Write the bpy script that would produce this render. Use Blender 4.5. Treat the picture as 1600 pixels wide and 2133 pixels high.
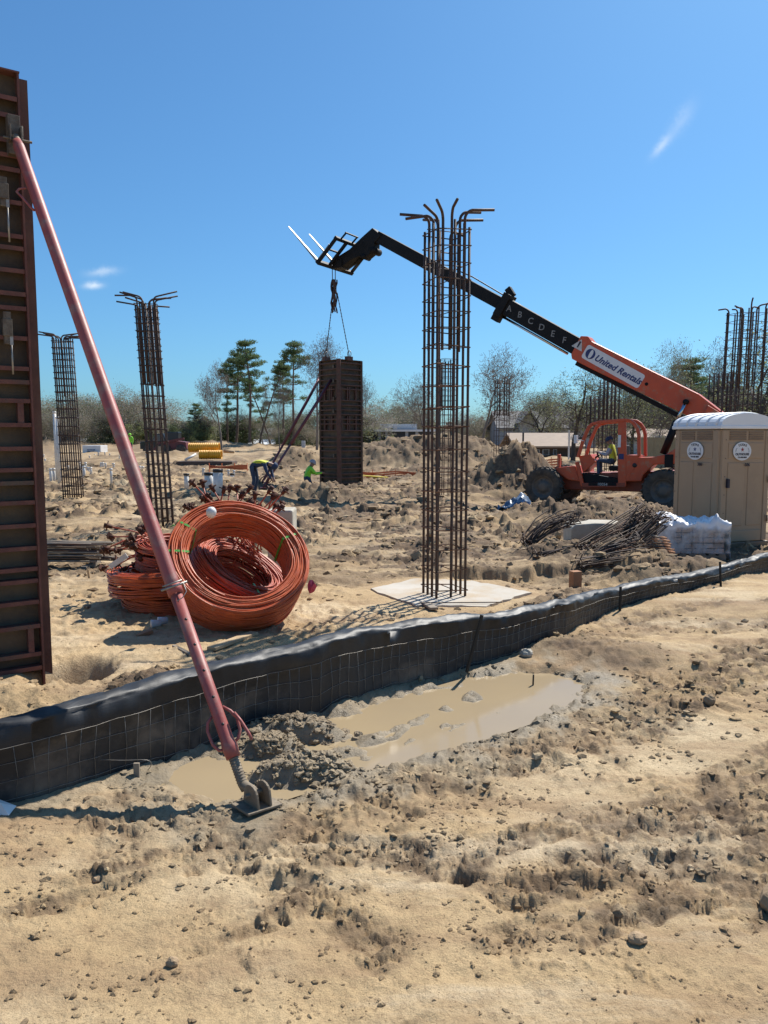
import bpy, math, random
import numpy as np
from mathutils import Vector, Matrix

R = math.radians
scene = bpy.context.scene
C = scene.collection
for o in list(bpy.data.objects):
    bpy.data.objects.remove(o)

# ------------------------------------------------------------------ camera
F = 1600.0; CX = 800.0; CY = 1066.5; CAMH = 2.0
PITCH = math.atan((CY - 910.0) / F)
cam = bpy.data.cameras.new('camera')
cam.sensor_fit = 'HORIZONTAL'; cam.sensor_width = 36; cam.lens = 36.0
cam.clip_start = 0.05; cam.clip_end = 6000
camo = bpy.data.objects.new('camera', cam); C.objects.link(camo)
camo.location = (0, 0, CAMH); camo.rotation_euler = (math.pi / 2 - PITCH, 0, 0)
scene.camera = camo

# ------------------------------------------------------------------ sky, sun, exposure
SUN_EL, SUN_AZ = 50.0, 38.0
world = bpy.data.worlds.new('World'); scene.world = world; world.use_nodes = True
wn = world.node_tree.nodes; wl = world.node_tree.links
wn.clear()
wout = wn.new('ShaderNodeOutputWorld'); bg = wn.new('ShaderNodeBackground')
sky = wn.new('ShaderNodeTexSky'); sky.sky_type = 'NISHITA'; sky.sun_disc = False
sky.sun_elevation = R(SUN_EL); sky.sun_rotation = R(SUN_AZ)
sky.altitude = 0; sky.air_density = 1.0; sky.dust_density = 0.8; sky.ozone_density = 2.0
hs = wn.new('ShaderNodeMix'); hs.data_type = 'RGBA'; hs.blend_type = 'MULTIPLY'; hs.inputs['Factor'].default_value = 1.0
hs.inputs['B'].default_value = (.50, .93, 1.28, 1)      # the camera's cool white balance over the whole sky
gm = wn.new('ShaderNodeGamma'); gm.inputs['Gamma'].default_value = .90
wl.new(sky.outputs[0], gm.inputs['Color']); wl.new(gm.outputs[0], hs.inputs['A'])
# thin cirrus wisps, far away in the sky
tc = wn.new('ShaderNodeTexCoord')
def wnode(t, **k):
    n = wn.new(t)
    for a, b in k.items(): setattr(n, a, b)
    return n
def wmath(op, a, b=None):
    n = wnode('ShaderNodeMath', operation=op)
    for i, s in enumerate((a, b)):
        if s is None: continue
        if isinstance(s, (int, float)): n.inputs[i].default_value = s
        else: wl.new(s, n.inputs[i])
    return n.outputs[0]
def wdot(vec):
    n = wnode('ShaderNodeVectorMath', operation='DOT_PRODUCT')
    wl.new(tc.outputs['Generated'], n.inputs[0]); n.inputs[1].default_value = vec
    return n.outputs['Value']
def pdir(px, py):
    x = (px - CX) / F; y = -(py - CY) / F
    d = Vector((x, math.cos(PITCH) + y * math.sin(PITCH), -math.sin(PITCH) + y * math.cos(PITCH)))
    return d
def wisp(p0, p1, width, strength, seed):
    a = pdir(*p0).normalized(); b = pdir(*p1).normalized()
    m = ((a + b) / 2).normalized(); t = (b - a); L = t.length / 2; t.normalize()
    s = m.cross(t).normalized()
    n = wnode('ShaderNodeTexNoise'); n.inputs['Scale'].default_value = 55; n.inputs['Detail'].default_value = 9; n.inputs['Roughness'].default_value = .7
    mp = wnode('ShaderNodeMapping'); mp.inputs['Location'].default_value = (seed, seed * 2.1, 0)
    wl.new(tc.outputs['Generated'], mp.inputs['Vector']); wl.new(mp.outputs[0], n.inputs['Vector'])
    u = wmath('DIVIDE', wdot(t), L)
    wob = wmath('MULTIPLY', wmath('SUBTRACT', n.outputs['Fac'], 0.5), width * 2.2)
    v = wmath('DIVIDE', wmath('ADD', wdot(s), wob), width)
    u = wmath('SUBTRACT', u, wmath('MULTIPLY', m.dot(t) / L, 1))
    r2 = wmath('ADD', wmath('MULTIPLY', u, u), wmath('MULTIPLY', v, v))
    g = wmath('POWER', 2.718, wmath('MULTIPLY', r2, -1.6))
    front = wmath('GREATER_THAN', wdot(m), 0.5)
    g = wmath('MULTIPLY', wmath('MULTIPLY', g, front), strength)
    return wmath('MULTIPLY', g, wmath('ADD', wmath('MULTIPLY', n.outputs['Fac'], 1.2), 0.3))
acc = None
for w in (((1358, 328), (1400, 280), .0055, .42, 1.3), ((1390, 290), (1445, 210), .009, .22, 4.2), ((172, 596), (216, 594), .0042, .75, 2.2), ((178, 572), (250, 562), .0055, .38, 3.1)):
    k = wisp(*w); acc = k if acc is None else wmath('ADD', acc, k)
mx = wnode('ShaderNodeMix', data_type='RGBA')
wl.new(acc, mx.inputs['Factor']); wl.new(hs.outputs['Result'], mx.inputs['A'])
mx.inputs['B'].default_value = (7.6, 8.4, 9.2, 1)
wl.new(mx.outputs['Result'], bg.inputs['Color'])
bg.inputs['Strength'].default_value = 0.094
wl.new(bg.outputs[0], wout.inputs['Surface'])

sun = bpy.data.lights.new('sun', 'SUN'); sun.energy = 5.0; sun.angle = R(0.53); sun.color = (1.0, 0.95, 0.87)
suno = bpy.data.objects.new('sun', sun); C.objects.link(suno); suno.location = (20, 20, 40)
sd = Vector((math.sin(R(SUN_AZ)) * math.cos(R(SUN_EL)), math.cos(R(SUN_AZ)) * math.cos(R(SUN_EL)), math.sin(R(SUN_EL))))
suno.rotation_euler = (-sd).to_track_quat('-Z', 'Y').to_euler()
scene.view_settings.view_transform = 'Standard'; scene.view_settings.look = 'None'
scene.view_settings.exposure = 0.38; scene.view_settings.gamma = 1.0
scene.render.engine = 'CYCLES'
scene.cycles.use_denoising = True
scene.cycles.max_bounces = 6; scene.cycles.diffuse_bounces = 2; scene.cycles.transparent_max_bounces = 8

# ------------------------------------------------------------------ pixel helpers
def at(px, py, Y):
    d = pdir(px, py); k = Y / d.y
    return Vector((d.x * k, Y, CAMH + d.z * k))
def gnd(px, py, z=0.0):
    d = pdir(px, py); k = (z - CAMH) / d.z
    return Vector((d.x * k, d.y * k, z))

# ------------------------------------------------------------------ materials
def mat(name, col, rough=.7, metal=0., col2=None, scale=6., rough2=None, bump=0., bscale=40., dirt=None, dscale=2.5, damt=.5, spec=.5, obj_random=0., emit=None):
    m = bpy.data.materials.new(name); m.use_nodes = True
    nt = m.node_tree; N = nt.nodes; L = nt.links
    b = N['Principled BSDF']
    b.inputs['Roughness'].default_value = rough; b.inputs['Metallic'].default_value = metal
    b.inputs['Specular IOR Level'].default_value = spec
    t = N.new('ShaderNodeTexCoord'); vec = t.outputs['Object']
    oi = N.new('ShaderNodeObjectInfo')
    va = N.new('ShaderNodeVectorMath'); va.operation = 'ADD'
    ms = N.new('ShaderNodeMath'); ms.operation = 'MULTIPLY'; ms.inputs[1].default_value = 37.
    L.new(oi.outputs['Random'], ms.inputs[0]); L.new(vec, va.inputs[0]); L.new(ms.outputs[0], va.inputs[1]); vec = va.outputs[0]
    def noise(s, det=6., r=.6):
        n = N.new('ShaderNodeTexNoise'); n.inputs['Scale'].default_value = s; n.inputs['Detail'].default_value = det
        n.inputs['Roughness'].default_value = r; L.new(vec, n.inputs['Vector']); return n.outputs['Fac']
    def ramp(fac, a, c):
        r = N.new('ShaderNodeMapRange'); r.inputs['From Min'].default_value = a; r.inputs['From Max'].default_value = c
        L.new(fac, r.inputs['Value']); return r.outputs['Result']
    def mix(fac, A, B):
        x = N.new('ShaderNodeMix'); x.data_type = 'RGBA'
        L.new(fac, x.inputs['Factor'])
        for s, k in ((A, 'A'), (B, 'B')):
            if isinstance(s, tuple): x.inputs[k].default_value = (*s, 1)
            else: L.new(s, x.inputs[k])
        return x.outputs['Result']
    c = tuple(col)
    if col2 is None: col2 = tuple(min(1, v * .72) for v in col)
    out = mix(ramp(noise(scale), .35, .68), c, tuple(col2))
    if dirt is not None:
        out = mix(ramp(noise(dscale, 8., .7), .62 - .25 * damt, .72), out, tuple(dirt))
    if obj_random:
        hv = N.new('ShaderNodeHueSaturation'); mr = N.new('ShaderNodeMapRange')
        mr.inputs['To Min'].default_value = 1 - obj_random; mr.inputs['To Max'].default_value = 1 + obj_random
        L.new(oi.outputs['Random'], mr.inputs['Value']); L.new(mr.outputs['Result'], hv.inputs['Value']); L.new(out, hv.inputs['Color']); out = hv.outputs['Color']
    L.new(out, b.inputs['Base Color'])
    if rough2 is not None:
        mr = N.new('ShaderNodeMapRange'); mr.inputs['To Min'].default_value = rough; mr.inputs['To Max'].default_value = rough2
        L.new(noise(scale * 1.7), mr.inputs['Value']); L.new(mr.outputs['Result'], b.inputs['Roughness'])
    if bump:
        bp = N.new('ShaderNodeBump'); bp.inputs['Strength'].default_value = bump; bp.inputs['Distance'].default_value = .02
        L.new(noise(bscale, 8., .65), bp.inputs['Height']); L.new(bp.outputs['Normal'], b.inputs['Normal'])
    if emit:
        b.inputs['Emission Color'].default_value = (*emit, 1)
    return m

M = {}
M['rust_form'] = mat('rust_form', (.12, .045, .036), .62, .1, (.19, .075, .055), 7, .8, .25, 60, dirt=(.10, .075, .055), damt=.35)
M['rust_form_dark'] = mat('rust_form_dark', (.085, .040, .030), .6, .1, (.14, .070, .048), 4, .8, .2, 50, dirt=(.11, .085, .06), damt=.3)
M['form_plate'] = mat('form_plate', (.055, .04, .03), .65, .05, (.12, .085, .05), 3, .8, .2, 60)
M['clamp'] = mat('clamp', (.2, .17, .13), .6, .5, (.11, .08, .06), 20, .7, .2, 80)
M['brace_red'] = mat('brace_red', (.36, .075, .065), .42, 0, (.30, .085, .07), 5, .6, .06, 90, dirt=(.30, .19, .15), dscale=9, damt=.55)
M['brace_maroon'] = mat('brace_maroon', (.16, .03, .035), .5, 0, (.1, .03, .03), 5)
M['galv'] = mat('galv', (.42, .41, .39), .4, .8, (.26, .23, .19), 12, .6)
M['muddy_steel'] = mat('muddy_steel', (.27, .22, .16), .6, .3, (.17, .13, .09), 14, .85, .3, 60)
M['rebar'] = mat('rebar', (.045, .038, .038), .6, .2, (.10, .05, .03), 5, .75, .15, 120)
M['rebar_rust'] = mat('rebar_rust', (.16, .07, .032), .7, .2, (.09, .05, .035), 6, .8, .15, 120)
M['rebar_tan'] = mat('rebar_tan', (.17, .11, .065), .7, .1, (.07, .05, .038), 5, .8)
M['tendon'] = mat('tendon', (.62, .122, .03), .34, 0, (.46, .078, .022), 9, .5, dirt=(.50, .24, .12), dscale=6, damt=.14)
M['tendon2'] = mat('tendon2', (.50, .095, .035), .4, 0, (.34, .058, .025), 9, .55, dirt=(.36, .18, .10), dscale=6, damt=.2)
M['anchor'] = mat('anchor', (.12, .045, .025), .7, .3, (.06, .03, .02), 25, .8)
M['green_tape'] = mat('green_tape', (.08, .42, .045), .4)
M['white_plastic'] = mat('white_plastic', (.76, .75, .73), .4, 0, (.64, .62, .58), 6)
M['black_plastic'] = mat('black_plastic', (.02, .02, .02), .5)
M['pvc'] = mat('pvc', (.74, .72, .68), .45, 0, (.60, .56, .50), 4, dirt=(.45, .36, .26), damt=.3, dscale=5)
M['fabric'] = None
M['wire'] = mat('wire', (.30, .28, .25), .5, .5, (.16, .14, .12), 20)
M['post'] = mat('post', (.035, .033, .03), .6, .3)
M['wood'] = mat('wood', (.52, .38, .22), .75, 0, (.40, .27, .15), 9, .85, .2, 40)
M['wood_red'] = mat('wood_red', (.42, .20, .09), .75, 0, (.33, .15, .07), 9, .85, .2, 40)
M['wood_grey'] = mat('wood_grey', (.30, .25, .19), .8, 0, (.20, .16, .12), 9)
M['concrete'] = mat('concrete', (.50, .46, .38), .85, 0, (.40, .36, .29), 5, .9, .3, 30, dirt=(.36, .27, .17), dscale=3, damt=.3)
M['slab'] = mat('slab', (.53, .48, .405), .85, 0, (.45, .40, .325), 2.2, .9, .12, 30, dirt=(.43, .31, .18), dscale=1.8, damt=.62)
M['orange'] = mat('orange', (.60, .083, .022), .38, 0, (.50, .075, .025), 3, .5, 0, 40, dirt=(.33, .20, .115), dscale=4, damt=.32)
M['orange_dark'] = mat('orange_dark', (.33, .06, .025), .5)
M['boom_black'] = mat('boom_black', (.006, .006, .007), .55, 0, (.012, .011, .011), 5, .7, spec=.25)
M['tyre'] = mat('tyre', (.045, .04, .036), .85, 0, (.10, .08, .06), 5, .95, .3, 40, dirt=(.16, .12, .08), dscale=4, damt=.45)
M['rim'] = mat('rim', (.10, .095, .09), .6, .3, (.16, .13, .10), 8)
M['chrome'] = mat('chrome', (.6, .62, .65), .15, 1.)
M['white_paint'] = mat('white_paint', (.72, .72, .72), .4, 0, (.66, .66, .66), 3)
M['blue_print'] = mat('blue_print', (.02, .035, .16), .5)
M['ink'] = mat('ink', (.03, .025, .04), .6)
M['ink_red'] = mat('ink_red', (.35, .02, .03), .6)
M['letter_white'] = mat('letter_white', (.62, .62, .6), .5); M['letter_grey'] = mat('letter_grey', (.26, .26, .25), .6)
M['yellow'] = mat('yellow', (.75, .55, .03), .5)
M['potty'] = mat('potty', (.40, .275, .17), .5, 0, (.365, .25, .155), 1.6, .6, .05, 30, dirt=(.33, .225, .14), dscale=1.4, damt=.3)
M['potty_dark'] = mat('potty_dark', (.25, .16, .095), .55)
M['roof_white'] = mat('roof_white', (.80, .81, .82), .42, 0, (.74, .75, .76), 2)
M['corr_yellow'] = mat('corr_yellow', (.86, .42, .018), .45, 0, (.76, .34, .015), 3)
M['net_orange'] = mat('net_orange', (.72, .17, .05), .6, 0, (.6, .16, .07), 4)
M['tarp_blue'] = mat('tarp_blue', (.10, .17, .28), .4, 0, (.06, .09, .13), 4)
M['brick_pale'] = mat('brick_pale', (.44, .34, .29), .8, 0, (.36, .26, .21), 5, obj_random=.2)
M['skin'] = mat('skin', (.36, .2, .13), .55)
M['lime'] = mat('lime', (.30, .78, .05), .7, 0, (.24, .66, .04), 5)
M['hv_yellow'] = mat('hv_yellow', (.72, .72, .05), .7)
M['hv_orange'] = mat('hv_orange', (.75, .22, .05), .7)
M['navy'] = mat('navy', (.03, .055, .12), .8)
M['jeans'] = mat('jeans', (.035, .055, .095), .85, 0, (.05, .075, .12), 9)
M['grey_shirt'] = mat('grey_shirt', (.42, .42, .46), .8)
M['boot'] = mat('boot', (.09, .06, .04), .8)
M['bark'] = mat('bark', (.085, .068, .055), .9, 0, (.05, .04, .033), 3)
M['bark_grey'] = mat('bark_grey', (.24, .20, .17), .9, 0, (.16, .135, .115), 3)
M['bark_pine'] = mat('bark_pine', (.18, .125, .09), .9, 0, (.12, .085, .065), 3)
def leafmat(name, a, b):
    m = mat(name, a, .6, 0, b, .9, obj_random=.12); bs = m.node_tree.nodes['Principled BSDF']
    bs.inputs['Subsurface Weight'].default_value = 0
    nt = m.node_tree; tr = nt.nodes.new('ShaderNodeBsdfTranslucent'); ad = nt.nodes.new('ShaderNodeMixShader'); ad.inputs[0].default_value = .35
    src = bs.inputs['Base Color'].links[0].from_socket
    nt.links.new(src, tr.inputs['Color']); out = nt.nodes['Material Output']
    nt.links.new(bs.outputs[0], ad.inputs[1]); nt.links.new(tr.outputs[0], ad.inputs[2]); nt.links.new(ad.outputs[0], out.inputs['Surface'])
    return m
M['needles'] = leafmat('needles', (.10, .155, .055), (.15, .20, .08))
M['leaf_dark'] = leafmat('leaf_dark', (.09, .13, .05), (.13, .165, .07))
M['leaf_olive'] = leafmat('leaf_olive', (.19, .215, .10), (.25, .245, .14))
M['leaf_lime'] = leafmat('leaf_lime', (.24, .28, .10), (.30, .30, .14))
M['twig_brown'] = mat('twig_brown', (.40, .33, .27), .9, 0, (.30, .25, .21), 2)
M['siding'] = mat('siding', (.62, .60, .56), .7, 0, (.56, .54, .5), 1)
M['siding_grey'] = mat('siding_grey', (.42, .45, .48), .7)
M['roof_grey'] = mat('roof_grey', (.20, .19, .19), .85, 0, (.15, .145, .14), 3)
M['roof_tan'] = mat('roof_tan', (.33, .24, .17), .75, 0, (.26, .19, .14), 2)
M['wall_dark'] = mat('wall_dark', (.05, .055, .065), .8, 0, (.035, .04, .045), 2)
M['wall_brown'] = mat('wall_brown', (.12, .08, .06), .8)
M['window'] = mat('window', (.04, .05, .07), .15)
M['fence_wood'] = mat('fence_wood', (.33, .27, .16), .8, 0, (.26, .21, .12), 2)
M['car_dark'] = mat('car_dark', (.02, .022, .028), .3)
M['glass'] = mat('glass', (.10, .11, .12), .08)

def soil_mat(name, use_attr=True):
    m = bpy.data.materials.new(name); m.use_nodes = True
    nt = m.node_tree; N = nt.nodes; L = nt.links; b = N['Principled BSDF']
    t = N.new('ShaderNodeTexCoord'); vec = t.outputs['Object']
    def noise(s, det=6., r=.6, off=0.):
        n = N.new('ShaderNodeTexNoise'); n.inputs['Scale'].default_value = s; n.inputs['Detail'].default_value = det; n.inputs['Roughness'].default_value = r
        if off:
            mp = N.new('ShaderNodeMapping'); mp.inputs['Location'].default_value = (off, off * 1.7, 0); L.new(vec, mp.inputs['Vector']); L.new(mp.outputs[0], n.inputs['Vector'])
        else: L.new(vec, n.inputs['Vector'])
        return n.outputs['Fac']
    def mr(f, a, c, lo=0., hi=1.):
        r = N.new('ShaderNodeMapRange'); r.inputs['From Min'].default_value = a; r.inputs['From Max'].default_value = c
        r.inputs['To Min'].default_value = lo; r.inputs['To Max'].default_value = hi; L.new(f, r.inputs['Value']); return r.outputs['Result']
    def mix(fac, A, B):
        x = N.new('ShaderNodeMix'); x.data_type = 'RGBA'
        if isinstance(fac, float): x.inputs['Factor'].default_value = fac
        else: L.new(fac, x.inputs['Factor'])
        for s, k in ((A, 'A'), (B, 'B')):
            if isinstance(s, tuple): x.inputs[k].default_value = (*s, 1)
            else: L.new(s, x.inputs[k])
        return x.outputs['Result']
    def mul(a, c):
        x = N.new('ShaderNodeMath'); x.operation = 'MULTIPLY'; L.new(a, x.inputs[0])
        if isinstance(c, float): x.inputs[1].default_value = c
        else: L.new(c, x.inputs[1])
        return x.outputs[0]
    dry = mix(mr(noise(1.3, 8, .65), .35, .65), (.56, .405, .222), (.47, .328, .172))
    dry = mix(mr(noise(.45, 5, .6, 7.), .5, .62), dry, (.59, .455, .28))
    def streak(s, off, det=8., r=.68):
        mp = N.new('ShaderNodeMapping'); mp.inputs['Rotation'].default_value = (0, 0, -R(30.6)); mp.inputs['Location'].default_value = (off, off*.7, 0); mp.inputs['Scale'].default_value = (.28, 1.25, 1)
        n = N.new('ShaderNodeTexNoise'); n.inputs['Scale'].default_value = s; n.inputs['Detail'].default_value = det; n.inputs['Roughness'].default_value = r
        L.new(vec, mp.inputs['Vector']); L.new(mp.outputs[0], n.inputs['Vector']); return n.outputs['Fac']
    dry = mix(mul(mr(streak(1.5, 3.), .46, .62), .85), dry, (.35, .232, .128))
    dry = mix(mul(mr(streak(1.1, 8.), .54, .66), .8), dry, (.63, .50, .33))
    dry = mix(mul(mr(noise(2.6, 9, .72, 11.), .54, .68), .6), dry, (.32, .212, .118))
    dry = mix(mul(mr(noise(7.5, 9, .75, 15.), .56, .70), .6), dry, (.25, .165, .092))
    dry = mix(mul(mr(noise(26, 8, .75), .5, .72), .55), dry, (.27, .175, .095))
    dry = mix(mul(mr(noise(90, 4, .7, 3.), .56, .68), .7), dry, (.19, .122, .066))
    dry = mix(mul(mr(noise(210, 3, .7, 4.), .57, .68), .6), dry, (.17, .11, .06))
    if use_attr:
        a = N.new('ShaderNodeAttribute'); a.attribute_name = 'wet'; wet = a.outputs['Fac']
        d = N.new('ShaderNodeAttribute'); d.attribute_name = 'clod'; cl = d.outputs['Fac']
        out = mix(cl, dry, mix(mr(noise(9, 6, .7, 5.), .4, .65), (.19, .126, .074), (.088, .062, .043)))
        out = mix(wet, out, mix(mr(noise(7, 7, .7, 9.), .4, .62), (.32, .255, .17), (.22, .175, .115)))
        rr = mr(wet, .4, 1., .92, .42)
        L.new(rr, b.inputs['Roughness'])
    else:
        out = mix(mr(noise(5, 6, .7), .4, .6), dry, (.22, .15, .095)); b.inputs['Roughness'].default_value = .92
    L.new(out, b.inputs['Base Color'])
    b.inputs['Specular IOR Level'].default_value = .3
    bp = N.new('ShaderNodeBump'); bp.inputs['Strength'].default_value = .95; bp.inputs['Distance'].default_value = .012
    b2 = N.new('ShaderNodeBump'); b2.inputs['Strength'].default_value = .5; b2.inputs['Distance'].default_value = .03
    L.new(noise(14, 8, .68, 2.), b2.inputs['Height']); L.new(b2.outputs['Normal'], bp.inputs['Normal'])
    L.new(noise(60, 10, .72), bp.inputs['Height']); L.new(bp.outputs['Normal'], b.inputs['Normal'])
    return m
M['soil'] = soil_mat('soil'); M['soil_clod'] = soil_mat('soil_clod', True)
M['rock'] = mat('rock', (.40, .28, .165), .9, 0, (.26, .175, .10), 8, .95, .6, 25)
M['wet_clod'] = mat('wet_clod', (.24, .205, .155), .5, 0, (.17, .14, .10), 12, .8, .4, 40)

# ------------------------------------------------------------------ mesh builder
class MB:
    def __init__(s): s.v = []; s.f = []; s.m = []; s.sm = []
    def add(s, vs, fs, mi=0, smooth=False):
        o = len(s.v); s.v.extend([tuple(map(float, p)) for p in vs])
        for f in fs: s.f.append(tuple(i + o for i in f)); s.m.append(mi); s.sm.append(smooth)
        return s
    def box(s, c, size, rot=None, mi=0):
        hx, hy, hz = (k / 2 for k in size); c = Vector(c); vs = []
        for x, y, z in ((-1,-1,-1),(1,-1,-1),(1,1,-1),(-1,1,-1),(-1,-1,1),(1,-1,1),(1,1,1),(-1,1,1)):
            p = Vector((x*hx, y*hy, z*hz))
            if rot is not None: p = rot @ p
            vs.append(c + p)
        return s.add(vs, ((0,3,2,1),(4,5,6,7),(0,1,5,4),(1,2,6,5),(2,3,7,6),(3,0,4,7)), mi)
    def bar(s, p0, p1, w, h, up=(0,0,1), mi=0, ext=0.):
        p0 = Vector(p0); p1 = Vector(p1); d = (p1 - p0); L = d.length; d.normalize(); up = Vector(up)
        x = d.cross(up)
        if x.length < 1e-4: x = d.cross(Vector((1, 0, 0)))
        x.normalize(); u = x.cross(d).normalized()
        rot = Matrix((x, d, u)).transposed()
        return s.box((p0 + p1) / 2, (w, L + ext * 2, h), rot, mi)
    def tube(s, pts, r, n=8, caps=True, closed=False, mi=0, smooth=True):
        P = [Vector(p) for p in pts]; k = len(P); rs = r if isinstance(r, (list, tuple)) else [r] * k
        vs = []; prev = None
        for i in range(k):
            if closed: t = P[(i + 1) % k] - P[i - 1]
            elif i == 0: t = P[1] - P[0]
            elif i == k - 1: t = P[-1] - P[-2]
            else: t = (P[i + 1] - P[i]).normalized() + (P[i] - P[i - 1]).normalized()
            if t.length < 1e-9: t = Vector((0, 0, 1))
            t.normalize()
            if prev is None:
                a = Vector((0, 0, 1)) if abs(t.z) < .9 else Vector((1, 0, 0))
                x = t.cross(a).normalized()
            else:
                x = prev - t * prev.dot(t)
                if x.length < 1e-6: x = t.orthogonal()
                x.normalize()
            prev = x; y = t.cross(x)
            for j in range(n):
                a = 2 * math.pi * j / n
                vs.append(P[i] + (x * math.cos(a) + y * math.sin(a)) * rs[i])
        fs = []
        for i in range(k if closed else k - 1):
            i2 = (i + 1) % k
            for j in range(n):
                j2 = (j + 1) % n
                fs.append((i*n + j, i*n + j2, i2*n + j2, i2*n + j))
        if caps and not closed:
            fs.append(tuple(reversed(range(n)))); fs.append(tuple((k-1)*n + j for j in range(n)))
        return s.add(vs, fs, mi, smooth)
    def prism(s, poly, a, b, mi=0, tf=None):
        # poly: list of (u, w) ; extruded between a and b ; tf(u, lat, w) -> point
        tf = tf or (lambda u, l, w: (u, l, w))
        n = len(poly); vs = [tf(u, a, w) for u, w in poly] + [tf(u, b, w) for u, w in poly]
        fs = [tuple(range(n)), tuple(reversed(range(n, 2*n)))]
        fs += [(i, i + n, (i+1) % n + n, (i+1) % n) for i in range(n)]
        return s.add(vs, fs, mi)
    def lathe(s, prof, o, axis, n=32, mi=0, smooth=True, a0=0., a1=2*math.pi):
        o = Vector(o); ax = Vector(axis).normalized(); x = ax.orthogonal().normalized(); y = ax.cross(x)
        k = len(prof); vs = []
        for i in range(n):
            a = 2 * math.pi * i / n
            d = x * math.cos(a) + y * math.sin(a)
            for r, h in prof: vs.append(o + d * r + ax * h)
        fs = []
        for i in range(n):
            i2 = (i + 1) % n
            for j in range(k - 1): fs.append((i*k + j, i2*k + j, i2*k + j + 1, i*k + j + 1))
        return s.add(vs, fs, mi, smooth)
    def mesh(s, name, mats, off=(0,0,0)):
        me = bpy.data.meshes.new(name)
        ox, oy, oz = off
        me.from_pydata([(x-ox, y-oy, z-oz) for x, y, z in s.v], [], s.f)
        for mm in (mats if isinstance(mats, (list, tuple)) else [mats]): me.materials.append(M[mm] if isinstance(mm, str) else mm)
        me.polygons.foreach_set('material_index', s.m); me.polygons.foreach_set('use_smooth', s.sm)
        me.update(); return me
    def build(s, name, mats, parent=None, bevel=0., local=False):
        off = (0, 0, 0)
        if parent is not None and not local: off = wloc(parent)
        o = bpy.data.objects.new(name, s.mesh(name, mats, off)); C.objects.link(o); o.parent = parent
        if bevel:
            b = o.modifiers.new('bevel', 'BEVEL'); b.width = bevel; b.segments = 2; b.limit_method = 'ANGLE'; b.angle_limit = R(40)
        return o
def wloc(o):
    l = Vector((0, 0, 0))
    while o is not None: l += o.location; o = o.parent
    return l
def np_mesh(name, V, Q, mats, smooth=True):
    me = bpy.data.meshes.new(name); V = np.asarray(V, np.float32); Q = np.asarray(Q, np.int32); k = Q.shape[1]
    me.vertices.add(len(V)); me.vertices.foreach_set('co', V.ravel())
    me.loops.add(Q.size); me.loops.foreach_set('vertex_index', Q.ravel())
    me.polygons.add(len(Q)); me.polygons.foreach_set('loop_start', np.arange(0, Q.size, k, dtype=np.int32))
    me.polygons.foreach_set('loop_total', np.full(len(Q), k, np.int32))
    me.polygons.foreach_set('use_smooth', np.full(len(Q), smooth, bool))
    for mm in mats: me.materials.append(M[mm])
    me.update(calc_edges=True); me.validate(); return me
def link(name, me, parent=None, loc=None):
    o = bpy.data.objects.new(name, me); C.objects.link(o); o.parent = parent
    if loc is not None: o.location = loc
    return o
def tag(o, label, cat, group=None):
    o['label'] = label; o['category'] = cat
    if group: o['group'] = group
    return o
def thing(name, loc, label, cat, group=None, rotz=0.):
    o = bpy.data.objects.new(name, None); C.objects.link(o); o.empty_display_size = .2
    o.location = loc; o.rotation_euler = (0, 0, rotz)
    return tag(o, label, cat, group)
def one(mb, name, mats, loc, label, cat, group=None, bevel=0.):
    o = bpy.data.objects.new(name, mb.mesh(name, mats, loc)); C.objects.link(o); o.location = loc
    if bevel:
        b = o.modifiers.new('bevel', 'BEVEL'); b.width = bevel; b.segments = 2; b.limit_method = 'ANGLE'; b.angle_limit = R(40)
    return tag(o, label, cat, group)
def text_mesh(body, size, extrude=.002, shear=0., bold=0., align='CENTER'):
    c = bpy.data.curves.new('text', 'FONT'); c.body = body; c.size = size; c.extrude = extrude; c.shear = shear; c.offset = bold
    c.align_x = align; c.align_y = 'CENTER'; c.resolution_u = 3
    o = bpy.data.objects.new('text', c); C.objects.link(o)
    dg = bpy.context.evaluated_depsgraph_get(); me = bpy.data.meshes.new_from_object(o.evaluated_get(dg))
    bpy.data.objects.remove(o); bpy.data.curves.remove(c); return me
def text_obj(name, body, size, mtx, material, parent, **k):
    me = text_mesh(body, size, **k); me.transform(mtx); me.materials.clear(); me.materials.append(M[material])
    o = bpy.data.objects.new(name, me); C.objects.link(o); o.parent = parent; return o
# ------------------------------------------------------------------ terrain
def _h(ix, iy, seed):
    h = (ix.astype(np.int64) * 374761393 + iy.astype(np.int64) * 668265263 + seed * 974711) & 0xffffffff
    h = ((h ^ (h >> 13)) * 1274126177) & 0xffffffff
    h = ((h ^ (h >> 16)) * 2246822519) & 0xffffffff
    return ((h ^ (h >> 15)) & 0xffffff) / float(0x1000000)
def vn(x, y, seed=0):
    ix = np.floor(x); iy = np.floor(y); fx = x - ix; fy = y - iy
    ix = ix.astype(np.int64); iy = iy.astype(np.int64)
    u = fx*fx*fx*(fx*(fx*6-15)+10); v = fy*fy*fy*(fy*(fy*6-15)+10)
    def g(dx, dy):
        a = _h(ix+dx, iy+dy, seed) * 2 * np.pi
        return np.cos(a) * (fx-dx) + np.sin(a) * (fy-dy)
    a = g(0,0); b = g(1,0); c = g(0,1); d = g(1,1)
    return (a + (b-a)*u + (c-a)*v + (a-b-c+d)*u*v) * 1.5
def fbm(x, y, o=4, seed=0, gain=.5):
    s = 0; a = 1.; f = 1.
    for i in range(o): s = s + a * vn(x*f, y*f, seed+i*17); a *= gain; f *= 2.03
    return s
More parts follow.
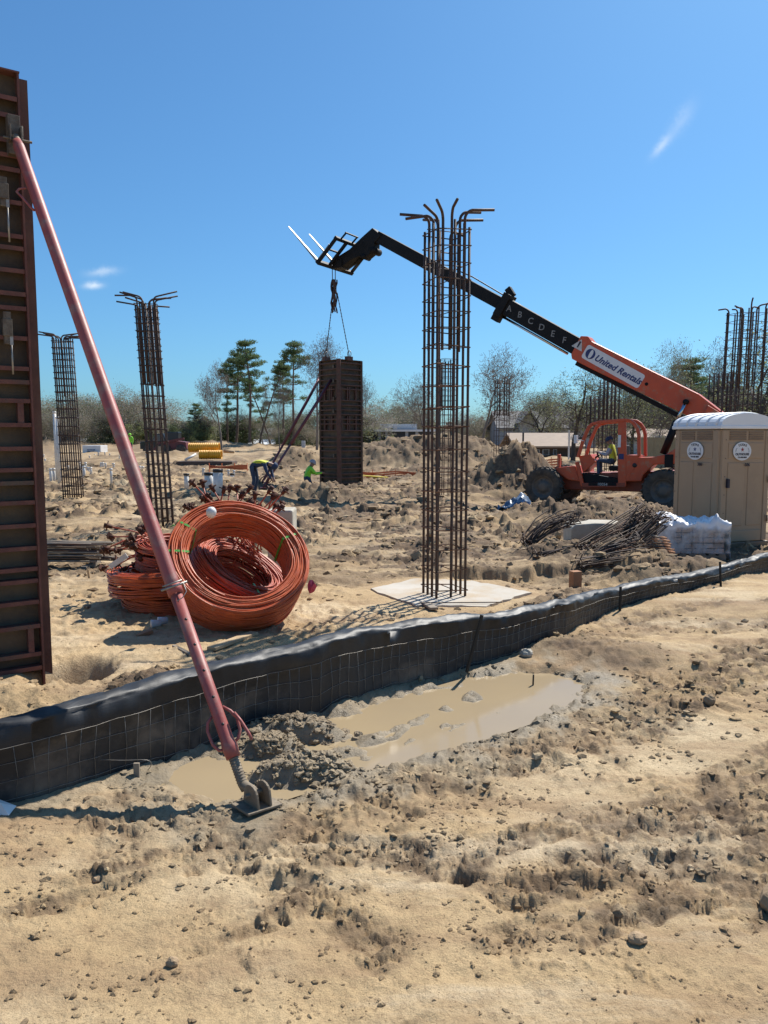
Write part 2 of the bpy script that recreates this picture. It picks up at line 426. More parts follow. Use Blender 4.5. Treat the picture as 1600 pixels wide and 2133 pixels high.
def worley(x, y, seed=0):
    ix = np.floor(x).astype(np.int64); iy = np.floor(y).astype(np.int64)
    best = np.full(x.shape, 9.); idr = np.zeros(x.shape)
    for dx in (-1, 0, 1):
        for dy in (-1, 0, 1):
            jx = ix+dx; jy = iy+dy
            px = jx + .1 + .8*_h(jx, jy, seed); py = jy + .1 + .8*_h(jx, jy, seed+7)
            d = (px-x)**2 + (py-y)**2; r = _h(jx, jy, seed+13)
            m = d < best; best = np.where(m, d, best); idr = np.where(m, r, idr)
    return np.sqrt(best), idr
def sst(a, b, x):
    t = np.clip((x-a)/(b-a), 0, 1); return t*t*(3-2*t)
def clods(x, y, size, seed, cover=.7):
    k = size*.30; xw = x + k*vn(x/(size*.45), y/(size*.45), seed+3); yw = y + k*vn(x/(size*.45)+9, y/(size*.45), seed+5)
    F, r = worley(xw/size, yw/size, seed)
    rad = .22 + .42*r
    top = np.clip(1-(F/rad)**3, 0, 1)**.6 * (.75+.5*vn(x/(size*.25), y/(size*.25), seed+8))
    return np.where(r < cover, np.maximum(top, 0) * rad, 0) * size
def seg_dist(x, y, pts):
    best = np.full(x.shape, 1e9)
    for (ax, ay), (bx, by) in zip(pts[:-1], pts[1:]):
        dx, dy = bx-ax, by-ay; t = np.clip(((x-ax)*dx + (y-ay)*dy)/(dx*dx+dy*dy), 0, 1)
        best = np.minimum(best, np.hypot(x-ax-t*dx, y-ay-t*dy))
    return best
def poly_sd(x, y, pts):
    d = seg_dist(x, y, pts + pts[:1]); ins = np.zeros(x.shape, bool); n = len(pts)
    for i in range(n):
        ax, ay = pts[i]; bx, by = pts[(i+1) % n]
        c = ((ay > y) != (by > y)) & (x < (bx-ax)*(y-ay)/(by-ay+1e-12)+ax); ins ^= c
    return np.where(ins, -d, d)
def P2(*l): return [tuple(gnd(*p).xy) for p in l]

FENCE_BASE = [(-260,1745),(-120,1715),(0,1690),(100,1662),(250,1608),(420,1545),(560,1500),(700,1466),(800,1432),(950,1392),(1080,1358),(1170,1325),(1230,1292),(1290,1268),(1400,1240),(1500,1214),(1600,1185),(1760,1155)]
FENCE_TOP  = [1545,1525,1505,1480,1437,1388,1352,1322,1300,1280,1266,1247,1232,1218,1199,1178,1150,1122]
fb = np.array([gnd(*p)[:2] for p in FENCE_BASE])
fh = np.array([at(px, ty, gnd(px, py).y).z for (px, py), ty in zip(FENCE_BASE, FENCE_TOP)])
def yfence(x): return np.interp(x, fb[:,0], fb[:,1])

PUDDLE = P2((300,1622),(420,1566),(500,1540),(560,1520),(690,1484),(800,1448),(960,1404),(1060,1392),(1150,1396),(1205,1412),(1195,1445),(1130,1480),(1010,1520),(890,1556),(760,1586),(690,1612),(600,1640),(500,1652),(400,1640))
SLAB = P2((768,1228),(868,1206),(985,1212),(1108,1236),(1010,1264),(866,1262))
RUT1 = P2((700,1735),(860,1778),(1010,1800),(1150,1835),(1290,1800),(1420,1730),(1620,1640))
RUT2 = P2((520,1760),(640,1830),(720,1905),(800,1960),(860,2040))
RUT3 = P2((960,1560),(1180,1500),(1420,1440),(1640,1380))
RUT4 = P2((860,1640),(1150,1570),(1420,1500),(1680,1440))
BANDS = [(P2((300,1700),(620,1680),(850,1622),(1050,1562),(1250,1492),(1450,1420),(1680,1335)), .50, .9), (P2((520,1745),(760,1770),(950,1800),(1100,1842),(1250,1810),(1400,1735),(1640,1640)), .19, 1.), (P2((500,1780),(640,1850),(740,1930),(800,1985)), .13, .8), (P2((1020,1960),(1180,1900),(1340,1880)), .10, .5), (P2((1200,1330),(1400,1300),(1640,1300)), .45, .6)]
BUMP = []   # (x, y, rx, ry, h, clodamp)
def bump_px(px, py, rx, ry, h, cl=.5): g = gnd(px, py); BUMP.append((g.x, g.y, rx, ry, h, cl))
# spoil heaps, placed by the ground they stand on
BUMP += [(2.6, 46.5, 4.6, 3.8, 1.35, .9), (4.9, 45.5, 3.0, 3.0, 1.0, .8), (-.8, 47, 3.4, 3.0, .75, .6),
         (-5.2, 44.5, 1.7, 1.6, 1.15, .6),
         (4.7, 28.9, 1.7, 1.6, 1.30, 1.0), (5.8, 29.6, 1.3, 1.3, 1.0, 1.0), (3.6, 30.5, 1.3, 1.3, .8, .9),
         (4.75, 17.6, 1.6, 1.0, .50, .9), (3.6, 18.6, 1.0, .9, .34, .8), (6.1, 18.3, 1.2, .9, .30, .8),
         (-1.8, 24.6, 1.6, .9, .42, .9), (-2.9, 26.2, 1.0, .7, .42, .8),
         (-4.3, 20.4, .9, .7, .42, .8), (-12, 83, 14, 3, .9, .6), (-33, 86, 16, 4, 1.1, .6), (-17, 60, 3, 2, .5, .6)]
bump_px(622, 1516, .30, .14, .13, 1.2); bump_px(570, 1548, .2, .12, .06, 1.2); bump_px(612, 1600, .26, .12, .08, 1.2); bump_px(668, 1590, .18, .11, .06, 1.2)
bump_px(330, 1440, .36, .3, .15, .9); bump_px(255, 1462, .22, .2, .05, .7); bump_px(20, 1452, .55, .35, .1, .2)
bump_px(1420, 1200, .5, .28, .22, 1.); bump_px(1490, 1195, .4, .3, .18, 1.); bump_px(1330, 1215, .5, .25, .14, .8)
bump_px(1150, 1262, .5, .35, .14, .8); bump_px(1210, 1240, .45, .3, .12, .8)
bump_px(1400, 1268, .9, .7, .07, .2); bump_px(1180, 1345, .5, .3, .07, .9); bump_px(1290, 1370, .5, .35, .08, .7)
bump_px(1350, 1215, .6, .3, .1, .6); bump_px(1240, 1175, 1.0, .55, .20, 1.); bump_px(1130, 1160, .6, .5, .14, 1.); bump_px(1380, 1185, .5, .3, .16, 1.); bump_px(720, 1165, .6, .3, .12, .9); bump_px(300, 1240, .4, .25, .05, .6)

def terrain(x, y):
    x = np.asarray(x, float); y = np.asarray(y, float); r = np.hypot(x, y)
    yf = yfence(x); back = sst(.05, .5, y-yf)
    far = sst(9.0, 16, y) * back
    vfar = sst(16, 30, y)
    z = .05*fbm(x/2.6, y/2.6, 2, 3)*(1+far*1.2) + .018*fbm(x/.7, y/.7, 2, 5)
    z = z + .012*fbm(x/.22, y/.22, 3, 11)*(.7+back*.8) + .0035*fbm(x/.05, y/.05, 2, 21)*(r < 14)
    # broad ground level
    z = z + .35*sst(34, 75, y) + .25*sst(14, 30, y)*sst(-2, -9, x) - .28*sst(17, 22, y)*sst(1.5, 4, x)*sst(40, 32, y)
    pz = poly_sd(x, y, PUDDLE)
    wet = sst(.55, .0, pz + .34*fbm(x/.4, y/.4, 4, 41, .6))
    wet = np.maximum(wet, .75*sst(.25, .0, np.abs(y-yf+.12)+.1*vn(x/.4, y/.4, 43))*sst(2.5, .5, x))
    cmask = sst(-.1, .45, fbm(x/1.7, y/1.7, 3, 51) + far*.35 - .1)
    # crumbly soil
    near = 1-sst(14, 22, y)
    nb = fbm(x/.35, y/.35, 4, 57, .6)
    rutm = np.maximum.reduce([g*sst(w*1.15, w*.25, seg_dist(x, y, q) + w*.55*nb) for q, w, g in BANDS])*(1-back)
    fore = (1-back)*near
    def on(mask, f):
        o = np.zeros(x.shape)
        if mask.any(): o[mask] = f(x[mask], y[mask])
        return o
    crumb = on((r < 18) & (y > 0), lambda x, y: clods(x, y, .045, 61, .5)*.6 + clods(x, y, .11, 63, .35)*.55)
    cm2 = np.clip(sst(.12, .6, fbm(x/.8, y/.8, 3, 65)) + rutm*.8 + wet*.35, 0, 1)
    rip = np.sin((x*.55+y*.85 + .12*fbm(x/.5, y/.5, 2, 66))*2*np.pi/.13)
    trk = sst(.22, .05, np.abs(seg_dist(x, y, RUT3)+.05*vn(x/.3, y/.3, 3)))+sst(.22, .05, np.abs(seg_dist(x, y, RUT4)+.05*vn(x/.3, y/.3, 4)))
    z = z + fore*(crumb*cm2 - .030*rutm*sst(-.2, .3, vn(x/.22, y/.12, 67)) + .010*rip*np.clip(trk, 0, 1)*sst(-.3, .2, vn(x/.6, y/.6, 9)))
    # torn plates in the ruts
    fm = (fore > 0) & (r < 18) & (y > 0)
    u_ = lambda x, y: x*.86+y*.51
    v_ = lambda x, y: -x*.51+y*.86
    pl = on(fm, lambda x, y: (worley(u_(x, y)/.30+.3*vn(x/.2, y/.2, 8), v_(x, y)/.13+.3*vn(x/.2, y/.2, 18), 69)[1]-.42)*.036 + (worley(u_(x, y)/.13+.3*vn(x/.08, y/.08, 28), v_(x, y)/.06, 70)[1]-.42)*.024)
    band = np.clip(rutm*1.1 + .9*sst(.10, .42, fbm(u_(x, y)/2.4+5, v_(x, y)/.5, 4, 79)), 0, 1)
    lump = on(fm & (band > .02), lambda x, y: clods(x, y, .075, 251, .75)*.8 + clods(x, y, .15, 253, .5)*.55 + clods(x, y, .035, 255, .7)*.6)
    z = z + fore*(band*pl + np.clip(band*1.2-.15, 0, 1)*lump*.85 - .02*band)
    # churned ground behind the fence
    mid = back*(1-sst(40, 60, y))
    bm_ = (mid > 0) & (y < 64)
    ch = on(bm_, lambda x, y: clods(x, y, .16, 71, .65)*.8) + on(bm_, lambda x, y: clods(x, y, .36, 73, .6)*.5)*(.35+far) + on(bm_ & (far > 0), lambda x, y: clods(x, y, .8, 75, .5)*.42)*far
    level = sst(.0, .55, fbm(x/2.4, y/1.7, 4, 81, .6)+.16+far*.18)
    z = z + mid*ch*level*(.55 + .75*far) - mid*.035*np.abs(fbm(x/.3, y/.3, 3, 133))*(.4+level) + back*crumb*.7*near
    z = z + vfar*.16*fbm(x/1.4, y/1.4, 3, 85)*(1-sst(60, 90, y))
    patch = .2+.8*sst(-.2, .2, fbm(x/2.6+3, y/1.3, 4, 145, .6))
    clod = np.clip(patch*mid*(.25+.75*level)*sst(.0, .12, ch+.06*fbm(x/.4, y/.4, 3, 91))*(.7+.3*far) + sst(28, 44, y)*(.25+.45*sst(-.15, .35, fbm(x/2.2, y/3.5, 3, 135))) + back*sst(8.5, 12.5, y)*(1-sst(30, 45, y))*(.10+.20*sst(-3, .5, x)+.72*sst(-.22, .22, fbm(x/1.9, y/.8, 5, 143, .65))) + fore*(band*(.30+.55*sst(-.2, .35, fbm(x/.22, y/.22, 4, 141, .6))) + .3*cm2*sst(.004, .02, crumb)), 0, 1)
    ur = x*.96-y*.28 + .5*fbm(x/3., y/3., 2, 151); vr = x*.28+y*.96 + .35*fbm(x/2.5, y/2.5, 3, 153)
    rr_ = np.abs(((vr/1.15) % 1.)-.5)*2; z = z - back*sst(8.5, 11, y)*(1-sst(26, 34, y))*.075*sst(.55, .1, rr_)*sst(-.25, .15, fbm(ur/3., vr/1.2, 2, 155))
    # heaps
    for (bx, by, rx, ry, h, ca) in BUMP:
        q = ((x-bx)/rx)**2 + ((y-by)/ry)**2
        m = q < 6
        if not m.any(): continue
        e = np.zeros(x.shape); qq = q[m]; xx = x[m]; yy = y[m]
        k = np.exp(-qq*1.1)
        s = max(.05, min(.5, h*.35))
        rough = clods(xx, yy, s*.7, 101, .8)*.7 + clods(xx, yy, s*.35, 103, .75)*.8 + h*.16*fbm(xx/(s*2.4), yy/(s*2.4), 3, 105) - h*.10*np.abs(fbm(xx/(s*.9), yy/(s*.9), 3, 109))
        e[m] = k*h + np.clip(k*1.8, 0, 1)*rough*ca
        z = z + e
        cc = np.zeros(x.shape); cc[m] = np.clip(k*2.2, 0, 1)*min(1., ca*1.15)
        clod = np.maximum(clod, np.clip(cc, 0, 1)*(.72+.28*sst(-.2, .3, fbm(x/.6, y/.6, 2, 107))))
    # stepped edge beyond the footing
    lx, ly = gnd(1120, 1190).xy
    edge = (y - (10.9 + .10*(x-1.) + .22*fbm(x/.7, y/.7, 4, 111, .6)))
    z = z + (.12+.05*vn(x/.5, y/.5, 113))*sst(-.05, .07, edge)*sst(.6, 1.1, x)*sst(14.5, 12, y)*sst(4.6, 4.0, x)
    # footing level
    ps = poly_sd(x, y, SLAB); k = sst(.5, .05, ps)
    z = z*(1-k) + k*(.012*fbm(x/.3, y/.3, 2, 5) - .0 - .02*sst(.06, -.03, ps)); clod = clod*(1-k*.9)
    # hole beside the tall form
    hx, hy = gnd(150, 1400).xy
    hole = np.exp(-(((x-hx)/.30)**2 + ((y-hy)/.34)**2)**2)
    z = z*(1-.85*hole) - .30*hole; clod = np.maximum(clod, hole*.7)
    # puddle: basin with mud ridges showing
    rid = np.maximum(0, .75-np.abs(seg_dist(x, y, P2((640,1570),(780,1530),(900,1470),(985,1436)))/.16+.5*fbm(x/.25, y/.25, 2, 121)))
    rid2 = np.maximum(0, .55-np.abs(seg_dist(x, y, P2((640,1600),(760,1560),(930,1500),(1040,1470)))/.14+.6*fbm(x/.2, y/.2, 2, 123)))
    bas = sst(.20, -.14, pz + .13*fbm(x/.35, y/.35, 4, 125, .6))
    zb = -.095 + .03*fbm(x/.3, y/.3, 3, 127) + rid*.085 + rid2*.075 + clods(x, y, .07, 129, .6)*.7*np.clip(rid+rid2, 0, 1)
    m2 = sst(.5, .1, pz)
    z = np.where(m2 > 0, z*(1-m2) + m2*np.maximum(z*.6, -.045 + .05*np.abs(fbm(x/.14, y/.14, 4, 131, .6)) + crumb*.6), z)
    keep = np.zeros(x.shape)
    for (bx, by, rx, ry, h, ca) in BUMP[16:20]: keep = np.maximum(keep, np.exp(-(((x-bx)/rx)**2+((y-by)/ry)**2)*1.1))
    bas = bas*(1-np.clip(keep*1.6, 0, 1))
    z = z*(1-bas) + bas*zb
    clod = clod*(1-wet*.7)
    for g0 in FLAT:
        kk = sst(g0[3]+g0[2], g0[2], np.hypot(x-g0[0], y-g0[1])); z = z*(1-kk) + kk*g0[4]
    return z, wet, clod
FLAT = []   # (x, y, radius, blend, level): spots trodden level under things
bf = gnd(535, 1690); FLAT.append((bf.x, bf.y, .14, .16, .0))
def gz(x, y): return float(terrain(np.array([x]), np.array([y]))[0][0])

def build_ground():
    fa = np.linspace(-R(44), R(44), 720)
    ca = np.linspace(R(44), 2*np.pi-R(44), 60)[1:-1]
    az = np.concatenate([fa, ca])
    rr = np.concatenate([np.linspace(.25, 1.3, 20)[:-1], np.geomspace(1.3, 62, 810), np.geomspace(62, 2600, 46)[1:]])
    A, Rr = np.meshgrid(az, rr); X = np.sin(A)*Rr; Y = np.cos(A)*Rr
    Z = np.zeros(X.shape); W = np.zeros(X.shape); K = np.zeros(X.shape)
    for i in range(0, X.shape[0], 80):
        z, w, c = terrain(X[i:i+80], Y[i:i+80]); Z[i:i+80] = z; W[i:i+80] = w; K[i:i+80] = c
    na = len(az); nr = len(rr)
    idx = np.arange(na*nr).reshape(nr, na); nx = np.roll(idx, -1, 1)
    Q = np.stack([idx[:-1], nx[:-1], nx[1:], idx[1:]], -1).reshape(-1, 4)
    Q = Q[:, ::-1]
    V = np.stack([X, Y, Z], -1).reshape(-1, 3)
    me = np_mesh('ground', V, Q, ['soil'])
    for nm, arr in (('wet', W), ('clod', K)):
        a = me.attributes.new(nm, 'FLOAT', 'POINT'); a.data.foreach_set('value', arr.ravel().astype(np.float32))
    o = link('ground', me); o['kind'] = 'structure'
build_ground()

# puddle water
def build_water():
    m = bpy.data.materials.new('muddy_water'); m.use_nodes = True; nt = m.node_tree; b = nt.nodes['Principled BSDF']
    b.inputs['Base Color'].default_value = (.30, .235, .15, 1); b.inputs['Roughness'].default_value = .10; b.inputs['Specular IOR Level'].default_value = .28
    n = nt.nodes.new('ShaderNodeTexNoise'); n.inputs['Scale'].default_value = 1.6; n.inputs['Detail'].default_value = 5
    t = nt.nodes.new('ShaderNodeTexCoord'); nt.links.new(t.outputs['Object'], n.inputs['Vector'])
    x = nt.nodes.new('ShaderNodeMix'); x.data_type = 'RGBA'; x.inputs['A'].default_value = (.39, .295, .17, 1); x.inputs['B'].default_value = (.31, .24, .155, 1)
    nt.links.new(n.outputs['Fac'], x.inputs['Factor']); nt.links.new(x.outputs['Result'], b.inputs['Base Color'])
    n2 = nt.nodes.new('ShaderNodeTexNoise'); n2.inputs['Scale'].default_value = 9; bp = nt.nodes.new('ShaderNodeBump'); bp.inputs['Strength'].default_value = .05; bp.inputs['Distance'].default_value = .01
    nt.links.new(t.outputs['Object'], n2.inputs['Vector']); nt.links.new(n2.outputs['Fac'], bp.inputs['Height']); nt.links.new(bp.outputs['Normal'], b.inputs['Normal'])
    M['water'] = m
    P = np.array(PUDDLE); c = P.mean(0); P = c + (P-c)*1.06
    mb = MB(); mb.add([(p[0], p[1], -.058) for p in P] , [tuple(range(len(P)))])
    o = link('puddle_water', mb.mesh('puddle_water', ['water'])); o['kind'] = 'structure'
build_water()

# loose crumbs and clods
def build_clods():
    rng = np.random.default_rng(5)
    ico = [(0,0,1),(.894,0,.447),(.276,.851,.447),(-.724,.526,.447),(-.724,-.526,.447),(.276,-.851,.447),(.724,.526,-.447),(-.276,.851,-.447),(-.894,0,-.447),(-.276,-.851,-.447),(.724,-.526,-.447),(0,0,-1)]
    tri = [(0,1,2),(0,2,3),(0,3,4),(0,4,5),(0,5,1),(1,6,2),(2,7,3),(3,8,4),(4,9,5),(5,10,1),(1,10,6),(2,6,7),(3,7,8),(4,8,9),(5,9,10),(6,11,7),(7,11,8),(8,11,9),(9,11,10),(10,11,6)]
    vs = [Vector(v) for v in ico]; fs = []; cache = {}
    def midp(a, b):
        k = (min(a, b), max(a, b))
        if k not in cache: cache[k] = len(vs); vs.append(((vs[a]+vs[b])/2).normalized())
        return cache[k]
    for a, b, c in tri:
        x, y, z = midp(a, b), midp(b, c), midp(c, a); fs += [(a, x, z), (x, b, y), (z, y, c), (x, y, z)]
    B1 = np.array([tuple(v) for v in vs]); T1 = np.array(fs); B0 = np.array(ico); T0 = np.array(tri)
    VA = []; TA = []; WA = []; KA = []; base = [0]
    def put(x, y, z, s, wet, dark, B, T, sink=.2):
        k = len(x); rot = rng.random(k)*6.28; sq = .5+.45*rng.random(k)
        j = 1+.28*rng.standard_normal((k, len(B), 1)).clip(-1.5, 1.5)
        V = B[None]*j*s[:, None, None]; V[..., 2] *= sq[:, None]; st = (1+.6*rng.random(k))[:, None]
        c_, s_ = np.cos(rot)[:, None], np.sin(rot)[:, None]
        VX = V[..., 0]*c_*st - V[..., 1]*s_ + x[:, None]; VY = V[..., 0]*s_*st + V[..., 1]*c_ + y[:, None]; VZ = V[..., 2] + (z + s*sink)[:, None]
        VA.append(np.stack([VX, VY, VZ], -1).reshape(-1, 3)); TA.append((T[None] + (np.arange(k)*len(B))[:, None, None]).reshape(-1, 3) + base[0])
        WA.append(np.repeat(wet, len(B))); KA.append(np.repeat(dark, len(B))); base[0] += k*len(B)
    def ok_(x, y): return (poly_sd(x, y, PUDDLE) > .03) & (poly_sd(x, y, SLAB) > .04)
    # fine crumbs over the near ground, gathered in streaks
    n = 60000; az = rng.uniform(-R(34), R(34), n); r = 1.9+4.8*rng.random(n)**1.1; x = np.sin(az)*r; y = np.cos(az)*r
    d = sst(.12, .75, fbm(x/.55, y/.35, 4, 201)) + .5*sst(.2, .6, fbm(x/.12, y/.12, 2, 203)) + .5*sst(.16, .0, np.abs(fbm(x/.9, y/.9, 3, 205)))
    m = (rng.random(n) < d*.34+.012) & (y < yfence(x)-.05) & ok_(x, y); x, y, r = x[m], y[m], r[m]; z, w, c = terrain(x, y)
    put(x, y, z, (.0022+.011*rng.random(len(x))**3.0)*np.clip(r/3., .75, 1.8), w*.8, .1+.55*rng.random(len(x)), B0, T0, .05)
    # scattered clods near
    n = 3600; az = rng.uniform(-R(34), R(34), n); r = 1.9+6.5*rng.random(n); x = np.sin(az)*r; y = np.cos(az)*r
    z, w, c = terrain(x, y); d = .02 + .30*sst(.2, .6, fbm(x/.7, y/.5, 3, 211)) + c*.5 + .9*sst(.3, .0, poly_sd(x, y, PUDDLE))
    m = (rng.random(n) < d*.55) & ok_(x, y); x, y, z, r, w = x[m], y[m], z[m], r[m], w[m]
    put(x, y, z,   .006+.020*rng.random(len(x))**3.2*np.clip(r/4, .6, 1.5), w*.8, .05+.45*rng.random(len(x)), B1, T1, .0)
    # lumps in the churned bands of the near ground
    n = 16000; az = rng.uniform(-R(34), R(34), n); r = 2.3+7*rng.random(n)**1.3; x = np.sin(az)*r; y = np.cos(az)*r
    bm_ = np.maximum.reduce([g*sst(w*1.1, w*.2, seg_dist(x, y, q)+w*.5*fbm(x/.35, y/.35, 4, 57, .6)) for q, w, g in BANDS])
    m = (rng.random(n) < bm_*.55) & (y < yfence(x)-.06) & ok_(x, y); x, y, r = x[m], y[m], r[m]; z, w, c = terrain(x, y)
    put(x, y, z, (.004+.020*rng.random(len(x))**3)*np.clip(r/4, .7, 1.4), w*.85, .1+.6*rng.random(len(x)), B0, T0, .0)
    # lumps on the wet mounds by the brace foot
    for (bx, by, rx, ry, h, ca) in BUMP[16:20]:
        k = 240; x = bx + rng.standard_normal(k)*rx*.62; y = by + rng.standard_normal(k)*ry*.7; z, w, c = terrain(x, y)
        put(x, y, z, .006+.022*rng.random(k)**2.2, np.full(k, .7), .0+.25*rng.random(k), B1, T1, .1)
    # churned clods behind the fence and on the heaps
    n = 52000; az = rng.uniform(-R(34), R(34), n); r = 5.5*np.exp(rng.random(n)*math.log(9.)); x = np.sin(az)*r; y = np.cos(az)*r
    z, w, c = terrain(x, y); d = .02 + 1.25*c*(.3+.7*sst(-.1, .3, fbm(x/1.1, y/.7, 3, 223))) + .30*sst(.15, .5, fbm(x/1.3, y/1.0, 3, 221))
    m = (rng.random(n) < d*.6) & ok_(x, y) & (y > yfence(x)+.12); x, y, z, r, w, c = x[m], y[m], z[m], r[m], w[m], c[m]
    put(x, y, z, (.007+.046*rng.random(len(x))**3.6)*(.55+.055*r)*(.8+.6*c), w*.8, np.clip(.1+.75*rng.random(len(x)), 0, 1), B0, T0, -.15)
    me = np_mesh('soil_clods', np.concatenate(VA), np.concatenate(TA), ['soil_clod'], False)
    for nm, arr in (('wet', WA), ('clod', KA)):
        a = me.attributes.new(nm, 'FLOAT', 'POINT'); a.data.foreach_set('value', np.concatenate(arr).astype(np.float32))
    o = link('soil_clods', me); o['kind'] = 'stuff'; tag(o, 'loose crumbs and clods of tan soil scattered over the ground', 'soil')
build_clods()

def rock(name, loc, s, seed, material, label, cat='rock', sq=.7, group=None):
    rng = random.Random(seed); mb = MB(); n = 12; m = 8; vs = []; fs = []
    for i in range(m+1):
        th = math.pi*i/m
        for j in range(n):
            ph = 2*math.pi*j/n
            d = Vector((math.sin(th)*math.cos(ph), math.sin(th)*math.sin(ph), math.cos(th)))
            k = 1 + .22*float(vn(np.array([d.x*1.7+seed]), np.array([d.y*1.7+d.z*1.3]), seed)[0]) + .08*float(vn(np.array([d.x*5+seed]), np.array([d.y*5+d.z*4]), seed+3)[0])
            vs.append((loc[0]+d.x*s*k*1.15, loc[1]+d.y*s*k, loc[2]+s*sq*.55+d.z*s*k*sq))
    for i in range(m):
        for j in range(n): fs.append((i*n+j, (i+1)*n+j, (i+1)*n+(j+1) % n, i*n+(j+1) % n))
    mb.add(vs, fs, 0, False)
    return one(mb, name, [material], loc, label, cat, group)
def G(px, py, z=None):
    p = gnd(px, py); p.z = gz(p.x, p.y) if z is None else z; return p
# ------------------------------------------------------------------ tall steel column form
def lin(a, b, n): return [a + (b-a)*i/(n-1) for i in range(n)]
FD = Vector((1.44, 1.0, 0)).normalized()          # along the visible face, to the right and away
FN = Vector((FD.y, -FD.x, 0))                      # out of the visible face
FB = gnd(96, 1424, -.12); FB.z = -.18
FTOPZ = at(60, 150, FB.y).z
def column_form():
    W = .95; H = FTOPZ - FB.z
    t = thing('column_form', FB, 'tall rust-brown steel column form with ribs and clamps, propped by the red pipe brace', 'column form')
    def p(s, n, z): return FB - FD*s + FN*n + Vector((0, 0, z))       # s: leftwards from the right edge
    # sheet and side flanges of the visible panel
    mb = MB(); mb.bar(p(0, -.10, H/2), p(W, -.10, H/2), .008, H, (0, 0, 1)); mb.build('face_plate', ['form_plate'], t)
    for s0 in (.012, W-.012):
        mb = MB(); mb.bar(p(s0, -.045, 0), p(s0, -.045, H), .10, .016, FD); mb.build('side_flange', ['rust_form'], t)
    mb = MB(); mb.bar(p(0, -.045, H-.006), p(W, -.045, H-.006), .115, .012); mb.build('top_flange', ['rust_form'], t)
    mb = MB(); mb.bar(p(0, -.045, .006), p(W, -.045, .006), .115, .012); mb.build('bottom_flange', ['rust_form'], t)
    # ribs follow their spacing in the photograph
    ypix = [203, 240, 292, 323, 352, 420, 490, 515, 562, 610, 640, 702, 765, 793, 832, 882, 931, 975, 1002, 1043, 1091, 1138, 1181, 1206, 1250, 1300, 1358, 1387]
    ref = FB - FD*.03
    for k, y in enumerate(ypix):
        z = at(75, y, ref.y).z - FB.z
        if z < .03 or z > H-.03: continue
        mb = MB(); mb.bar(p(.024, -.05, z), p(W-.024, -.05, z), .09, .007)
        mb.bar(p(.024, -.004, z-.014), p(W-.024, -.004, z-.014), .006, .035); mb.build('rib', ['rust_form'], t)
    for (s0, ya, yb) in ((.10, 832, 882), (.10, 1300, 1358), (.33, 703, 765), (.55, 320, 490), (.55, 1043, 1206)):
        za = at(75, ya, ref.y).z - FB.z; zb = at(75, yb, ref.y).z - FB.z
        mb = MB(); mb.bar(p(s0, -.05, zb), p(s0, -.05, za), .085, .045, FD); mb.build('stiffener', ['rust_form'], t)
    # the other three panels of the box, seen edge on
    mb = MB(); D = W
    mb.bar(p(-.006, -.11, H/2), p(-.006, -.11-D, H/2), .01, H); mb.build('face_plate', ['rust_form_dark'], t)
    for nn in (-.13, -.11-D+.02):
        mb = MB(); mb.bar(p(-.045, nn, 0), p(-.045, nn, H), .07, .016, FN); mb.build('side_flange', ['rust_form_dark'], t)
    for k in range(18):
        z = .12 + k*(H-.2)/17
        mb = MB(); mb.bar(p(-.042, -.14, z), p(-.042, -.11-D+.03, z), .062, .008); mb.build('rib', ['rust_form_dark'], t)
    mb = MB(); mb.bar(p(0, -.11-D, H/2), p(W, -.11-D, H/2), .008, H); mb.build('face_plate', ['rust_form_dark'], t)
    mb = MB(); mb.bar(p(W, -.11, H/2), p(W, -.11-D, H/2), .008, H); mb.build('face_plate', ['rust_form_dark'], t)
    # wedge clamps and their rods
    for (px, ya, yb, yr) in ((5, 370, 432, 505), (13, 650, 718, 780)):
        d = at(px, ya, 1); s0 = None
        for i in range(400):
            q = FB - FD*(i*.0025)
            u = 800+1600*q.x/ (q.y*math.cos(PITCH) - ((at(px, ya, q.y).z-CAMH))*math.sin(PITCH))
            if u <= px: s0 = i*.0025; break
        s0 = .12 if s0 is None else s0; q = FB - FD*s0
        za = at(px, ya, q.y).z - FB.z; zb = at(px, yb, q.y).z - FB.z; zr = at(px, yr, q.y).z - FB.z
        mb = MB(); mb.bar(p(s0, .015, zb), p(s0, .015, za), .05, .055, FD)
        mb.bar(p(s0, .02, zb+(za-zb)*.25), p(s0, .02, zb+(za-zb)*.78), .06, .072, FD)
        c = mb.build('wedge_clamp', ['clamp'], t, .004)
        mb = MB(); mb.tube([p(s0-.025, .03, zb+.03), p(s0-.025, .035, zr)], .008, 6)
        mb.bar(p(s0-.025, .03, zb-.005), p(s0-.025, .03, zb+.07), .024, .024, FD); mb.build('wedge', ['galv'], c)
    return t, p, H
form, fp, FH = column_form()

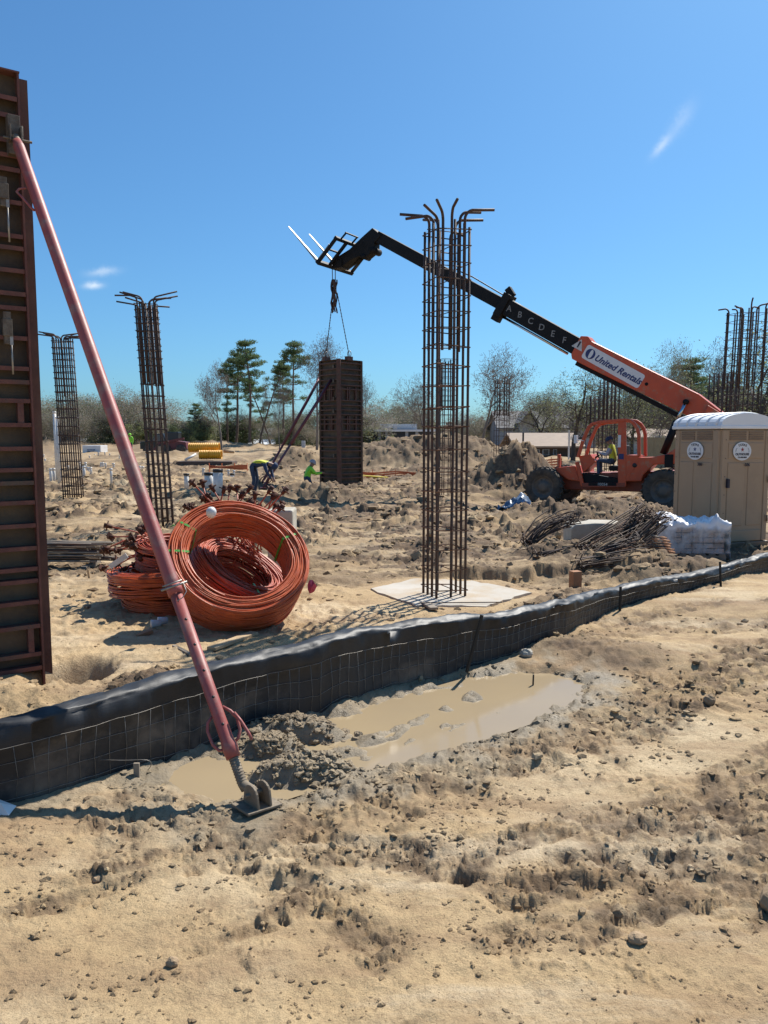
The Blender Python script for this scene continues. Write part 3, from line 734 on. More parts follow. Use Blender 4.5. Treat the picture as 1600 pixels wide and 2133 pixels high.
# ------------------------------------------------------------------ red pipe brace
def dist_on_face(px, py):
    # ray against the form's face plane
    o = Vector((0, 0, CAMH)); d = pdir(px, py); k = (FB - o).dot(FN) / d.dot(FN); return o + d*k
def brace():
    top = dist_on_face(27, 300) + FN*.14
    foot = gnd(505, 1632, .0); low = at(508, 1640, gnd(530, 1672).y + .02)
    base = gnd(535, 1684); base.z = gz(base.x, base.y)
    t = thing('pipe_brace', base, 'faded red adjustable pipe brace from the tall form to a foot plate by the puddle', 'brace')
    ax = (top - low); L = ax.length; ax.normalize()
    side = ax.cross(Vector((0, 0, 1))).normalized(); nrm = side.cross(ax)
    def q(d, a=0, b=0): return low + ax*d + side*a + nrm*b
    camdir = (Vector((0, 0, CAMH)) - low); camdir = (camdir - ax*camdir.dot(ax)).normalized(); cs = ax.cross(camdir)
    def qc(d, a=0, b=0): return low + ax*d + cs*a + camdir*b
    split = .36*L
    # find the joint (px y 1232)
    for i in range(200):
        pt = q(L*i/200); py = CY - F*((pt.z-CAMH)*math.cos(PITCH)+pt.y*math.sin(PITCH))/(pt.y*math.cos(PITCH)-(pt.z-CAMH)*math.sin(PITCH))
        if py < 1235: split = L*i/200; break
    mb = MB(); mb.tube([q(split-.02), q(split+.06), q(L*.75), q(L-.10), q(L-.03)], [.0435, .044, .044, .0435, .032], 20); op = mb.build('outer_pipe', ['brace_red'], t)
    mb = MB(); mb.tube([q(split+.05), q(.42), q(.28), q(.24), q(.17)], [.0365, .0365, .037, .045, .040], 20); ip = mb.build('inner_pipe', ['brace_red'], t)
    mb = MB(); mb.tube([q(split-.035), q(split+.03)], .0475, 20); mb.build('collar', ['brace_red'], t)
    d = .36
    while d < split-.08:
        mb = MB(); mb.lathe([(0, .0012), (.0085, .001), (.0085, -.004), (0, -.004)], qc(d, .006, .036), camdir, 12); mb.build('pin_hole', ['black_plastic'], t); d += .165
    # screw and clevis
    mb = MB(); mb.tube([q(.19), q(.02), q(-.02)], [.027, .027, .02], 12)
    for k in range(9): mb.lathe([(.027, -.004), (.0305, 0), (.027, .004)], q(.035+k*.016), ax, 12)
    mb.build('screw', ['muddy_steel'], t)
    # handles: two bent rods
    mb = MB(); hl = [qc(.23, -.038, 0), qc(.24, -.062, .0), qc(.28, -.082, .0), qc(.36, -.086, .0), qc(.405, -.07, 0), qc(.43, -.036, 0)]
    mb.tube(hl, .009, 8); mb.build('handle', ['brace_red'], t)
    mb = MB(); hl = [qc(.25, .038, 0), qc(.26, .06, .0), qc(.30, .085, .0), qc(.37, .092, .0), qc(.42, .07, 0), qc(.46, .036, 0)]
    mb.tube(hl, .0095, 8); mb.tube([qc(.40, .085, .02), qc(.34, .105, .022), qc(.26, .122, .025), qc(.22, .126, .025)], .009, 8); mb.build('handle', ['brace_red'], t)
    # cross pin with keeper at the joint
    mb = MB(); mb.tube([qc(split+.0, -.075, .055), qc(split+.0, .085, .055)], .007, 8); mb.tube([qc(split+.02, -.06, .058), qc(split+.02, .06, .058)], .005, 8)
    mb.tube([qc(split, .06, .06), qc(split-.06, .062, .062), qc(split-.09, .03, .064), qc(split-.10, -.01, .064)], .003, 6); mb.build('pin', ['galv'], t)
    # loop near the top
    mb = MB(); a = L-.64; mb.tube([qc(a+.10, -.05, 0), qc(a+.105, -.10, 0), qc(a+.08, -.125, 0), qc(a+.0, -.095, 0), qc(a-.10, -.065, 0), qc(a-.14, -.048, 0)], .009, 8); mb.build('rope_loop', ['brace_red'], t)
    # bracket on the form
    mb = MB(); f0 = top - FN*.14
    mb.bar(f0 + FN*.03 + Vector((0, 0, -.10)), f0 + FN*.03 + Vector((0, 0, .20)), .10, .09, FD)
    mb.bar(f0 + FN*.10 + Vector((0, 0, -.02)) + FD*.04, f0 + FN*.10 + Vector((0, 0, .10)) + FD*.04, .10, .012, FD)
    mb.bar(f0 + FN*.10 + Vector((0, 0, -.02)) - FD*.04, f0 + FN*.10 + Vector((0, 0, .10)) - FD*.04, .10, .012, FD)
    mb.tube([f0 + FN*.12 - FD*.09, f0 + FN*.12 + FD*.12], .011, 8); mb.tube([f0 + FN*.12 + FD*.05, f0 + FN*.12 + FD*.05 + Vector((0, 0, .11))], .008, 6)
    mb.tube([q(L-.06), f0 + FN*.12 + Vector((0, 0, .02))], .03, 10)
    mb.build('top_bracket', ['clamp'], t, .003)
    # foot: plate with two ears
    fx = Vector((ax.x, ax.y, 0)).normalized(); fy = Vector((0, 0, 1)).cross(fx)
    rot = Matrix((fx, fy, Vector((0, 0, 1)))).transposed() @ Matrix.Rotation(R(4), 3, 'X')
    mb = MB(); mb.box(base + Vector((0, 0, .022)), (.17, .22, .014), rot); mb.build('foot_plate', ['muddy_steel'], t, .004)
    hub = low.copy(); hub.z = base.z + .075; hub = Vector((base.x, base.y, base.z)) + (low - base)*.35; hub.z = base.z + .085
    for sgn in (-1, 1):
        poly = [(-.07, .0)] + [(.062*math.cos(a)-.0, .062+.058*math.sin(a)) for a in lin(math.pi, 0, 9)] + [(.07, .0)]
        mb = MB(); mb.prism(poly, sgn*.040-.007, sgn*.040+.007, 0, lambda u, l, w: base + fx*(u-.01) + fy*l + Vector((0, 0, .028+w)))
        mb.build('foot_ear', ['muddy_steel'], t, .003)
    mb = MB(); mb.tube([base - fy*.07 + Vector((0, 0, .09)), base + fy*.07 + Vector((0, 0, .09))], .012, 10)
    mb.tube([base + Vector((0, 0, .085)), q(.02)], [.028, .026], 12); mb.build('foot_pin', ['muddy_steel'], t)
brace()

# ------------------------------------------------------------------ silt fence
def fabric_mat():
    m = bpy.data.materials.new('silt_fabric'); m.use_nodes = True; nt = m.node_tree; N = nt.nodes; L = nt.links; b = N['Principled BSDF']
    t = N.new('ShaderNodeTexCoord'); n = N.new('ShaderNodeTexNoise'); n.inputs['Scale'].default_value = 2.6; n.inputs['Detail'].default_value = 7; n.inputs['Roughness'].default_value = .65
    L.new(t.outputs['Object'], n.inputs['Vector'])
    a = N.new('ShaderNodeAttribute'); a.attribute_name = 'mud'
    ad = N.new('ShaderNodeMath'); ad.operation = 'ADD'; L.new(n.outputs['Fac'], ad.inputs[0]); L.new(a.outputs['Fac'], ad.inputs[1])
    mr = N.new('ShaderNodeMapRange'); mr.inputs['From Min'].default_value = .74; mr.inputs['From Max'].default_value = .98; L.new(ad.outputs[0], mr.inputs['Value'])
    x = N.new('ShaderNodeMix'); x.data_type = 'RGBA'; L.new(mr.outputs['Result'], x.inputs['Factor'])
    n2 = N.new('ShaderNodeTexNoise'); n2.inputs['Scale'].default_value = 14; L.new(t.outputs['Object'], n2.inputs['Vector'])
    x2 = N.new('ShaderNodeMix'); x2.data_type = 'RGBA'; L.new(n2.outputs['Fac'], x2.inputs['Factor']); x2.inputs['A'].default_value = (.008, .009, .011, 1); x2.inputs['B'].default_value = (.022, .024, .028, 1)
    L.new(x2.outputs['Result'], x.inputs['A']); x.inputs['B'].default_value = (.17, .135, .10, 1)
    L.new(x.outputs['Result'], b.inputs['Base Color'])
    r = N.new('ShaderNodeMapRange'); b.inputs['Specular IOR Level'].default_value = .5; r.inputs['To Min'].default_value = .52; r.inputs['To Max'].default_value = .9; L.new(mr.outputs['Result'], r.inputs['Value']); L.new(r.outputs['Result'], b.inputs['Roughness'])
    wv = N.new('ShaderNodeTexNoise'); wv.inputs['Scale'].default_value = 320; mp = N.new('ShaderNodeMapping'); mp.inputs['Scale'].default_value = (.05, .05, 1); L.new(t.outputs['Object'], mp.inputs['Vector']); L.new(mp.outputs[0], wv.inputs['Vector'])
    bp = N.new('ShaderNodeBump'); bp.inputs['Strength'].default_value = .25; bp.inputs['Distance'].default_value = .004; L.new(wv.outputs['Fac'], bp.inputs['Height']); L.new(bp.outputs['Normal'], b.inputs['Normal'])
    M['fabric'] = m
fabric_mat()
def silt_fence():
    s = np.concatenate([[0], np.cumsum(np.hypot(*np.diff(fb, axis=0).T))]); n = 620
    ss = np.linspace(0, s[-1], n)
    def sm(a):
        v = np.interp(ss, s, a); k = 21; pad = np.pad(v, (k//2, k//2), 'edge'); return np.convolve(pad, np.ones(k)/k, 'valid')
    X = sm(fb[:, 0]); Y = sm(fb[:, 1]); Hh = np.maximum(.19, sm(fh))
    tx = np.gradient(X); ty = np.gradient(Y); l = np.hypot(tx, ty); tx /= l; ty /= l
    nx, ny = ty, -tx          # towards the camera side
    Z0 = terrain(X, Y)[0]
    Z0 = np.minimum(Z0, .02)
    zmin = np.minimum(Z0, terrain(X+nx*.06, Y+ny*.06)[0]) - .05
    # profile: v 0..1 up the wall, then over the roll and down behind
    prof = [(0., 0.), (.0, .2), (.004, .4), (.006, .6), (.016, .72), (.030, .78)]
    roll = [(.062*math.cos(a)-.036, math.sin(a) if a > 0 else .4*math.sin(a)) for a in lin(-.25, 3.2, 10)]
    m0 = len(prof); rows = []; mud = []
    wr = lambda v, sd, f: fbm(ss*f, np.full(n, v*2.), 3, sd)
    hood = .5 + .5*np.clip(fbm(ss*.8, ss*0, 2, 7), -1, 1)
    sag = .035*fbm(ss*.9, ss*0, 3, 3)
    for k, (d, v) in enumerate(prof):
        o = d*1.3 + .022*wr(v, 31, 2.2)*v + .012*wr(v*.5, 37, 9)*v - .05*v*Hh + .022*wr(v*.3, 35, 1.1)*v
        z = zmin + (Hh - .055 + sag - zmin)*v
        rows.append((X+nx*o, Y+ny*o, z)); mud.append(.27*(1-v)**.8+.22*fbm(ss*.9, ss*0+v, 2, 5))
    top = Hh - .05 + sag
    for k, (c, sn) in enumerate(roll):
        rr = .062*(.6+.6*hood)
        o = -.05*Hh + .028 + c*1.3*(.7+.6*hood) - .03 + .017*wr(1+k*.25, 31, 1.7) + .011*wr(1+k*.5, 33, 4.6) + .004*wr(1+k*.6, 35, 14) + .022*wr(.3, 35, 1.1)
        z = top - .02 + sn*rr*.8 + .014*wr(1+k*.28, 41, 2.3) + .007*wr(1+k*.5, 47, 6.0) + .003*wr(1+k*.6, 49, 15)
        rows.append((X+nx*o, Y+ny*o, z)); mud.append(np.full(n, .02)+.20*vn(ss*1.3, ss*0+k*.4, 9))
    for k in range(4):
        o = -.05*Hh - .055 - .012*k + .015*wr(2+k*.2, 31, 3)
        z = top - .03 - (top*.9+.06)*k/3
        rows.append((X+nx*o, Y+ny*o, z)); mud.append(np.full(n, .0))
    V = np.stack([np.stack(r, -1) for r in rows], 0); nr = len(rows)
    idx = np.arange(nr*n).reshape(nr, n)
    Q = np.stack([idx[:-1, :-1], idx[:-1, 1:], idx[1:, 1:], idx[1:, :-1]], -1).reshape(-1, 4)
    base = Vector((float(X[n//2]), float(Y[n//2]), 0))
    t = thing('silt_fence', base, 'sagging black fabric silt fence on wire mesh running along the muddy puddle', 'silt fence')
    me = np_mesh('fabric', V.reshape(-1, 3) - np.array(base), Q, ['fabric'])
    a = me.attributes.new('mud', 'FLOAT', 'POINT'); a.data.foreach_set('value', np.concatenate(mud).astype(np.float32))
    link('fabric', me, t)
    # wire mesh on the near side
    mb = MB(); st = 4
    def wall(i, v):
        f = v*(len(prof)-1) if v <= 1 else len(prof)-1
        j = min(len(prof)-2, int(np.searchsorted([p[1] for p in prof], v*.78)-1)); j = max(0, j)
        v0, v1 = prof[j][1], prof[j+1][1]; u = (v*.78-v0)/(v1-v0)
        a = np.array([rows[j][k][i] for k in range(3)]); b = np.array([rows[j+1][k][i] for k in range(3)])
        p = a + (b-a)*u; return (p[0]+nx[i]*.006, p[1]+ny[i]*.006, p[2])
    for v in (.20, .47, .74, 1.0):
        mb.tube([wall(i, v) for i in range(0, n, 3)], .0016, 4)
    d = 0.
    rng = random.Random(3)
    for i in range(n):
        if ss[i] >= d:
            d = ss[i] + .085
            mb.tube([wall(i, .02), wall(min(n-1, i+rng.choice((0, 0, 1))), .5), wall(i, 1.0)], .0014, 4)
    o = mb.build('wire_mesh', ['wire'], t); o['kind'] = 'stuff'
    # posts
    for (pb, pt, dz) in (((972, 1392), (1004, 1281), 0), ((1291, 1272), (1293, 1222), 0), ((1502, 1222), (1500, 1170), 0)):
        g = gnd(*pb); a = at(pb[0], pb[1]+8, g.y-.06); b = at(pt[0], pt[1], g.y-.05)
        mb = MB(); mb.bar(a, b, .028, .008, (1, 0, 0)); mb.bar(a, b, .007, .03, (1, 0, 0)); mb.build('steel_post', ['post'], t)
    return t
silt_fence()
def small_stakes():
    g = G(285, 1612); mb = MB(); mb.bar(g - Vector((0, 0, .05)), g + Vector((.0, 0, .085)), .035, .02, (0, 1, 0))
    one(mb, 'wooden_stake', ['wood_grey'], g, 'short grey wooden stake driven in mud at the foot of the black silt fence', 'stake', bevel=.003)
    g = G(1110, 1413); mb = MB(); mb.bar(g - Vector((0, 0, .08)), g + Vector((.005, 0, .13)), .012, .012, (0, 1, 0))
    one(mb, 'steel_pin', ['post'], g, 'thin dark steel pin standing in the puddle edge', 'stake')
    g = G(187, 1205); mb = MB(); mb.bar(g - Vector((0, 0, .05)), g + Vector((-.02, 0, .13)), .03, .02, (0, 1, 0))
    one(mb, 'wooden_stake', ['wood'], g, 'small pale wooden stake in front of the stack of grey rebar', 'stake', bevel=.003)
    g = G(197, 1480); mb = MB(); mb.bar(g - Vector((0, 0, .05)), g + Vector((.01, 0, .10)), .02, .015, (0, 1, 0))
    one(mb, 'wooden_stake', ['wood'], g, 'little pale stake behind the silt fence beside the crumbled grey clods', 'stake', bevel=.002)
    # loop of loose wire on the fence
    g = G(262, 1615); mb = MB(); pts = [g + Vector((.16*math.cos(a)-.0, -.02-.03*math.sin(a), .06+.07*math.sin(a)+.02*math.cos(2*a))) for a in lin(-.6, 3.6, 16)]
    mb.tube(pts, .0022, 5); one(mb, 'loose_wire', ['wire'], g, 'curled piece of loose tie wire beside the wooden stake at the silt fence', 'wire')
small_stakes()

# ------------------------------------------------------------------ coils of sheathed tendon
def coil(name, label, cen, axis, Ro, Ri, L, n, seed, ties=(), tails=(), material='tendon', oval=1.0, group=None, tilt_up=Vector((0, 0, 1))):
    rng = np.random.default_rng(seed); ax = Vector(axis).normalized()
    v = (tilt_up - ax*tilt_up.dot(ax)).normalized(); u = v.cross(ax)
    if ax.z > .8: u = Vector((1, 0, 0)); u = (u - ax*u.dot(ax)).normalized(); v = ax.cross(u)
    base = Vector(cen) - (v*Ro if ax.z < .8 else ax*(L/2))
    t = thing(name, base, label, 'cable coil', group)
    A = np.array(ax); U = np.array(u); W = np.array(v); c = np.array(cen) - np.array(base)
    seg = 72; th = np.linspace(0, 2*np.pi, seg, endpoint=False); ns = 5; r0 = .0088
    VV = []; QQ = []
    for i in range(n):
        k = rng.random()
        if k < .34: rho, s = Ro - .012*rng.random(), (rng.random()-.5)*L
        elif k < .62: rho, s = Ri + .012*rng.random(), (rng.random()-.5)*L
        elif k < .90: rho, s = Ri+(Ro-Ri)*rng.random(), L/2 - .015*rng.random()
        else: rho, s = Ri+(Ro-Ri)*rng.random(), -L/2 + .015*rng.random()
        p1, p2, p3 = rng.random(3)*6.28
        rh = rho + .007*np.sin(th*2+p1) + .005*np.sin(th*3+p2) + .004*np.sin(th*5+p3)
        sa = s + .02*np.sin(th+p2) + .012*np.sin(th*2+p3) + .006*np.sin(th*4+p1)
        rad = np.cos(th)[:, None]*U*oval + np.sin(th)[:, None]*W
        P = c + rad*rh[:, None] + sa[:, None]*A
        ring = []
        for j in range(ns):
            a = 2*np.pi*j/ns + p1
            ring.append(P + (rad*math.cos(a) + A*math.sin(a))*r0)
        VV.append(np.stack(ring, 1).reshape(-1, 3))
        b = i*seg*ns; ii = np.arange(seg)[:, None]*ns; i2 = (np.arange(seg)[:, None]+1) % seg*ns; jj = np.arange(ns)[None]; j2 = (jj+1) % ns
        QQ.append(np.stack([b+ii+jj, b+ii+j2, b+i2+j2, b+i2+jj], -1).reshape(-1, 4))
    me = np_mesh('strands', np.concatenate(VV), np.concatenate(QQ), [material]); link('strands', me, t)
    for a in ties:
        d = u*math.cos(a)*oval + v*math.sin(a); tg = v*math.cos(a) - u*math.sin(a)
        mb = MB(); e = .018; cc = Vector(cen)
        loop = [cc + d*(Ri-e) + ax*(L/2+e), cc + d*((Ri+Ro)/2) + ax*(L/2+e*1.3), cc + d*(Ro+e) + ax*(L/2+e), cc + d*(Ro+e*1.2), cc + d*(Ro+e) - ax*(L/2+e), cc + d*(Ri-e) - ax*(L/2+e), cc + d*(Ri-e*1.2)]
        vs = []; fs = []; k = len(loop)
        for p in loop: vs += [p - tg*.013, p + tg*.013]
        for i in range(k): fs.append((2*i, 2*i+1, 2*((i+1) % k)+1, 2*((i+1) % k)))
        mb.add(vs, fs, 0, False); mb.tube([cc + d*(Ro+e) + ax*(L*.3), cc + d*(Ro+e+.03) + ax*(L*.35) + tg*.02, cc + d*(Ro+e+.05) + ax*(L*.3) + tg*.05], .006, 5)
        mb.build('green_tie', ['green_tape'], t)
    for (p0, p1, sd) in tails:
        p0 = Vector(p0); p1 = Vector(p1); mid = (p0+p1)/2 + Vector((0, 0, .06))
        mb = MB(); mb.tube([p0, p0*.6+mid*.4+Vector((0, 0, .02)), mid, mid*.4+p1*.6, p1], .009, 6); tl = mb.build('tail_strand', [material], t)
        d = (p1-mid).normalized(); x = d.orthogonal().normalized(); rt = Matrix((x, d.cross(x), d)).transposed()
        mb = MB(); mb.box(p1 + d*.02, (.065, .125, .014), rt); mb.tube([p1 - d*.04, p1 + d*.06], [.02, .032], 8); mb.build('anchor', ['anchor'], tl)
    return t
def coils():
    rng = random.Random(4)
    cg = gnd(515, 1317); 
    # front coil, leaning back against the others, open end towards the camera and a little right
    ax = Vector((.34, -.68, .74)).normalized(); v = (Vector((0, 0, 1)) - ax*ax.z).normalized()
    Ro = .73; cen = Vector((cg.x+.10, cg.y-.14, 0)) + v*Ro - ax*.12; cen.z += .0
    mn = cen.z - Ro*v.z - abs(ax.z)*.19
    cen.z += gz(cg.x, cg.y) - mn - .02
    coil('tendon_coil', 'large upright coil of orange sheathed cable, its open ring leaning back on the other coils', cen, ax, Ro, .55, .38, 270, 11, ties=(R(172), R(18), R(140)))
    # second coil behind it
    ax2 = Vector((.52, -.18, .84)).normalized(); c2 = cen - ax*.60 + Vector((.0, .24, .04))
    tails = []
    for i in range(30):
        p0 = c2 + Vector((rng.uniform(-.35, .3), rng.uniform(.25, .5), rng.uniform(.2, .42)))
        q = at(rng.uniform(390, 600), rng.uniform(1005, 1062), c2.y + rng.uniform(.3, .9)); tails.append((p0, q, i))
    coil('tendon_coil', 'red-brown coil of sheathed cable lying tilted behind the upright orange ring', c2, ax2, .60, .36, .62, 210, 12, ties=(R(300),), tails=tails, material='tendon2')
    # coils lying flat at the left
    g = gnd(330, 1262); z0 = gz(g.x, g.y)
    coil('tendon_coil', 'flat coil of orange cable, lowest of the stack on the shaded soil', (g.x+.12, g.y+.25, z0+.085), (.03, -.02, 1), .60, .38, .15, 80, 13, material='tendon')
    coil('tendon_coil', 'flat coil of orange cable resting on the lowest coil of the stack', (g.x+.02, g.y+.27, z0+.29), (-.02, .05, 1), .66, .40, .24, 110, 14, ties=(R(300),), material='tendon')
    tails = []
    for i in range(22):
        p0 = Vector((g.x-.12+rng.uniform(-.25, .2), g.y+.3+rng.uniform(-.1, .4), z0+.55+rng.uniform(0, .2)))
        q = at(rng.uniform(215, 305), rng.uniform(1088, 1188), g.y + rng.uniform(.1, .8)); tails.append((p0, q, i))
    coil('tendon_coil', 'topmost flat coil of red cable with brown anchor ends fanned to its side', (g.x+.15, g.y+.45, z0+.58), (.05, -.10, 1), .52, .30, .28, 110, 15, ties=(R(262), R(285)), tails=tails, material='tendon2')
coils()

# ------------------------------------------------------------------ rebar cages
_bar = {}
def cage(label, base, H, w, d, yaw, lean=(0, 0), nx=3, ny=3, r=.016, hooks='x', lap=.36, tie=.25, toptie=.19, rusty=True, seed=1, hook=.34, gap=.037, rt=.0068):
    rng = random.Random(seed); t = thing('rebar_cage', base, label, 'rebar cage', 'column rebar cages', yaw)
    sh = lambda z: Vector((lean[0]*z/H, lean[1]*z/H, 0))
    cy, sy = math.cos(-yaw), math.sin(-yaw)
    def P(x, y, z):
        q = sh(z); return Vector((x + q.x*cy - q.y*sy, y + q.x*sy + q.y*cy, z))
    pos = []
    for i in range(nx):
        for j in range(ny):
            if i in (0, nx-1) or j in (0, ny-1): pos.append((-w/2 + w*i/(nx-1), -d/2 + d*j/(ny-1), i, j))
    zl = H*(1-lap)
    for (x, y, i, j) in pos:
        jx, jy = rng.uniform(-.012, .012), rng.uniform(-.012, .012)
        mb = MB(); top = H - rng.uniform(.02, .12)
        mb.tube([P(x, y, -.12), P(x, y, .9), P(x+jx, y+jy, H*.5), P(x+jx, y+jy, top)], r, 7); mb.build('bar', ['rebar'], t, local=True)
        ox = (gap if x < 0 else -gap) if abs(x) > .01 else 0; oy = gap if abs(x) <= .01 else 0
        hx, hy = 0, 0
        if hooks == 'x': hx = -1 if x < -.01 else (1 if x > .01 else rng.choice((-1, 1)))
        elif hooks == 'all':
            a = math.atan2(y, x) + rng.uniform(-.5, .5); hx, hy = math.cos(a), math.sin(a)
        zt = H + rng.uniform(-.06, .12)
        pts = [P(x+ox, y+oy, zl + rng.uniform(-.05, .05)), P(x+ox, y+oy, (zl+H)/2), P(x+ox, y+oy, zt-.12)]
        if hooks and rng.random() < .93:
            rise = rng.uniform(-.22, .12); rb = .11
            for k in range(1, 6):
                a = math.pi/2*k/5*.88; pts.append(P(x+ox+hx*rb*(1-math.cos(a)), y+oy+hy*rb*(1-math.cos(a)), zt-.12+rb*math.sin(a)))
            e = pts[-1]; pts.append(e + Vector((hx, hy, .18+rise)).normalized()*(hook*rng.uniform(.7, 1.05)))
        mb = MB(); mb.tube(pts, r*1.06, 7); mb.build('hooked_bar', ['rebar'], t, local=True)
    z = .12; o = r+.006; k = 0
    while z < H-.06:
        a, b = w/2+o, d/2+o; tl = [rng.uniform(-.02, .02) for _ in range(4)]
        pts = [P(-a, -b, z+tl[0]), P(a, -b, z+tl[1]), P(a, b, z+tl[2]), P(-a, b, z+tl[3])]
        mb = MB(); mb.tube(pts + [pts[0], pts[0] + Vector((.06, .05, .01))], rt, 5, smooth=False)
        c = rng.choice(('x', 'y')); 
        if c == 'x': mb.tube([P(-a-.04, 0, z+.015), P(a+.03, 0, z+.015)], .0062, 5)
        else: mb.tube([P(0, -b-.03, z+.015), P(0, b+.03, z+.015)], .0062, 5)
        mb.build('tie', ['rebar_rust' if (rusty and z < zl) else 'rebar'], t, local=True)
        z += (tie if z < zl else toptie)*rng.uniform(.88, 1.12); k += 1
    return t
def cages():
    b = gnd(925, 1240); b.z = -.015
    cage('nearest tall rebar cage rising from the pale concrete footing', b, 4.62, .40, .38, R(22), nx=3, ny=4, r=.0165, hooks='all', lap=.33, seed=3, hook=.27, gap=.055, rt=.0078)
    b = gnd(340, 1096); b.z = gz(b.x, b.y)
    cage('dark rebar cage leaning slightly, standing behind the orange cable coils', b, 4.95, .44, .26, R(11), lean=(-.24, 0), hooks='x', lap=.36, nx=5, ny=2, r=.017, gap=.045, rt=.010, toptie=.15, seed=5, rusty=False, hook=.42)
    Y = 23.5; X = at(148, 900, Y).x; zb = gz(X, Y)
    cage('dark rebar cage among the white pipe stubs beside the tall white poles', (X, Y, zb), at(135, 700, Y).z-zb, .52, .30, R(11), lean=(-.16, 0), hooks='x', lap=.36, nx=5, ny=2, r=.020, gap=.055, rt=.013, toptie=.18, seed=6, rusty=False, hook=.42)
    Y = 26.5; X = at(930, 900, Y).x; zb = gz(X, Y)
    cage('rebar cage in front of the spoil heap, seen through the nearest cage', (X, Y, zb), at(930, 745, Y).z-zb, .52, .5, R(30), hooks=None, seed=7)
    Y = 38; X = at(1045, 900, Y).x; zb = gz(X, Y)
    cage('distant rebar cage standing behind the dark heap of clods', (X, Y, zb), at(1045, 790, Y).z-zb, .55, .5, R(20), hooks='all', seed=8, rusty=False, hook=.2)
    Y = 33; X = at(1268, 900, Y).x; zb = gz(X, Y)
    cage('rebar cage rising right behind the orange cab of the telehandler', (X, Y, zb), 4.9, .62, .55, R(15), hooks=None, seed=9, nx=4)
    Y = 39; X = at(1238, 900, Y).x; zb = gz(X, Y)
    cage('shorter rebar cage farther behind the telehandler cab roof', (X, Y, zb), 4.2, .6, .55, R(35), hooks=None, seed=10)
    Y = 17.2; X = at(1536, 900, Y).x; zb = gz(X, Y)
    cage('tall rebar cage with bent tips standing behind the portable toilet', (X, Y, zb), at(1536, 640, Y).z-zb, .62, .5, R(8), hooks='all', seed=12, nx=4, ny=2, rusty=False, lean=(.1, 0), hook=.16)
    Y = 31; X = at(1502, 900, Y).x; zb = gz(X, Y)
    cage('dense lower rebar cage behind the toilet, at the end of the orange boom', (X, Y, zb), at(1502, 775, Y).z-zb, .85, .6, R(12), hooks=None, seed=13, nx=5)
cages()
def footing():
    mb = MB(); n = len(SLAB); c = np.mean(np.array(SLAB), 0); rng = random.Random(2)
    P = []
    for i in range(n):
        a = np.array(SLAB[i]); b = np.array(SLAB[(i+1) % n])
        for k in range(8):
            p = a+(b-a)*k/8; p = p + np.array([rng.uniform(-.03, .03), rng.uniform(-.05, .05)]); P.append((p[0], p[1]))
    loc = (c[0], c[1], -.1)
    mb.add([(x, y, .012) for x, y in P] + [(x, y, -.12) for x, y in P], [tuple(range(len(P)))] + [(i, i+len(P), (i+1) % len(P)+len(P), (i+1) % len(P)) for i in range(len(P))])
    one(mb, 'concrete_footing', ['slab'], loc, 'pale poured concrete footing under the nearest rebar cage', 'footing')
    a = at(872, 1262, 9.0); b = at(1046, 1262, 9.05); a.z = .03; b.z = .03
    mb = MB(); mb.tube([a, (a+b)/2, b], .007, 6); one(mb, 'loose_rod', ['rebar'], a, 'single thin steel rod lying along the near edge of the concrete footing', 'rod')
footing()
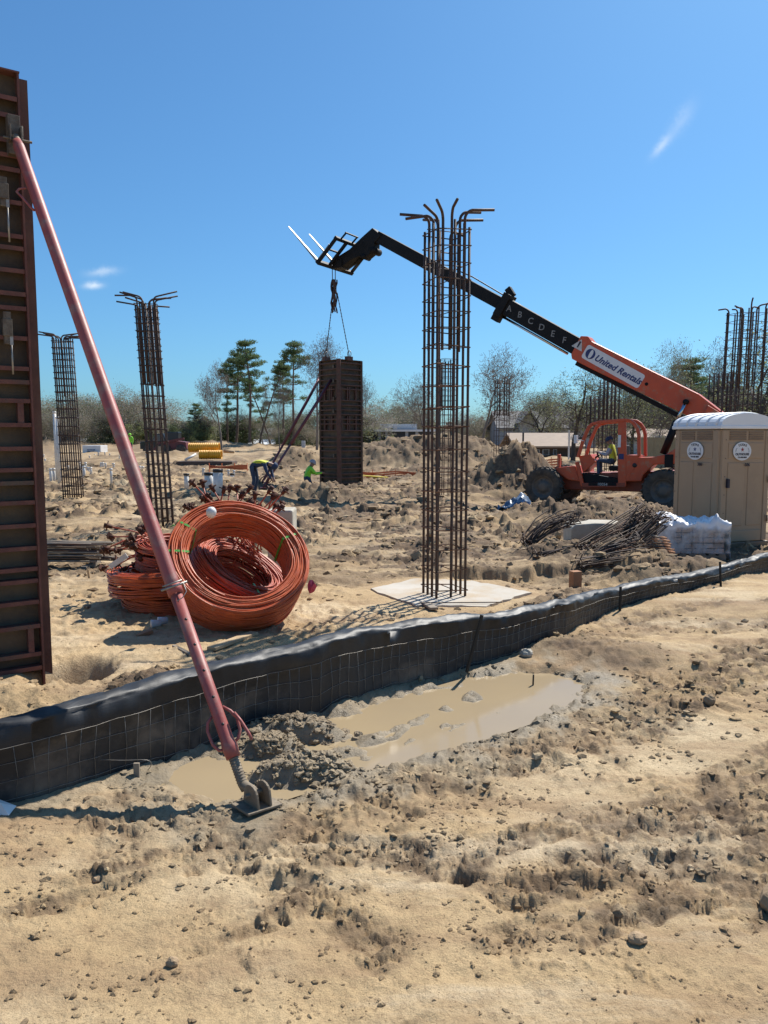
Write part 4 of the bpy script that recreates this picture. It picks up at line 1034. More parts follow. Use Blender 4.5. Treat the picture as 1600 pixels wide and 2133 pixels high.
# ------------------------------------------------------------------ telehandler
TH = Vector((-.855, .526, 0)).normalized(); TN = Vector((-TH.y, TH.x, 0))     # heading, and its left (camera side)
TO = Vector((9.08, 24.24, -.25))
def loc2w(u, l, w): return TO + TH*u + TN*l + Vector((0, 0, w))
def TP(px, py, lat):
    o = Vector((0, 0, CAMH)); d = pdir(px, py); p0 = TO + TN*lat
    k = (p0 - o).dot(TN)/d.dot(TN); p = o + d*k - TO
    return (p.dot(TH), p.z)
ROT = math.atan2(TH.y, TH.x)
def telehandler():
    t = thing('telehandler', TO, 'orange telescopic handler with its long black boom raised over the hanging form', 'telehandler', rotz=ROT)
    V = lambda u, l, w: Vector((u, l, w))
    B = lambda mb, n, m, par=t, bv=.0: mb.build(n, m, par, bv, local=True)
    z0 = lambda py, px, lat=1.0: TP(px, py, lat)[1]
    # wheels
    def wheel(u, l):
        s = 1 if l > 0 else -1; r = .66; w = .36; zc = r - .04
        e = bpy.data.objects.new('wheel', None); C.objects.link(e); e.parent = t; e.location = (u, l, zc); e.empty_display_size = .1
        mb = MB(); prof = [(.36, -w*.38), (.40, -w*.47), (.54, -w*.5), (.60, -w*.46), (.62, -w*.3), (.625, 0), (.62, w*.3), (.60, w*.46), (.54, w*.5), (.40, w*.47), (.36, w*.38)]
        mb.lathe(prof, (0, 0, 0), (0, 1, 0), 48)
        for k in range(22):
            for sd in (-1, 1):
                a = 2*math.pi*(k + (.5 if sd > 0 else 0))/22
                d = Vector((math.cos(a), 0, math.sin(a))); tg = Vector((-math.sin(a), 0, math.cos(a)))
                mb.bar(d*.635 + Vector((0, sd*.01, 0)), d*.622 + tg*.10*1 + Vector((0, sd*w*.48, 0)), .05, .05, d)
        B(mb, 'tyre', ['tyre'], e)
        mb = MB(); mb.lathe([(.37, s*w*.42), (.34, s*w*.40), (.32, s*w*.25), (.20, s*w*.20), (.17, s*w*.34), (.10, s*w*.38), (0, s*w*.38)], (0, 0, 0), (0, 1, 0), 32)
        rim = B(mb, 'rim', ['rim'], e)
        for k in range(10):
            a = 2*math.pi*k/10; mb = MB(); mb.tube([V(.24*math.cos(a), s*w*.2, .24*math.sin(a)), V(.24*math.cos(a), s*w*.28, .24*math.sin(a))], .018, 6); B(mb, 'wheel_nut', ['rim'], rim)
    for u in (0, 3.8):
        for l in (1.06, -1.06): wheel(u, l)
    # chassis
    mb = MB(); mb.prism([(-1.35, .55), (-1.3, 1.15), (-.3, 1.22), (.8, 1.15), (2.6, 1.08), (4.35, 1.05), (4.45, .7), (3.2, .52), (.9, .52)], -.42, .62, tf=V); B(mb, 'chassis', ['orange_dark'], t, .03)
    for u in (0, 3.8):
        mb = MB(); mb.tube([V(u, -.9, .62), V(u, .9, .62)], .14, 12); B(mb, 'axle', ['rim'])
    # rear engine housing (camera side)
    pl = [TP(*p, 1.02) for p in ((1306, 954), (1359, 952), (1388, 946), (1412, 930), (1450, 925), (1450, 985), (1432, 975), (1415, 966), (1362, 968), (1340, 990), (1336, 1003), (1306, 1003))]
    mb = MB(); mb.prism(pl, .40, 1.02, tf=V); B(mb, 'engine_cover', ['orange'], t, .03)
    pl = [TP(*p, 1.02) for p in ((1388, 946), (1412, 930), (1450, 925), (1450, 985), (1415, 966))]
    mb = MB(); u0, w0 = TP(1322, 969, 1.03); mb.lathe([(.0, .012), (.07, .012), (.075, 0)], (u0, 1.02, w0), (0, 1, 0), 16); B(mb, 'filler_cap', ['black_plastic'])
    mb = MB(); a = TP(1390, 948, .8); b = TP(1398, 972, .8); mb.box((a[0]-.1, .75, (a[1]+b[1])/2), (.25, .62, .40)); B(mb, 'battery_box', ['boom_black'], t, .02)
    # front nose
    pl = [TP(*p, .95) for p in ((1157, 974), (1198, 970), (1209, 1003), (1184, 1000), (1160, 984))]
    mb = MB(); mb.prism(pl, -.95, .95, tf=V); B(mb, 'front_cover', ['orange'], t, .03)
    a = TP(1164.5, 971, .8); mb = MB(); mb.box((a[0], .8, a[1]+.18), (.10, .12, .42)); B(mb, 'marker_post', ['orange'], t, .02)
    # mudguard edge over the front wheel
    # cab: near side is lat 1.05, far side .15
    yn, yf = 1.05, .18
    def path(pts, l): return [V(*(lambda q: (q[0], l, q[1]))(TP(px, py, yn))) for px, py in pts]
    side = [(1204, 951), (1214, 918), (1226, 890), (1234, 883), (1247, 879.5), (1275, 877), (1302, 875), (1312, 876.5), (1320, 882), (1327, 892), (1330.5, 905), (1331, 950)]
    for l in (yn-.04, yf):
        mb = MB(); P = path(side, l)
        for i in range(len(P)-1): mb.bar(P[i], P[i+1], .10, .105, (0, 1, 0), ext=.02)
        B(mb, 'cab_frame', ['orange'], t, .015)
    mb = MB(); P = path([(1295.5, 878), (1295.5, 1014)], yn-.05); mb.bar(P[0], P[1], .09, .25, (1, 0, 0)); B(mb, 'door_pillar', ['orange'], t, .02)
    mb = MB(); P = path([(1201, 962), (1213.5, 1013)], yn-.05); mb.bar(P[0], P[1], .09, .12, (1, 0, 0)); B(mb, 'door_pillar', ['orange'], t, .02)
    mb = MB(); P = path([(1212, 1010.5), (1302, 1010.5)], yn-.05); mb.bar(P[0], P[1], .10, .14); B(mb, 'cab_sill', ['orange_dark'], t, .01)
    mb = MB(); P = path([(1226, 1009), (1284, 1009)], yn+.004); mb.bar(P[0], P[1], .012, .09); B(mb, 'name_plate', ['boom_black'])
    uc, wc = TP(1255, 1009, yn); RM = Matrix.Translation((uc, yn+.012, wc)) @ Matrix.Rotation(math.pi, 4, 'Z') @ Matrix.Rotation(math.pi/2, 4, 'X')
    text_obj('model_number', '10054', .13, RM, 'letter_white', t)
    # roof, rear lower panel, dash
    mb = MB(); P = path([(1236, 881), (1302, 875.5)], 0); mb.prism([(P[0].x, P[0].z-.02), (P[1].x, P[1].z-.02), (P[1].x, P[1].z+.03), (P[0].x, P[0].z+.03)], yf, yn-.06, tf=V); B(mb, 'cab_roof', ['orange'], t, .01)
    pl = [TP(*p, yn) for p in ((1303, 948), (1331, 948), (1331, 962), (1312, 990), (1309, 1003), (1303, 1003))]
    mb = MB(); mb.prism(pl, yf, yn-.02, tf=V); B(mb, 'rear_panel', ['orange'], t, .015)
    pl = [TP(*p, yn-.1) for p in ((1205, 950), (1229, 946), (1240, 962), (1214, 985))]
    mb = MB(); mb.prism(pl, yf, yn-.12, tf=V); B(mb, 'dashboard', ['orange'], t, .015)
    pl = [TP(*p, yn-.1) for p in ((1214, 985), (1300, 1000), (1300, 1008), (1214, 1008))]
    mb = MB(); mb.prism(pl, yf, yn-.12, tf=V); B(mb, 'cab_floor', ['boom_black'], t)
    u0, w0 = TP(1283, 975, .7); mb = MB(); mb.box((u0-.05, .62, w0), (.45, .46, .16)); mb.box((u0-.28, .62, w0+.36), (.14, .44, .72)); B(mb, 'seat', ['boom_black'], t, .03)
    u1, w1 = TP(1247, 948, .7); mb = MB(); ring = [V(u1+.05*math.cos(a), .62+.19*math.sin(a), w1+.12*math.cos(a)) for a in lin(0, 6.283*15/16, 16)]; mb.tube(ring, .018, 6, closed=True); mb.tube([V(u1, .62, w1), V(u1+.35, .62, w1-.25)], .03, 8); B(mb, 'steering_wheel', ['boom_black'])
    u0, w0 = TP(1290.5, 919, yn); mb = MB(); mb.box((u0, yn+.002, w0), (.09, .008, .38)); B(mb, 'warning_label', ['white_paint'])
    u0, w0 = TP(1294, 951, yn); mb = MB(); mb.box((u0, yn+.002, w0), (.16, .008, .17)); B(mb, 'blue_label', ['blue_print'])
    # mirror and lamps on the front pillar
    a = TP(1201, 915, yn); mb = MB(); mb.box((a[0], yn+.06, a[1]), (.08, .2, .26)); mb.tube([V(a[0]-.25, yn, a[1]-.05), V(a[0], yn+.05, a[1])], .015, 6); B(mb, 'mirror', ['white_paint'], t, .01)
    # boom -----------------------------------------------------------
    def BP(px, py, l=0.): q = TP(px, py, 0.); return V(q[0], l, q[1])
    p_rear, p_of = BP(1500, 873), BP(1203, 724)
    ob = p_of - p_rear; bd = ob.normalized(); bu = Vector((-bd.z, 0, bd.x)); 
    if bu.z < 0: bu = -bu
    hh = .385
    def outl(p, a, b): q = p + bd*a + bu*b; return (q.x, q.z)
    L = ob.length
    poly = [outl(p_rear, -.5, -.30), outl(p_rear, L-.9, -hh), outl(p_rear, L-.1, -hh), outl(p_rear, L, -hh+.12), outl(p_rear, L, hh), outl(p_rear, L-.22, hh+.09), outl(p_rear, L-.42, hh), outl(p_rear, .9, hh), outl(p_rear, -.5, .12)]
    mb = MB(); mb.prism(poly, -.27, .27, tf=V); outer = B(mb, 'boom_outer', ['orange'], t, .02)
    mb = MB(); mb.bar(p_rear + bd*.6 - bu*(hh+.07), p_rear + bd*(L-.25) - bu*(hh+.07), .30, .13, bu); B(mb, 'boom_underside', ['boom_black'], outer)
    p_m1 = BP(1052, 637)
    md = (p_m1 - p_of).normalized(); mu = Vector((-md.z, 0, md.x)); mu = mu if mu.z > 0 else -mu
    mb = MB(); mb.bar(p_of - bd*.6, p_m1, .42, .56, mu); mid = B(mb, 'boom_middle', ['boom_black'], t, .02)
    for k, ch in enumerate('ABCDEF'):
        f = (k+.62)/6.6; q = p_m1 + (p_of-p_m1)*f
        ang = math.atan2((p_of-p_m1).z, -(p_of-p_m1).x)
        RM = Matrix.Translation((q.x, .216, q.z)) @ Matrix.Rotation(math.pi, 4, 'Z') @ Matrix.Rotation(math.pi/2, 4, 'X') @ Matrix.Rotation(ang*.35, 4, 'Z')
        text_obj('letter', ch, .29, RM, 'letter_grey', mid, bold=.003)
    mb = MB(); mb.bar(p_m1 - md*.14, p_m1 + md*.16, .56, .82, mu); mb.bar(p_m1 + mu*.4 - md*.1, p_m1 + mu*.55 + md*.22, .2, .22, mu); mb.bar(p_m1 - mu*.48 - md*.1, p_m1 - mu*.48 + md*.2, .3, .25, mu); B(mb, 'boom_collar', ['boom_black'], mid, .02)
    p_tip = BP(788, 494); idr = (p_tip - p_m1).normalized(); iu = Vector((-idr.z, 0, idr.x)); iu = iu if iu.z > 0 else -iu
    mb = MB(); mb.bar(p_m1, p_tip, .32, .42, iu); inner = B(mb, 'boom_inner', ['boom_black'], t, .02)
    mb = MB(); mb.tube([BP(1048, 660), BP(1183, 737)], .045, 10); B(mb, 'extension_rod', ['chrome'], mid)
    mb = MB(); mb.tube([BP(1205, 703), BP(1160, 683), BP(1058, 620), BP(985, 577), BP(960, 566)], .022, 8); B(mb, 'hose', ['black_plastic'], mid)
    mb = MB(); mb.tube([BP(1434, 838, .42), BP(1414, 882, .42)], .055, 12); B(mb, 'lift_cylinder_rod', ['chrome'], outer)
    mb = MB(); mb.tube([BP(1416, 878, .42), BP(1388, 945, .42)], .115, 14); mb.tube([BP(1434, 838, .2), BP(1434, 838, .5)], .08, 12); B(mb, 'lift_cylinder', ['boom_black'], outer)
    mb = MB(); pl = [TP(*p, 0.) for p in ((1480, 845), (1520, 870), (1530, 940), (1470, 960), (1440, 930))]; mb.prism(pl, -.42, -.29, tf=V); mb.prism(pl, .29, .42, tf=V); B(mb, 'boom_tower', ['orange'], t, .02)
    # maker's panel
    c0 = BP(1281, 764); tx = (BP(1340, 798) - BP(1222, 733)); ang = math.atan2(-tx.z, -tx.x) 
    def panel_m(q, out, extra=0.): return Matrix.Translation((q.x, out, q.z)) @ Matrix.Rotation(math.pi, 4, 'Z') @ Matrix.Rotation(math.pi/2, 4, 'X')
    PL = tx.length; sgn = Vector((tx.x, 0, tx.z)).normalized(); su = Vector((-sgn.z, 0, sgn.x)); su = su if su.z > 0 else -su
    mb = MB(); k = []; rw, rh, cr = PL/2, .235, .08
    for cxs, cys, a0 in ((1, 1, 0), (-1, 1, 90), (-1, -1, 180), (1, -1, 270)):
        for a in lin(a0, a0+90, 5): k.append((cxs*(rw-cr)+cr*math.cos(R(a)), cys*(rh-cr)+cr*math.sin(R(a))))
    mb.prism([((c0+sgn*a+su*b).x, (c0+sgn*a+su*b).z) for a, b in k], .262, .276, tf=V); pn = B(mb, 'sign_panel', ['white_paint'], outer)
    # text basis: x along the panel to the viewer's right (which is towards the rear), y up
    RB = Matrix(((sgn.x, su.x, 0, c0.x), (0, 0, 1, .279), (sgn.z, su.z, 0, c0.z), (0, 0, 0, 1)))
    text_obj('lettering', 'United Rentals', .285, RB @ Matrix.Translation((.20, -.02, 0)), 'blue_print', pn, shear=.28, bold=.008, extrude=.003)
    mb = MB(); lc = c0 - sgn*(rw-.23); circ = [((lc + sgn*.165*math.cos(a) + su*.165*math.sin(a)).x, (lc + sgn*.165*math.cos(a) + su*.165*math.sin(a)).z) for a in lin(0, 6.283*23/24, 24)]
    mb.prism(circ, .27, .281, tf=V); em = B(mb, 'emblem', ['blue_print'], pn)
    lens_ = [(.15*math.sin(a)*.55, .15*math.cos(a)) for a in lin(0, math.pi, 8)] + [(-.15*math.sin(a)*.25, -.15*math.cos(a)) for a in lin(0, math.pi, 8)][1:-1]
    mb = MB(); mb.prism([((lc+sgn*a+su*b).x, (lc+sgn*a+su*b).z) for a, b in lens_], .279, .284, tf=V); B(mb, 'emblem_crescent', ['white_paint'], em)
    wc_ = BP(1211, 720); tri = [(-.20, -.14), (.20, -.14), (0, .2)]
    mb = MB(); mb.prism([((wc_+sgn*a+su*b).x, (wc_+sgn*a+su*b).z) for a, b in tri], .262, .276, tf=V); wt = B(mb, 'warning_triangle', ['letter_white'], outer)
    mb = MB(); mb.prism([((wc_+sgn*a+su*b).x, (wc_+sgn*a+su*b).z) for a, b in ((-.022, -.09), (.022, -.09), (.035, .12), (-.035, .12))], .275, .280, tf=V); B(mb, 'warning_mark', ['ink'], wt)
    mb = MB(); q = BP(1351, 801); mb.lathe([(0, .012), (.05, .012), (.055, 0)], (q.x, .27, q.z), (0, 1, 0), 12); B(mb, 'boom_pin', ['boom_black'], outer)
    # head and carriage ------------------------------------------------
    def Z6(zx, zy): return TP(590+zx/6.667, 440+zy/6.667, 0.)
    pl = [Z6(*p) for p in ((1275, 245), (1395, 345), (1330, 425), (1305, 440), (1300, 560), (1190, 650), (1090, 640), (960, 700), (850, 790), (800, 800), (735, 735), (800, 640), (960, 540), (1130, 375))]
    mb = MB(); mb.prism(pl, -.20, .20, tf=V); head = B(mb, 'boom_head', ['boom_black'], t, .02)
    mb = MB(); a = Z6(1285, 560); b = Z6(1150, 640); mb.tube([V(a[0], -.26, a[1]), V(a[0], .26, a[1])], .13, 10); mb.tube([V(b[0], -.24, b[1]), V(b[0], .24, b[1])], .10, 10); B(mb, 'head_pin', ['boom_black'], head)
    h0 = TP(663, 546, 1.05); hp = V(h0[0], 1.05, h0[1])
    tipn = TP(601, 471, 1.05); e1 = Vector((tipn[0]-h0[0], 0, tipn[1]-h0[1])); fl = e1.length; e1.normalize(); e2 = Vector((-e1.z, 0, e1.x))
    car = bpy.data.objects.new('fork_carriage', None); C.objects.link(car); car.parent = t; car.location = hp; car.empty_display_size = .1
    def K(a, l, c): return e1*a + Vector((0, l, 0)) + e2*c
    Wc = 2.25; Hc = 1.15
    def cb(n, p, q, w=.10, h=.11): mb = MB(); mb.bar(p, q, w, h, e1); return B(mb, n, ['boom_black'], car)
    cb('lower_rail', K(0, .06, 0), K(0, -Wc-.06, 0), .14, .16); cb('upper_rail', K(0, .06, Hc), K(0, -Wc-.06, Hc), .12, .12)
    for l in (0, -.72, -1.5, -Wc): cb('upright', K(0, l, 0), K(0, l, Hc), .10, .10)
    cb('middle_rail', K(0, 0, Hc*.55), K(0, -.8, Hc*.55), .06, .06)
    for l in (-.25, -1.0): cb('load_guard', K(-.02, l, Hc), K(-.04, l, Hc+.35), .05, .05)
    cb('load_guard', K(-.04, -.2, Hc+.35), K(-.04, -1.05, Hc+.35), .05, .05)
    for l in (-.02, -1.35):
        mb = MB(); v = [K(.04, l-.07, -.04), K(.04, l+.07, -.04), K(.04, l+.07, .05), K(.04, l-.07, .05), K(fl, l-.045, -.02), K(fl, l+.045, -.02), K(fl, l+.045, -.005), K(fl, l-.045, -.005)]
        mb.add(v, ((0, 3, 2, 1), (4, 5, 6, 7), (0, 1, 5, 4), (1, 2, 6, 5), (2, 3, 7, 6), (3, 0, 4, 7)))
        mb.bar(K(.06, l, -.04), K(.06, l, .8), .12, .05, e1); B(mb, 'fork', ['galv'], car)
    # links between head and carriage
    hc = K(0, -1.05, .4) 
    mb = MB(); a = Z6(860, 740); c1 = Vector((a[0], 0, a[1])) - hp; mb.bar(K(-.05, -.85, .2), c1 + Vector((0, .12, 0)), .08, .2, e2); mb.bar(K(-.05, -1.25, .2), c1 + Vector((0, -.12, 0)), .08, .2, e2)
    mb.bar(K(-.03, -1.05, .1), c1, .5, .3, e2); B(mb, 'mount_plate', ['boom_black'], car)
    a = Z6(1080, 660); c1 = Vector((a[0], 0, a[1])) - hp; mb = MB(); mb.tube([K(-.1, -1.7, .15), c1], .06, 8); mb.tube([K(-.1, -2.05, .2), c1 + Vector((0, -.15, .05))], .045, 8); B(mb, 'tilt_cylinder', ['boom_black'], car)
    hook = K(0, -1.12, -.08) + hp
    return t, loc2w(hook.x, hook.y, hook.z)
tele, HOOK = telehandler()

# ------------------------------------------------------------------ hanging column form with its rigging and braces
def hung_form():
    Y = 31.0; corner = gnd(707, 1018); corner = at(707, 1027, 30.4); zb = corner.z
    W = .98; yaw = R(45+2)
    dl = Vector((-math.cos(yaw), math.sin(yaw), 0)); dr = Vector((math.sin(yaw), math.cos(yaw), 0))
    # left and right edges in the photograph: 661 and 750
    kl = 1.20; kr = 1.20
    top = at(707, 748, 30.4).z; H = top - zb
    t = thing('column_form', corner, 'brown steel column form hanging on chains from the fork carriage, two workers at its foot', 'column form')
    faces = ((dl, Vector((-dl.y, dl.x, 0))), (dr, Vector((dr.y, -dr.x, 0))))
    cen = corner + (dl+dr)*kl/2
    for fi, (d, n) in enumerate(faces):
        if n.dot(corner - cen) < 0: n = -n
        def p(s, o, z): return corner + d*s + n*o + Vector((0, 0, z))
        mb = MB(); mb.bar(p(0, -.10, H/2), p(kl, -.10, H/2), .012, H); mb.build('face_plate', ['form_plate'], t)
        mb = MB(); mb.bar(p(kl, -.04, 0), p(kl, -.04, H), .10, .03, d); mb.build('side_flange', ['rust_form_dark'], t)
        mb = MB(); mb.bar(p(0, -.04, H), p(kl, -.04, H), .10, .02); mb.build('top_flange', ['rust_form_dark'], t)
        fr = [.02, .065, .105, .145, .185, .215, .30, .335, .37, .405, .44, .475, .525, .575, .61, .645, .68, .735, .775, .815, .855, .885, .925, .96]
        for k, f in enumerate(fr):
            z = H*(1-f); mb = MB(); mb.bar(p(.03, -.045, z), p(kl-.03, -.045, z), .09, .016); mb.bar(p(.03, .0, z-.02), p(kl-.03, .0, z-.02), .008, .04); mb.build('rib', ['rust_form_dark'], t)
        for (fa, fb_) in ((.20, .30), (.42, .53)):
            for s in (.16, .46, .56, .9):
                mb = MB(); mb.bar(p(s, -.045, H*(1-fb_)), p(s, -.045, H*(1-fa)), .08, .05, d); mb.build('stiffener', ['rust_form_dark'], t)
        if fi == 0:
            for f in (.05, .16, .29, .385, .72, .91):
                mb = MB(); mb.box(p(.26, .03, H*(1-f)), (.09, .07, .13), Matrix.Rotation(yaw, 3, 'Z')); mb.build('clamp', ['clamp'], t)
        mb = MB(); mb.box(p(.80 if fi == 0 else .55, -.03, H+.06), (.30, .16, .16), Matrix.Rotation(yaw, 3, 'Z')); mb.build('lifting_bracket', ['rust_form_dark'], t)
    n0 = (corner - cen).normalized()
    mb = MB(); mb.bar(corner + n0*.01, corner + n0*.01 + Vector((0, 0, H+.02)), .16, .13, n0); mb.build('corner_post', ['rust_form_dark'], t)
    # far two panels
    for a, b in ((corner+dl*kl, corner+dl*kl+dr*kl), (corner+dr*kl, corner+dr*kl+dl*kl)):
        mb = MB(); mb.bar(a + Vector((0, 0, H/2)), b + Vector((0, 0, H/2)), .10, H); mb.build('face_plate', ['form_plate'], t)
    eyes = []
    for s, d, n in ((.80, dl, faces[0][1]), (.55, dr, faces[1][1])):
        eyes.append(corner + d*s + Vector((0, 0, H+.14)))
    # rigging
    r = thing('chain_sling', HOOK - Vector((0, 0, .1)), 'dark chain sling with bunched slack links between the fork carriage and the hanging form', 'chain sling')
    mb = MB(); mb.tube([HOOK + Vector((.05, 0, .16)), HOOK + Vector((.05, 0, -.45))], .018, 6); mb.tube([HOOK + Vector((-.07, 0, .16)), HOOK + Vector((-.06, 0, -.45))], .018, 6); mb.build('top_chain', ['rebar'], r)
    b0 = HOOK - Vector((0, 0, .4)); rng = random.Random(5)
    mb = MB()
    for i in range(9):
        x = rng.uniform(-.10, .10); y = rng.uniform(-.08, .08); L = rng.uniform(1.0, 1.32)
        pts = [b0 + Vector((x + .03*math.sin(k*1.3+i), y, -L*k/10)) for k in range(11)]
        mb.tube(pts, [.028+.01*(k % 2) for k in range(11)], 6)
    mb.build('slack_chain', ['rebar'], r)
    for i, e in enumerate(eyes):
        a = b0 + Vector((-.08 if i == 0 else .12, 0, -.9 if i == 0 else -.5)); pts = [a + (e-a)*k/40 for k in range(41)]
        mb = MB(); mb.tube(pts, [.014+.010*(k % 2) for k in range(41)], 6); lg = mb.build('chain_leg', ['rebar'], r)
        mb = MB(); ring = [e + Vector((.07*math.cos(a_), 0, .02+.12*math.sin(a_)+.08)) for a_ in lin(0, 6.283*11/12, 12)]; mb.tube(ring, .018, 6, closed=True); mb.build('hook', ['galv'], lg)
    # two braces
    def br(label, p_top, p_bot):
        t2 = thing('pipe_brace', p_bot, label, 'brace'); ax = (p_top-p_bot).normalized(); L = (p_top-p_bot).length
        mb = MB(); mb.tube([p_bot + ax*L*.38, p_top], .06, 12); mb.build('outer_pipe', ['brace_maroon'], t2)
        mb = MB(); mb.tube([p_bot + ax*.25, p_bot + ax*L*.4], .045, 12); mb.build('inner_pipe', ['brace_maroon'], t2)
        mb = MB(); sd = ax.cross(Vector((0, 0, 1))).normalized()
        for s in (-1, 1): mb.tube([p_bot + ax*.2 + sd*.04*s, p_bot + ax*.3 + sd*.16*s, p_bot + ax*.55 + sd*.16*s, p_bot + ax*.65 + sd*.04*s], .02, 6)
        mb.build('handle', ['brace_maroon'], t2)
        mb = MB(); mb.tube([p_bot, p_bot + ax*.3], .035, 8); mb.box(p_bot, (.22, .22, .03)); mb.build('foot', ['brace_maroon'], t2)
    nl = faces[0][1]; nl = nl if nl.dot(corner-cen) > 0 else -nl
    pt = at(693, 792, (corner + dl*.5).y) ; f1 = at(548, 1016, 27.2); f2 = at(538, 1020, 28.6)
    br('maroon pipe brace on the near face of the hanging form, held by the bent worker', pt + nl*.08, f1)
    far = corner + dl*kl + Vector((0, 0, 0)); pt2 = at(668, 784, far.y + .3)
    br('second maroon pipe brace, fixed to the hidden side of the hanging form', pt2, f2)
    return corner, dl, dr, H, kl
hung_form()

# ------------------------------------------------------------------ people
def person(label, loc, yaw, J, cols, hat=None, s=1.0, extra=None):
    """J: joint positions; x is forward. One continuous skinned body."""
    rad = dict(pelvis=.145, waist=.135, chest=.16, neck=.062, head=.098, crown=.085, sh=.075, el=.05, wr=.034, palm=.036, hip=.105, kn=.066, an=.045, toe=.04)
    verts = []; names = []; edges = []
    def addv(n, p, r): names.append((n, r)); verts.append(tuple(Vector(p)*s)); return len(verts)-1
    ip = addv('legs', J['pelvis'], .14); iw = addv('torso', J['waist'], .14); ic = addv('torso', J['chest'], .165); inn = addv('skin', J['neck'], .06); ih = addv('skin', J['head'], .095)
    hd = (Vector(J['head']) - Vector(J['neck'])).normalized(); icr = addv('skin', Vector(J['head']) + hd*.09, .08)
    fw = Vector(J.get('face', (1, 0, 0))).normalized(); nose = addv('skin', Vector(J['head']) + fw*.115, .018); chin = addv('skin', Vector(J['head']) + fw*.06 - hd*.09, .04)
    edges += [(ip, iw), (iw, ic), (ic, inn), (inn, ih), (ih, icr), (ih, nose), (ih, chin)]
    for k in ('l', 'r'):
        a = addv('torso', J['sh_'+k], .078); b = addv('sleeve', J['el_'+k], .054); c = addv('sleeve', J['wr_'+k], .036)
        wd = (Vector(J['wr_'+k]) - Vector(J['el_'+k])).normalized(); pm = addv('skin', Vector(J['wr_'+k]) + wd*.07, .036)
        edges += [(ic, a), (a, b), (b, c), (c, pm)]
        sd = wd.cross(Vector((0, 0, 1))); sd = sd.normalized() if sd.length > .1 else Vector((0, 1, 0)); up = sd.cross(wd)
        for q in range(4):
            b0 = Vector(J['wr_'+k]) + wd*(.105+.008*(1 if q in (1, 2) else 0)) + sd*(q-1.5)*.020
            f1 = addv('skin', b0, .0095); f2 = addv('skin', b0 + wd*.028 - up*.010, .009); f3 = addv('skin', b0 + wd*.045 - up*.032, .008); edges += [(pm, f1), (f1, f2), (f2, f3)]
        t1 = addv('skin', Vector(J['wr_'+k]) + wd*.055 + sd*.038, .011); t2 = addv('skin', Vector(J['wr_'+k]) + wd*.085 + sd*.052, .009); edges += [(pm, t1), (t1, t2)]
        h = addv('legs', J['hip_'+k], .10); kn = addv('legs', J['kn_'+k], .066); an = addv('legs', J['an_'+k], .05); he = addv('boot', J['an_'+k], .05); to = addv('boot', J['toe_'+k], .042)
        verts[he] = tuple((Vector(J['an_'+k]) - Vector((0, 0, .035)))*s); edges += [(ip, h), (h, kn), (kn, an), (an, he), (he, to)]
    me = bpy.data.meshes.new('body_skeleton'); me.from_pydata(verts, edges, []); o = bpy.data.objects.new('tmp', me); C.objects.link(o)
    o.modifiers.new('skin', 'SKIN')
    for i, (n, r) in enumerate(names): me.skin_vertices[0].data[i].radius = (r*s, r*s)
    me.skin_vertices[0].data[0].use_root = True
    sb = o.modifiers.new('sub', 'SUBSURF'); sb.levels = 2; sb.render_levels = 2
    dg = bpy.context.evaluated_depsgraph_get(); bm = bpy.data.meshes.new_from_object(o.evaluated_get(dg)); bpy.data.objects.remove(o)
    keys = list(cols.keys()); bm.materials.clear()
    for k in keys: bm.materials.append(M[cols[k]])
    S = [Vector(v) for v in verts]
    for p in bm.polygons:
        c = p.center; best = 1e9; bn = 'torso'
        for a, b in edges:
            A, Bv = S[a], S[b]; d = Bv-A; u = max(0, min(1, (c-A).dot(d)/max(1e-9, d.dot(d)))); q = (A+d*u-c).length - (names[a][1]+(names[b][1]-names[a][1])*u)*s*.8
            if q < best:
                best = q; na, nb = names[a][0], names[b][0]
                bn = nb if u > .5 else na
                if na == 'torso' and nb == 'sleeve': bn = 'sleeve' if u > .15 else 'torso'
                if na == 'legs' and nb == 'torso': bn = 'torso' if u > .35 else 'legs'
                if na == 'torso' and nb == 'skin': bn = 'skin' if u > .72 else 'torso'
                if na == 'sleeve' and nb == 'skin': bn = 'skin' if u > .2 else 'sleeve'
                if bn == 'torso' and 'vest' in cols and extra and extra(c/s): bn = 'vest'
        p.material_index = keys.index(bn) if bn in keys else keys.index('torso'); p.use_smooth = True
    t = thing('person', loc, label, 'person', rotz=yaw)
    b = link('body', bm, t)
    hp = Vector(J['head'])*s
    if hat:
        mb = MB(); hd2 = hd
        x = fw - hd2*fw.dot(hd2); x.normalize(); y = hd2.cross(x)
        prof = [(.128, .015), (.126, .04), (.118, .085), (.092, .128), (.05, .152), (0, .158)]
        mb.lathe([(a*s, h*s) for a, h in prof], hp, hd2, 20)
        vs = []; n = 16
        for i in range(n+1):
            a = math.pi*(i/n-.5)*1.05; d = x*math.cos(a)+y*math.sin(a); vs += [hp + d*.12*s + hd2*.022*s, hp + d*(.12+.065*max(0, math.cos(a)))*s + hd2*.008*s]
        mb.add(vs, [(2*i, 2*i+1, 2*i+3, 2*i+2) for i in range(n)], 0, True)
        mb.build(hat[0], [hat[1]], t, local=True)
    return t
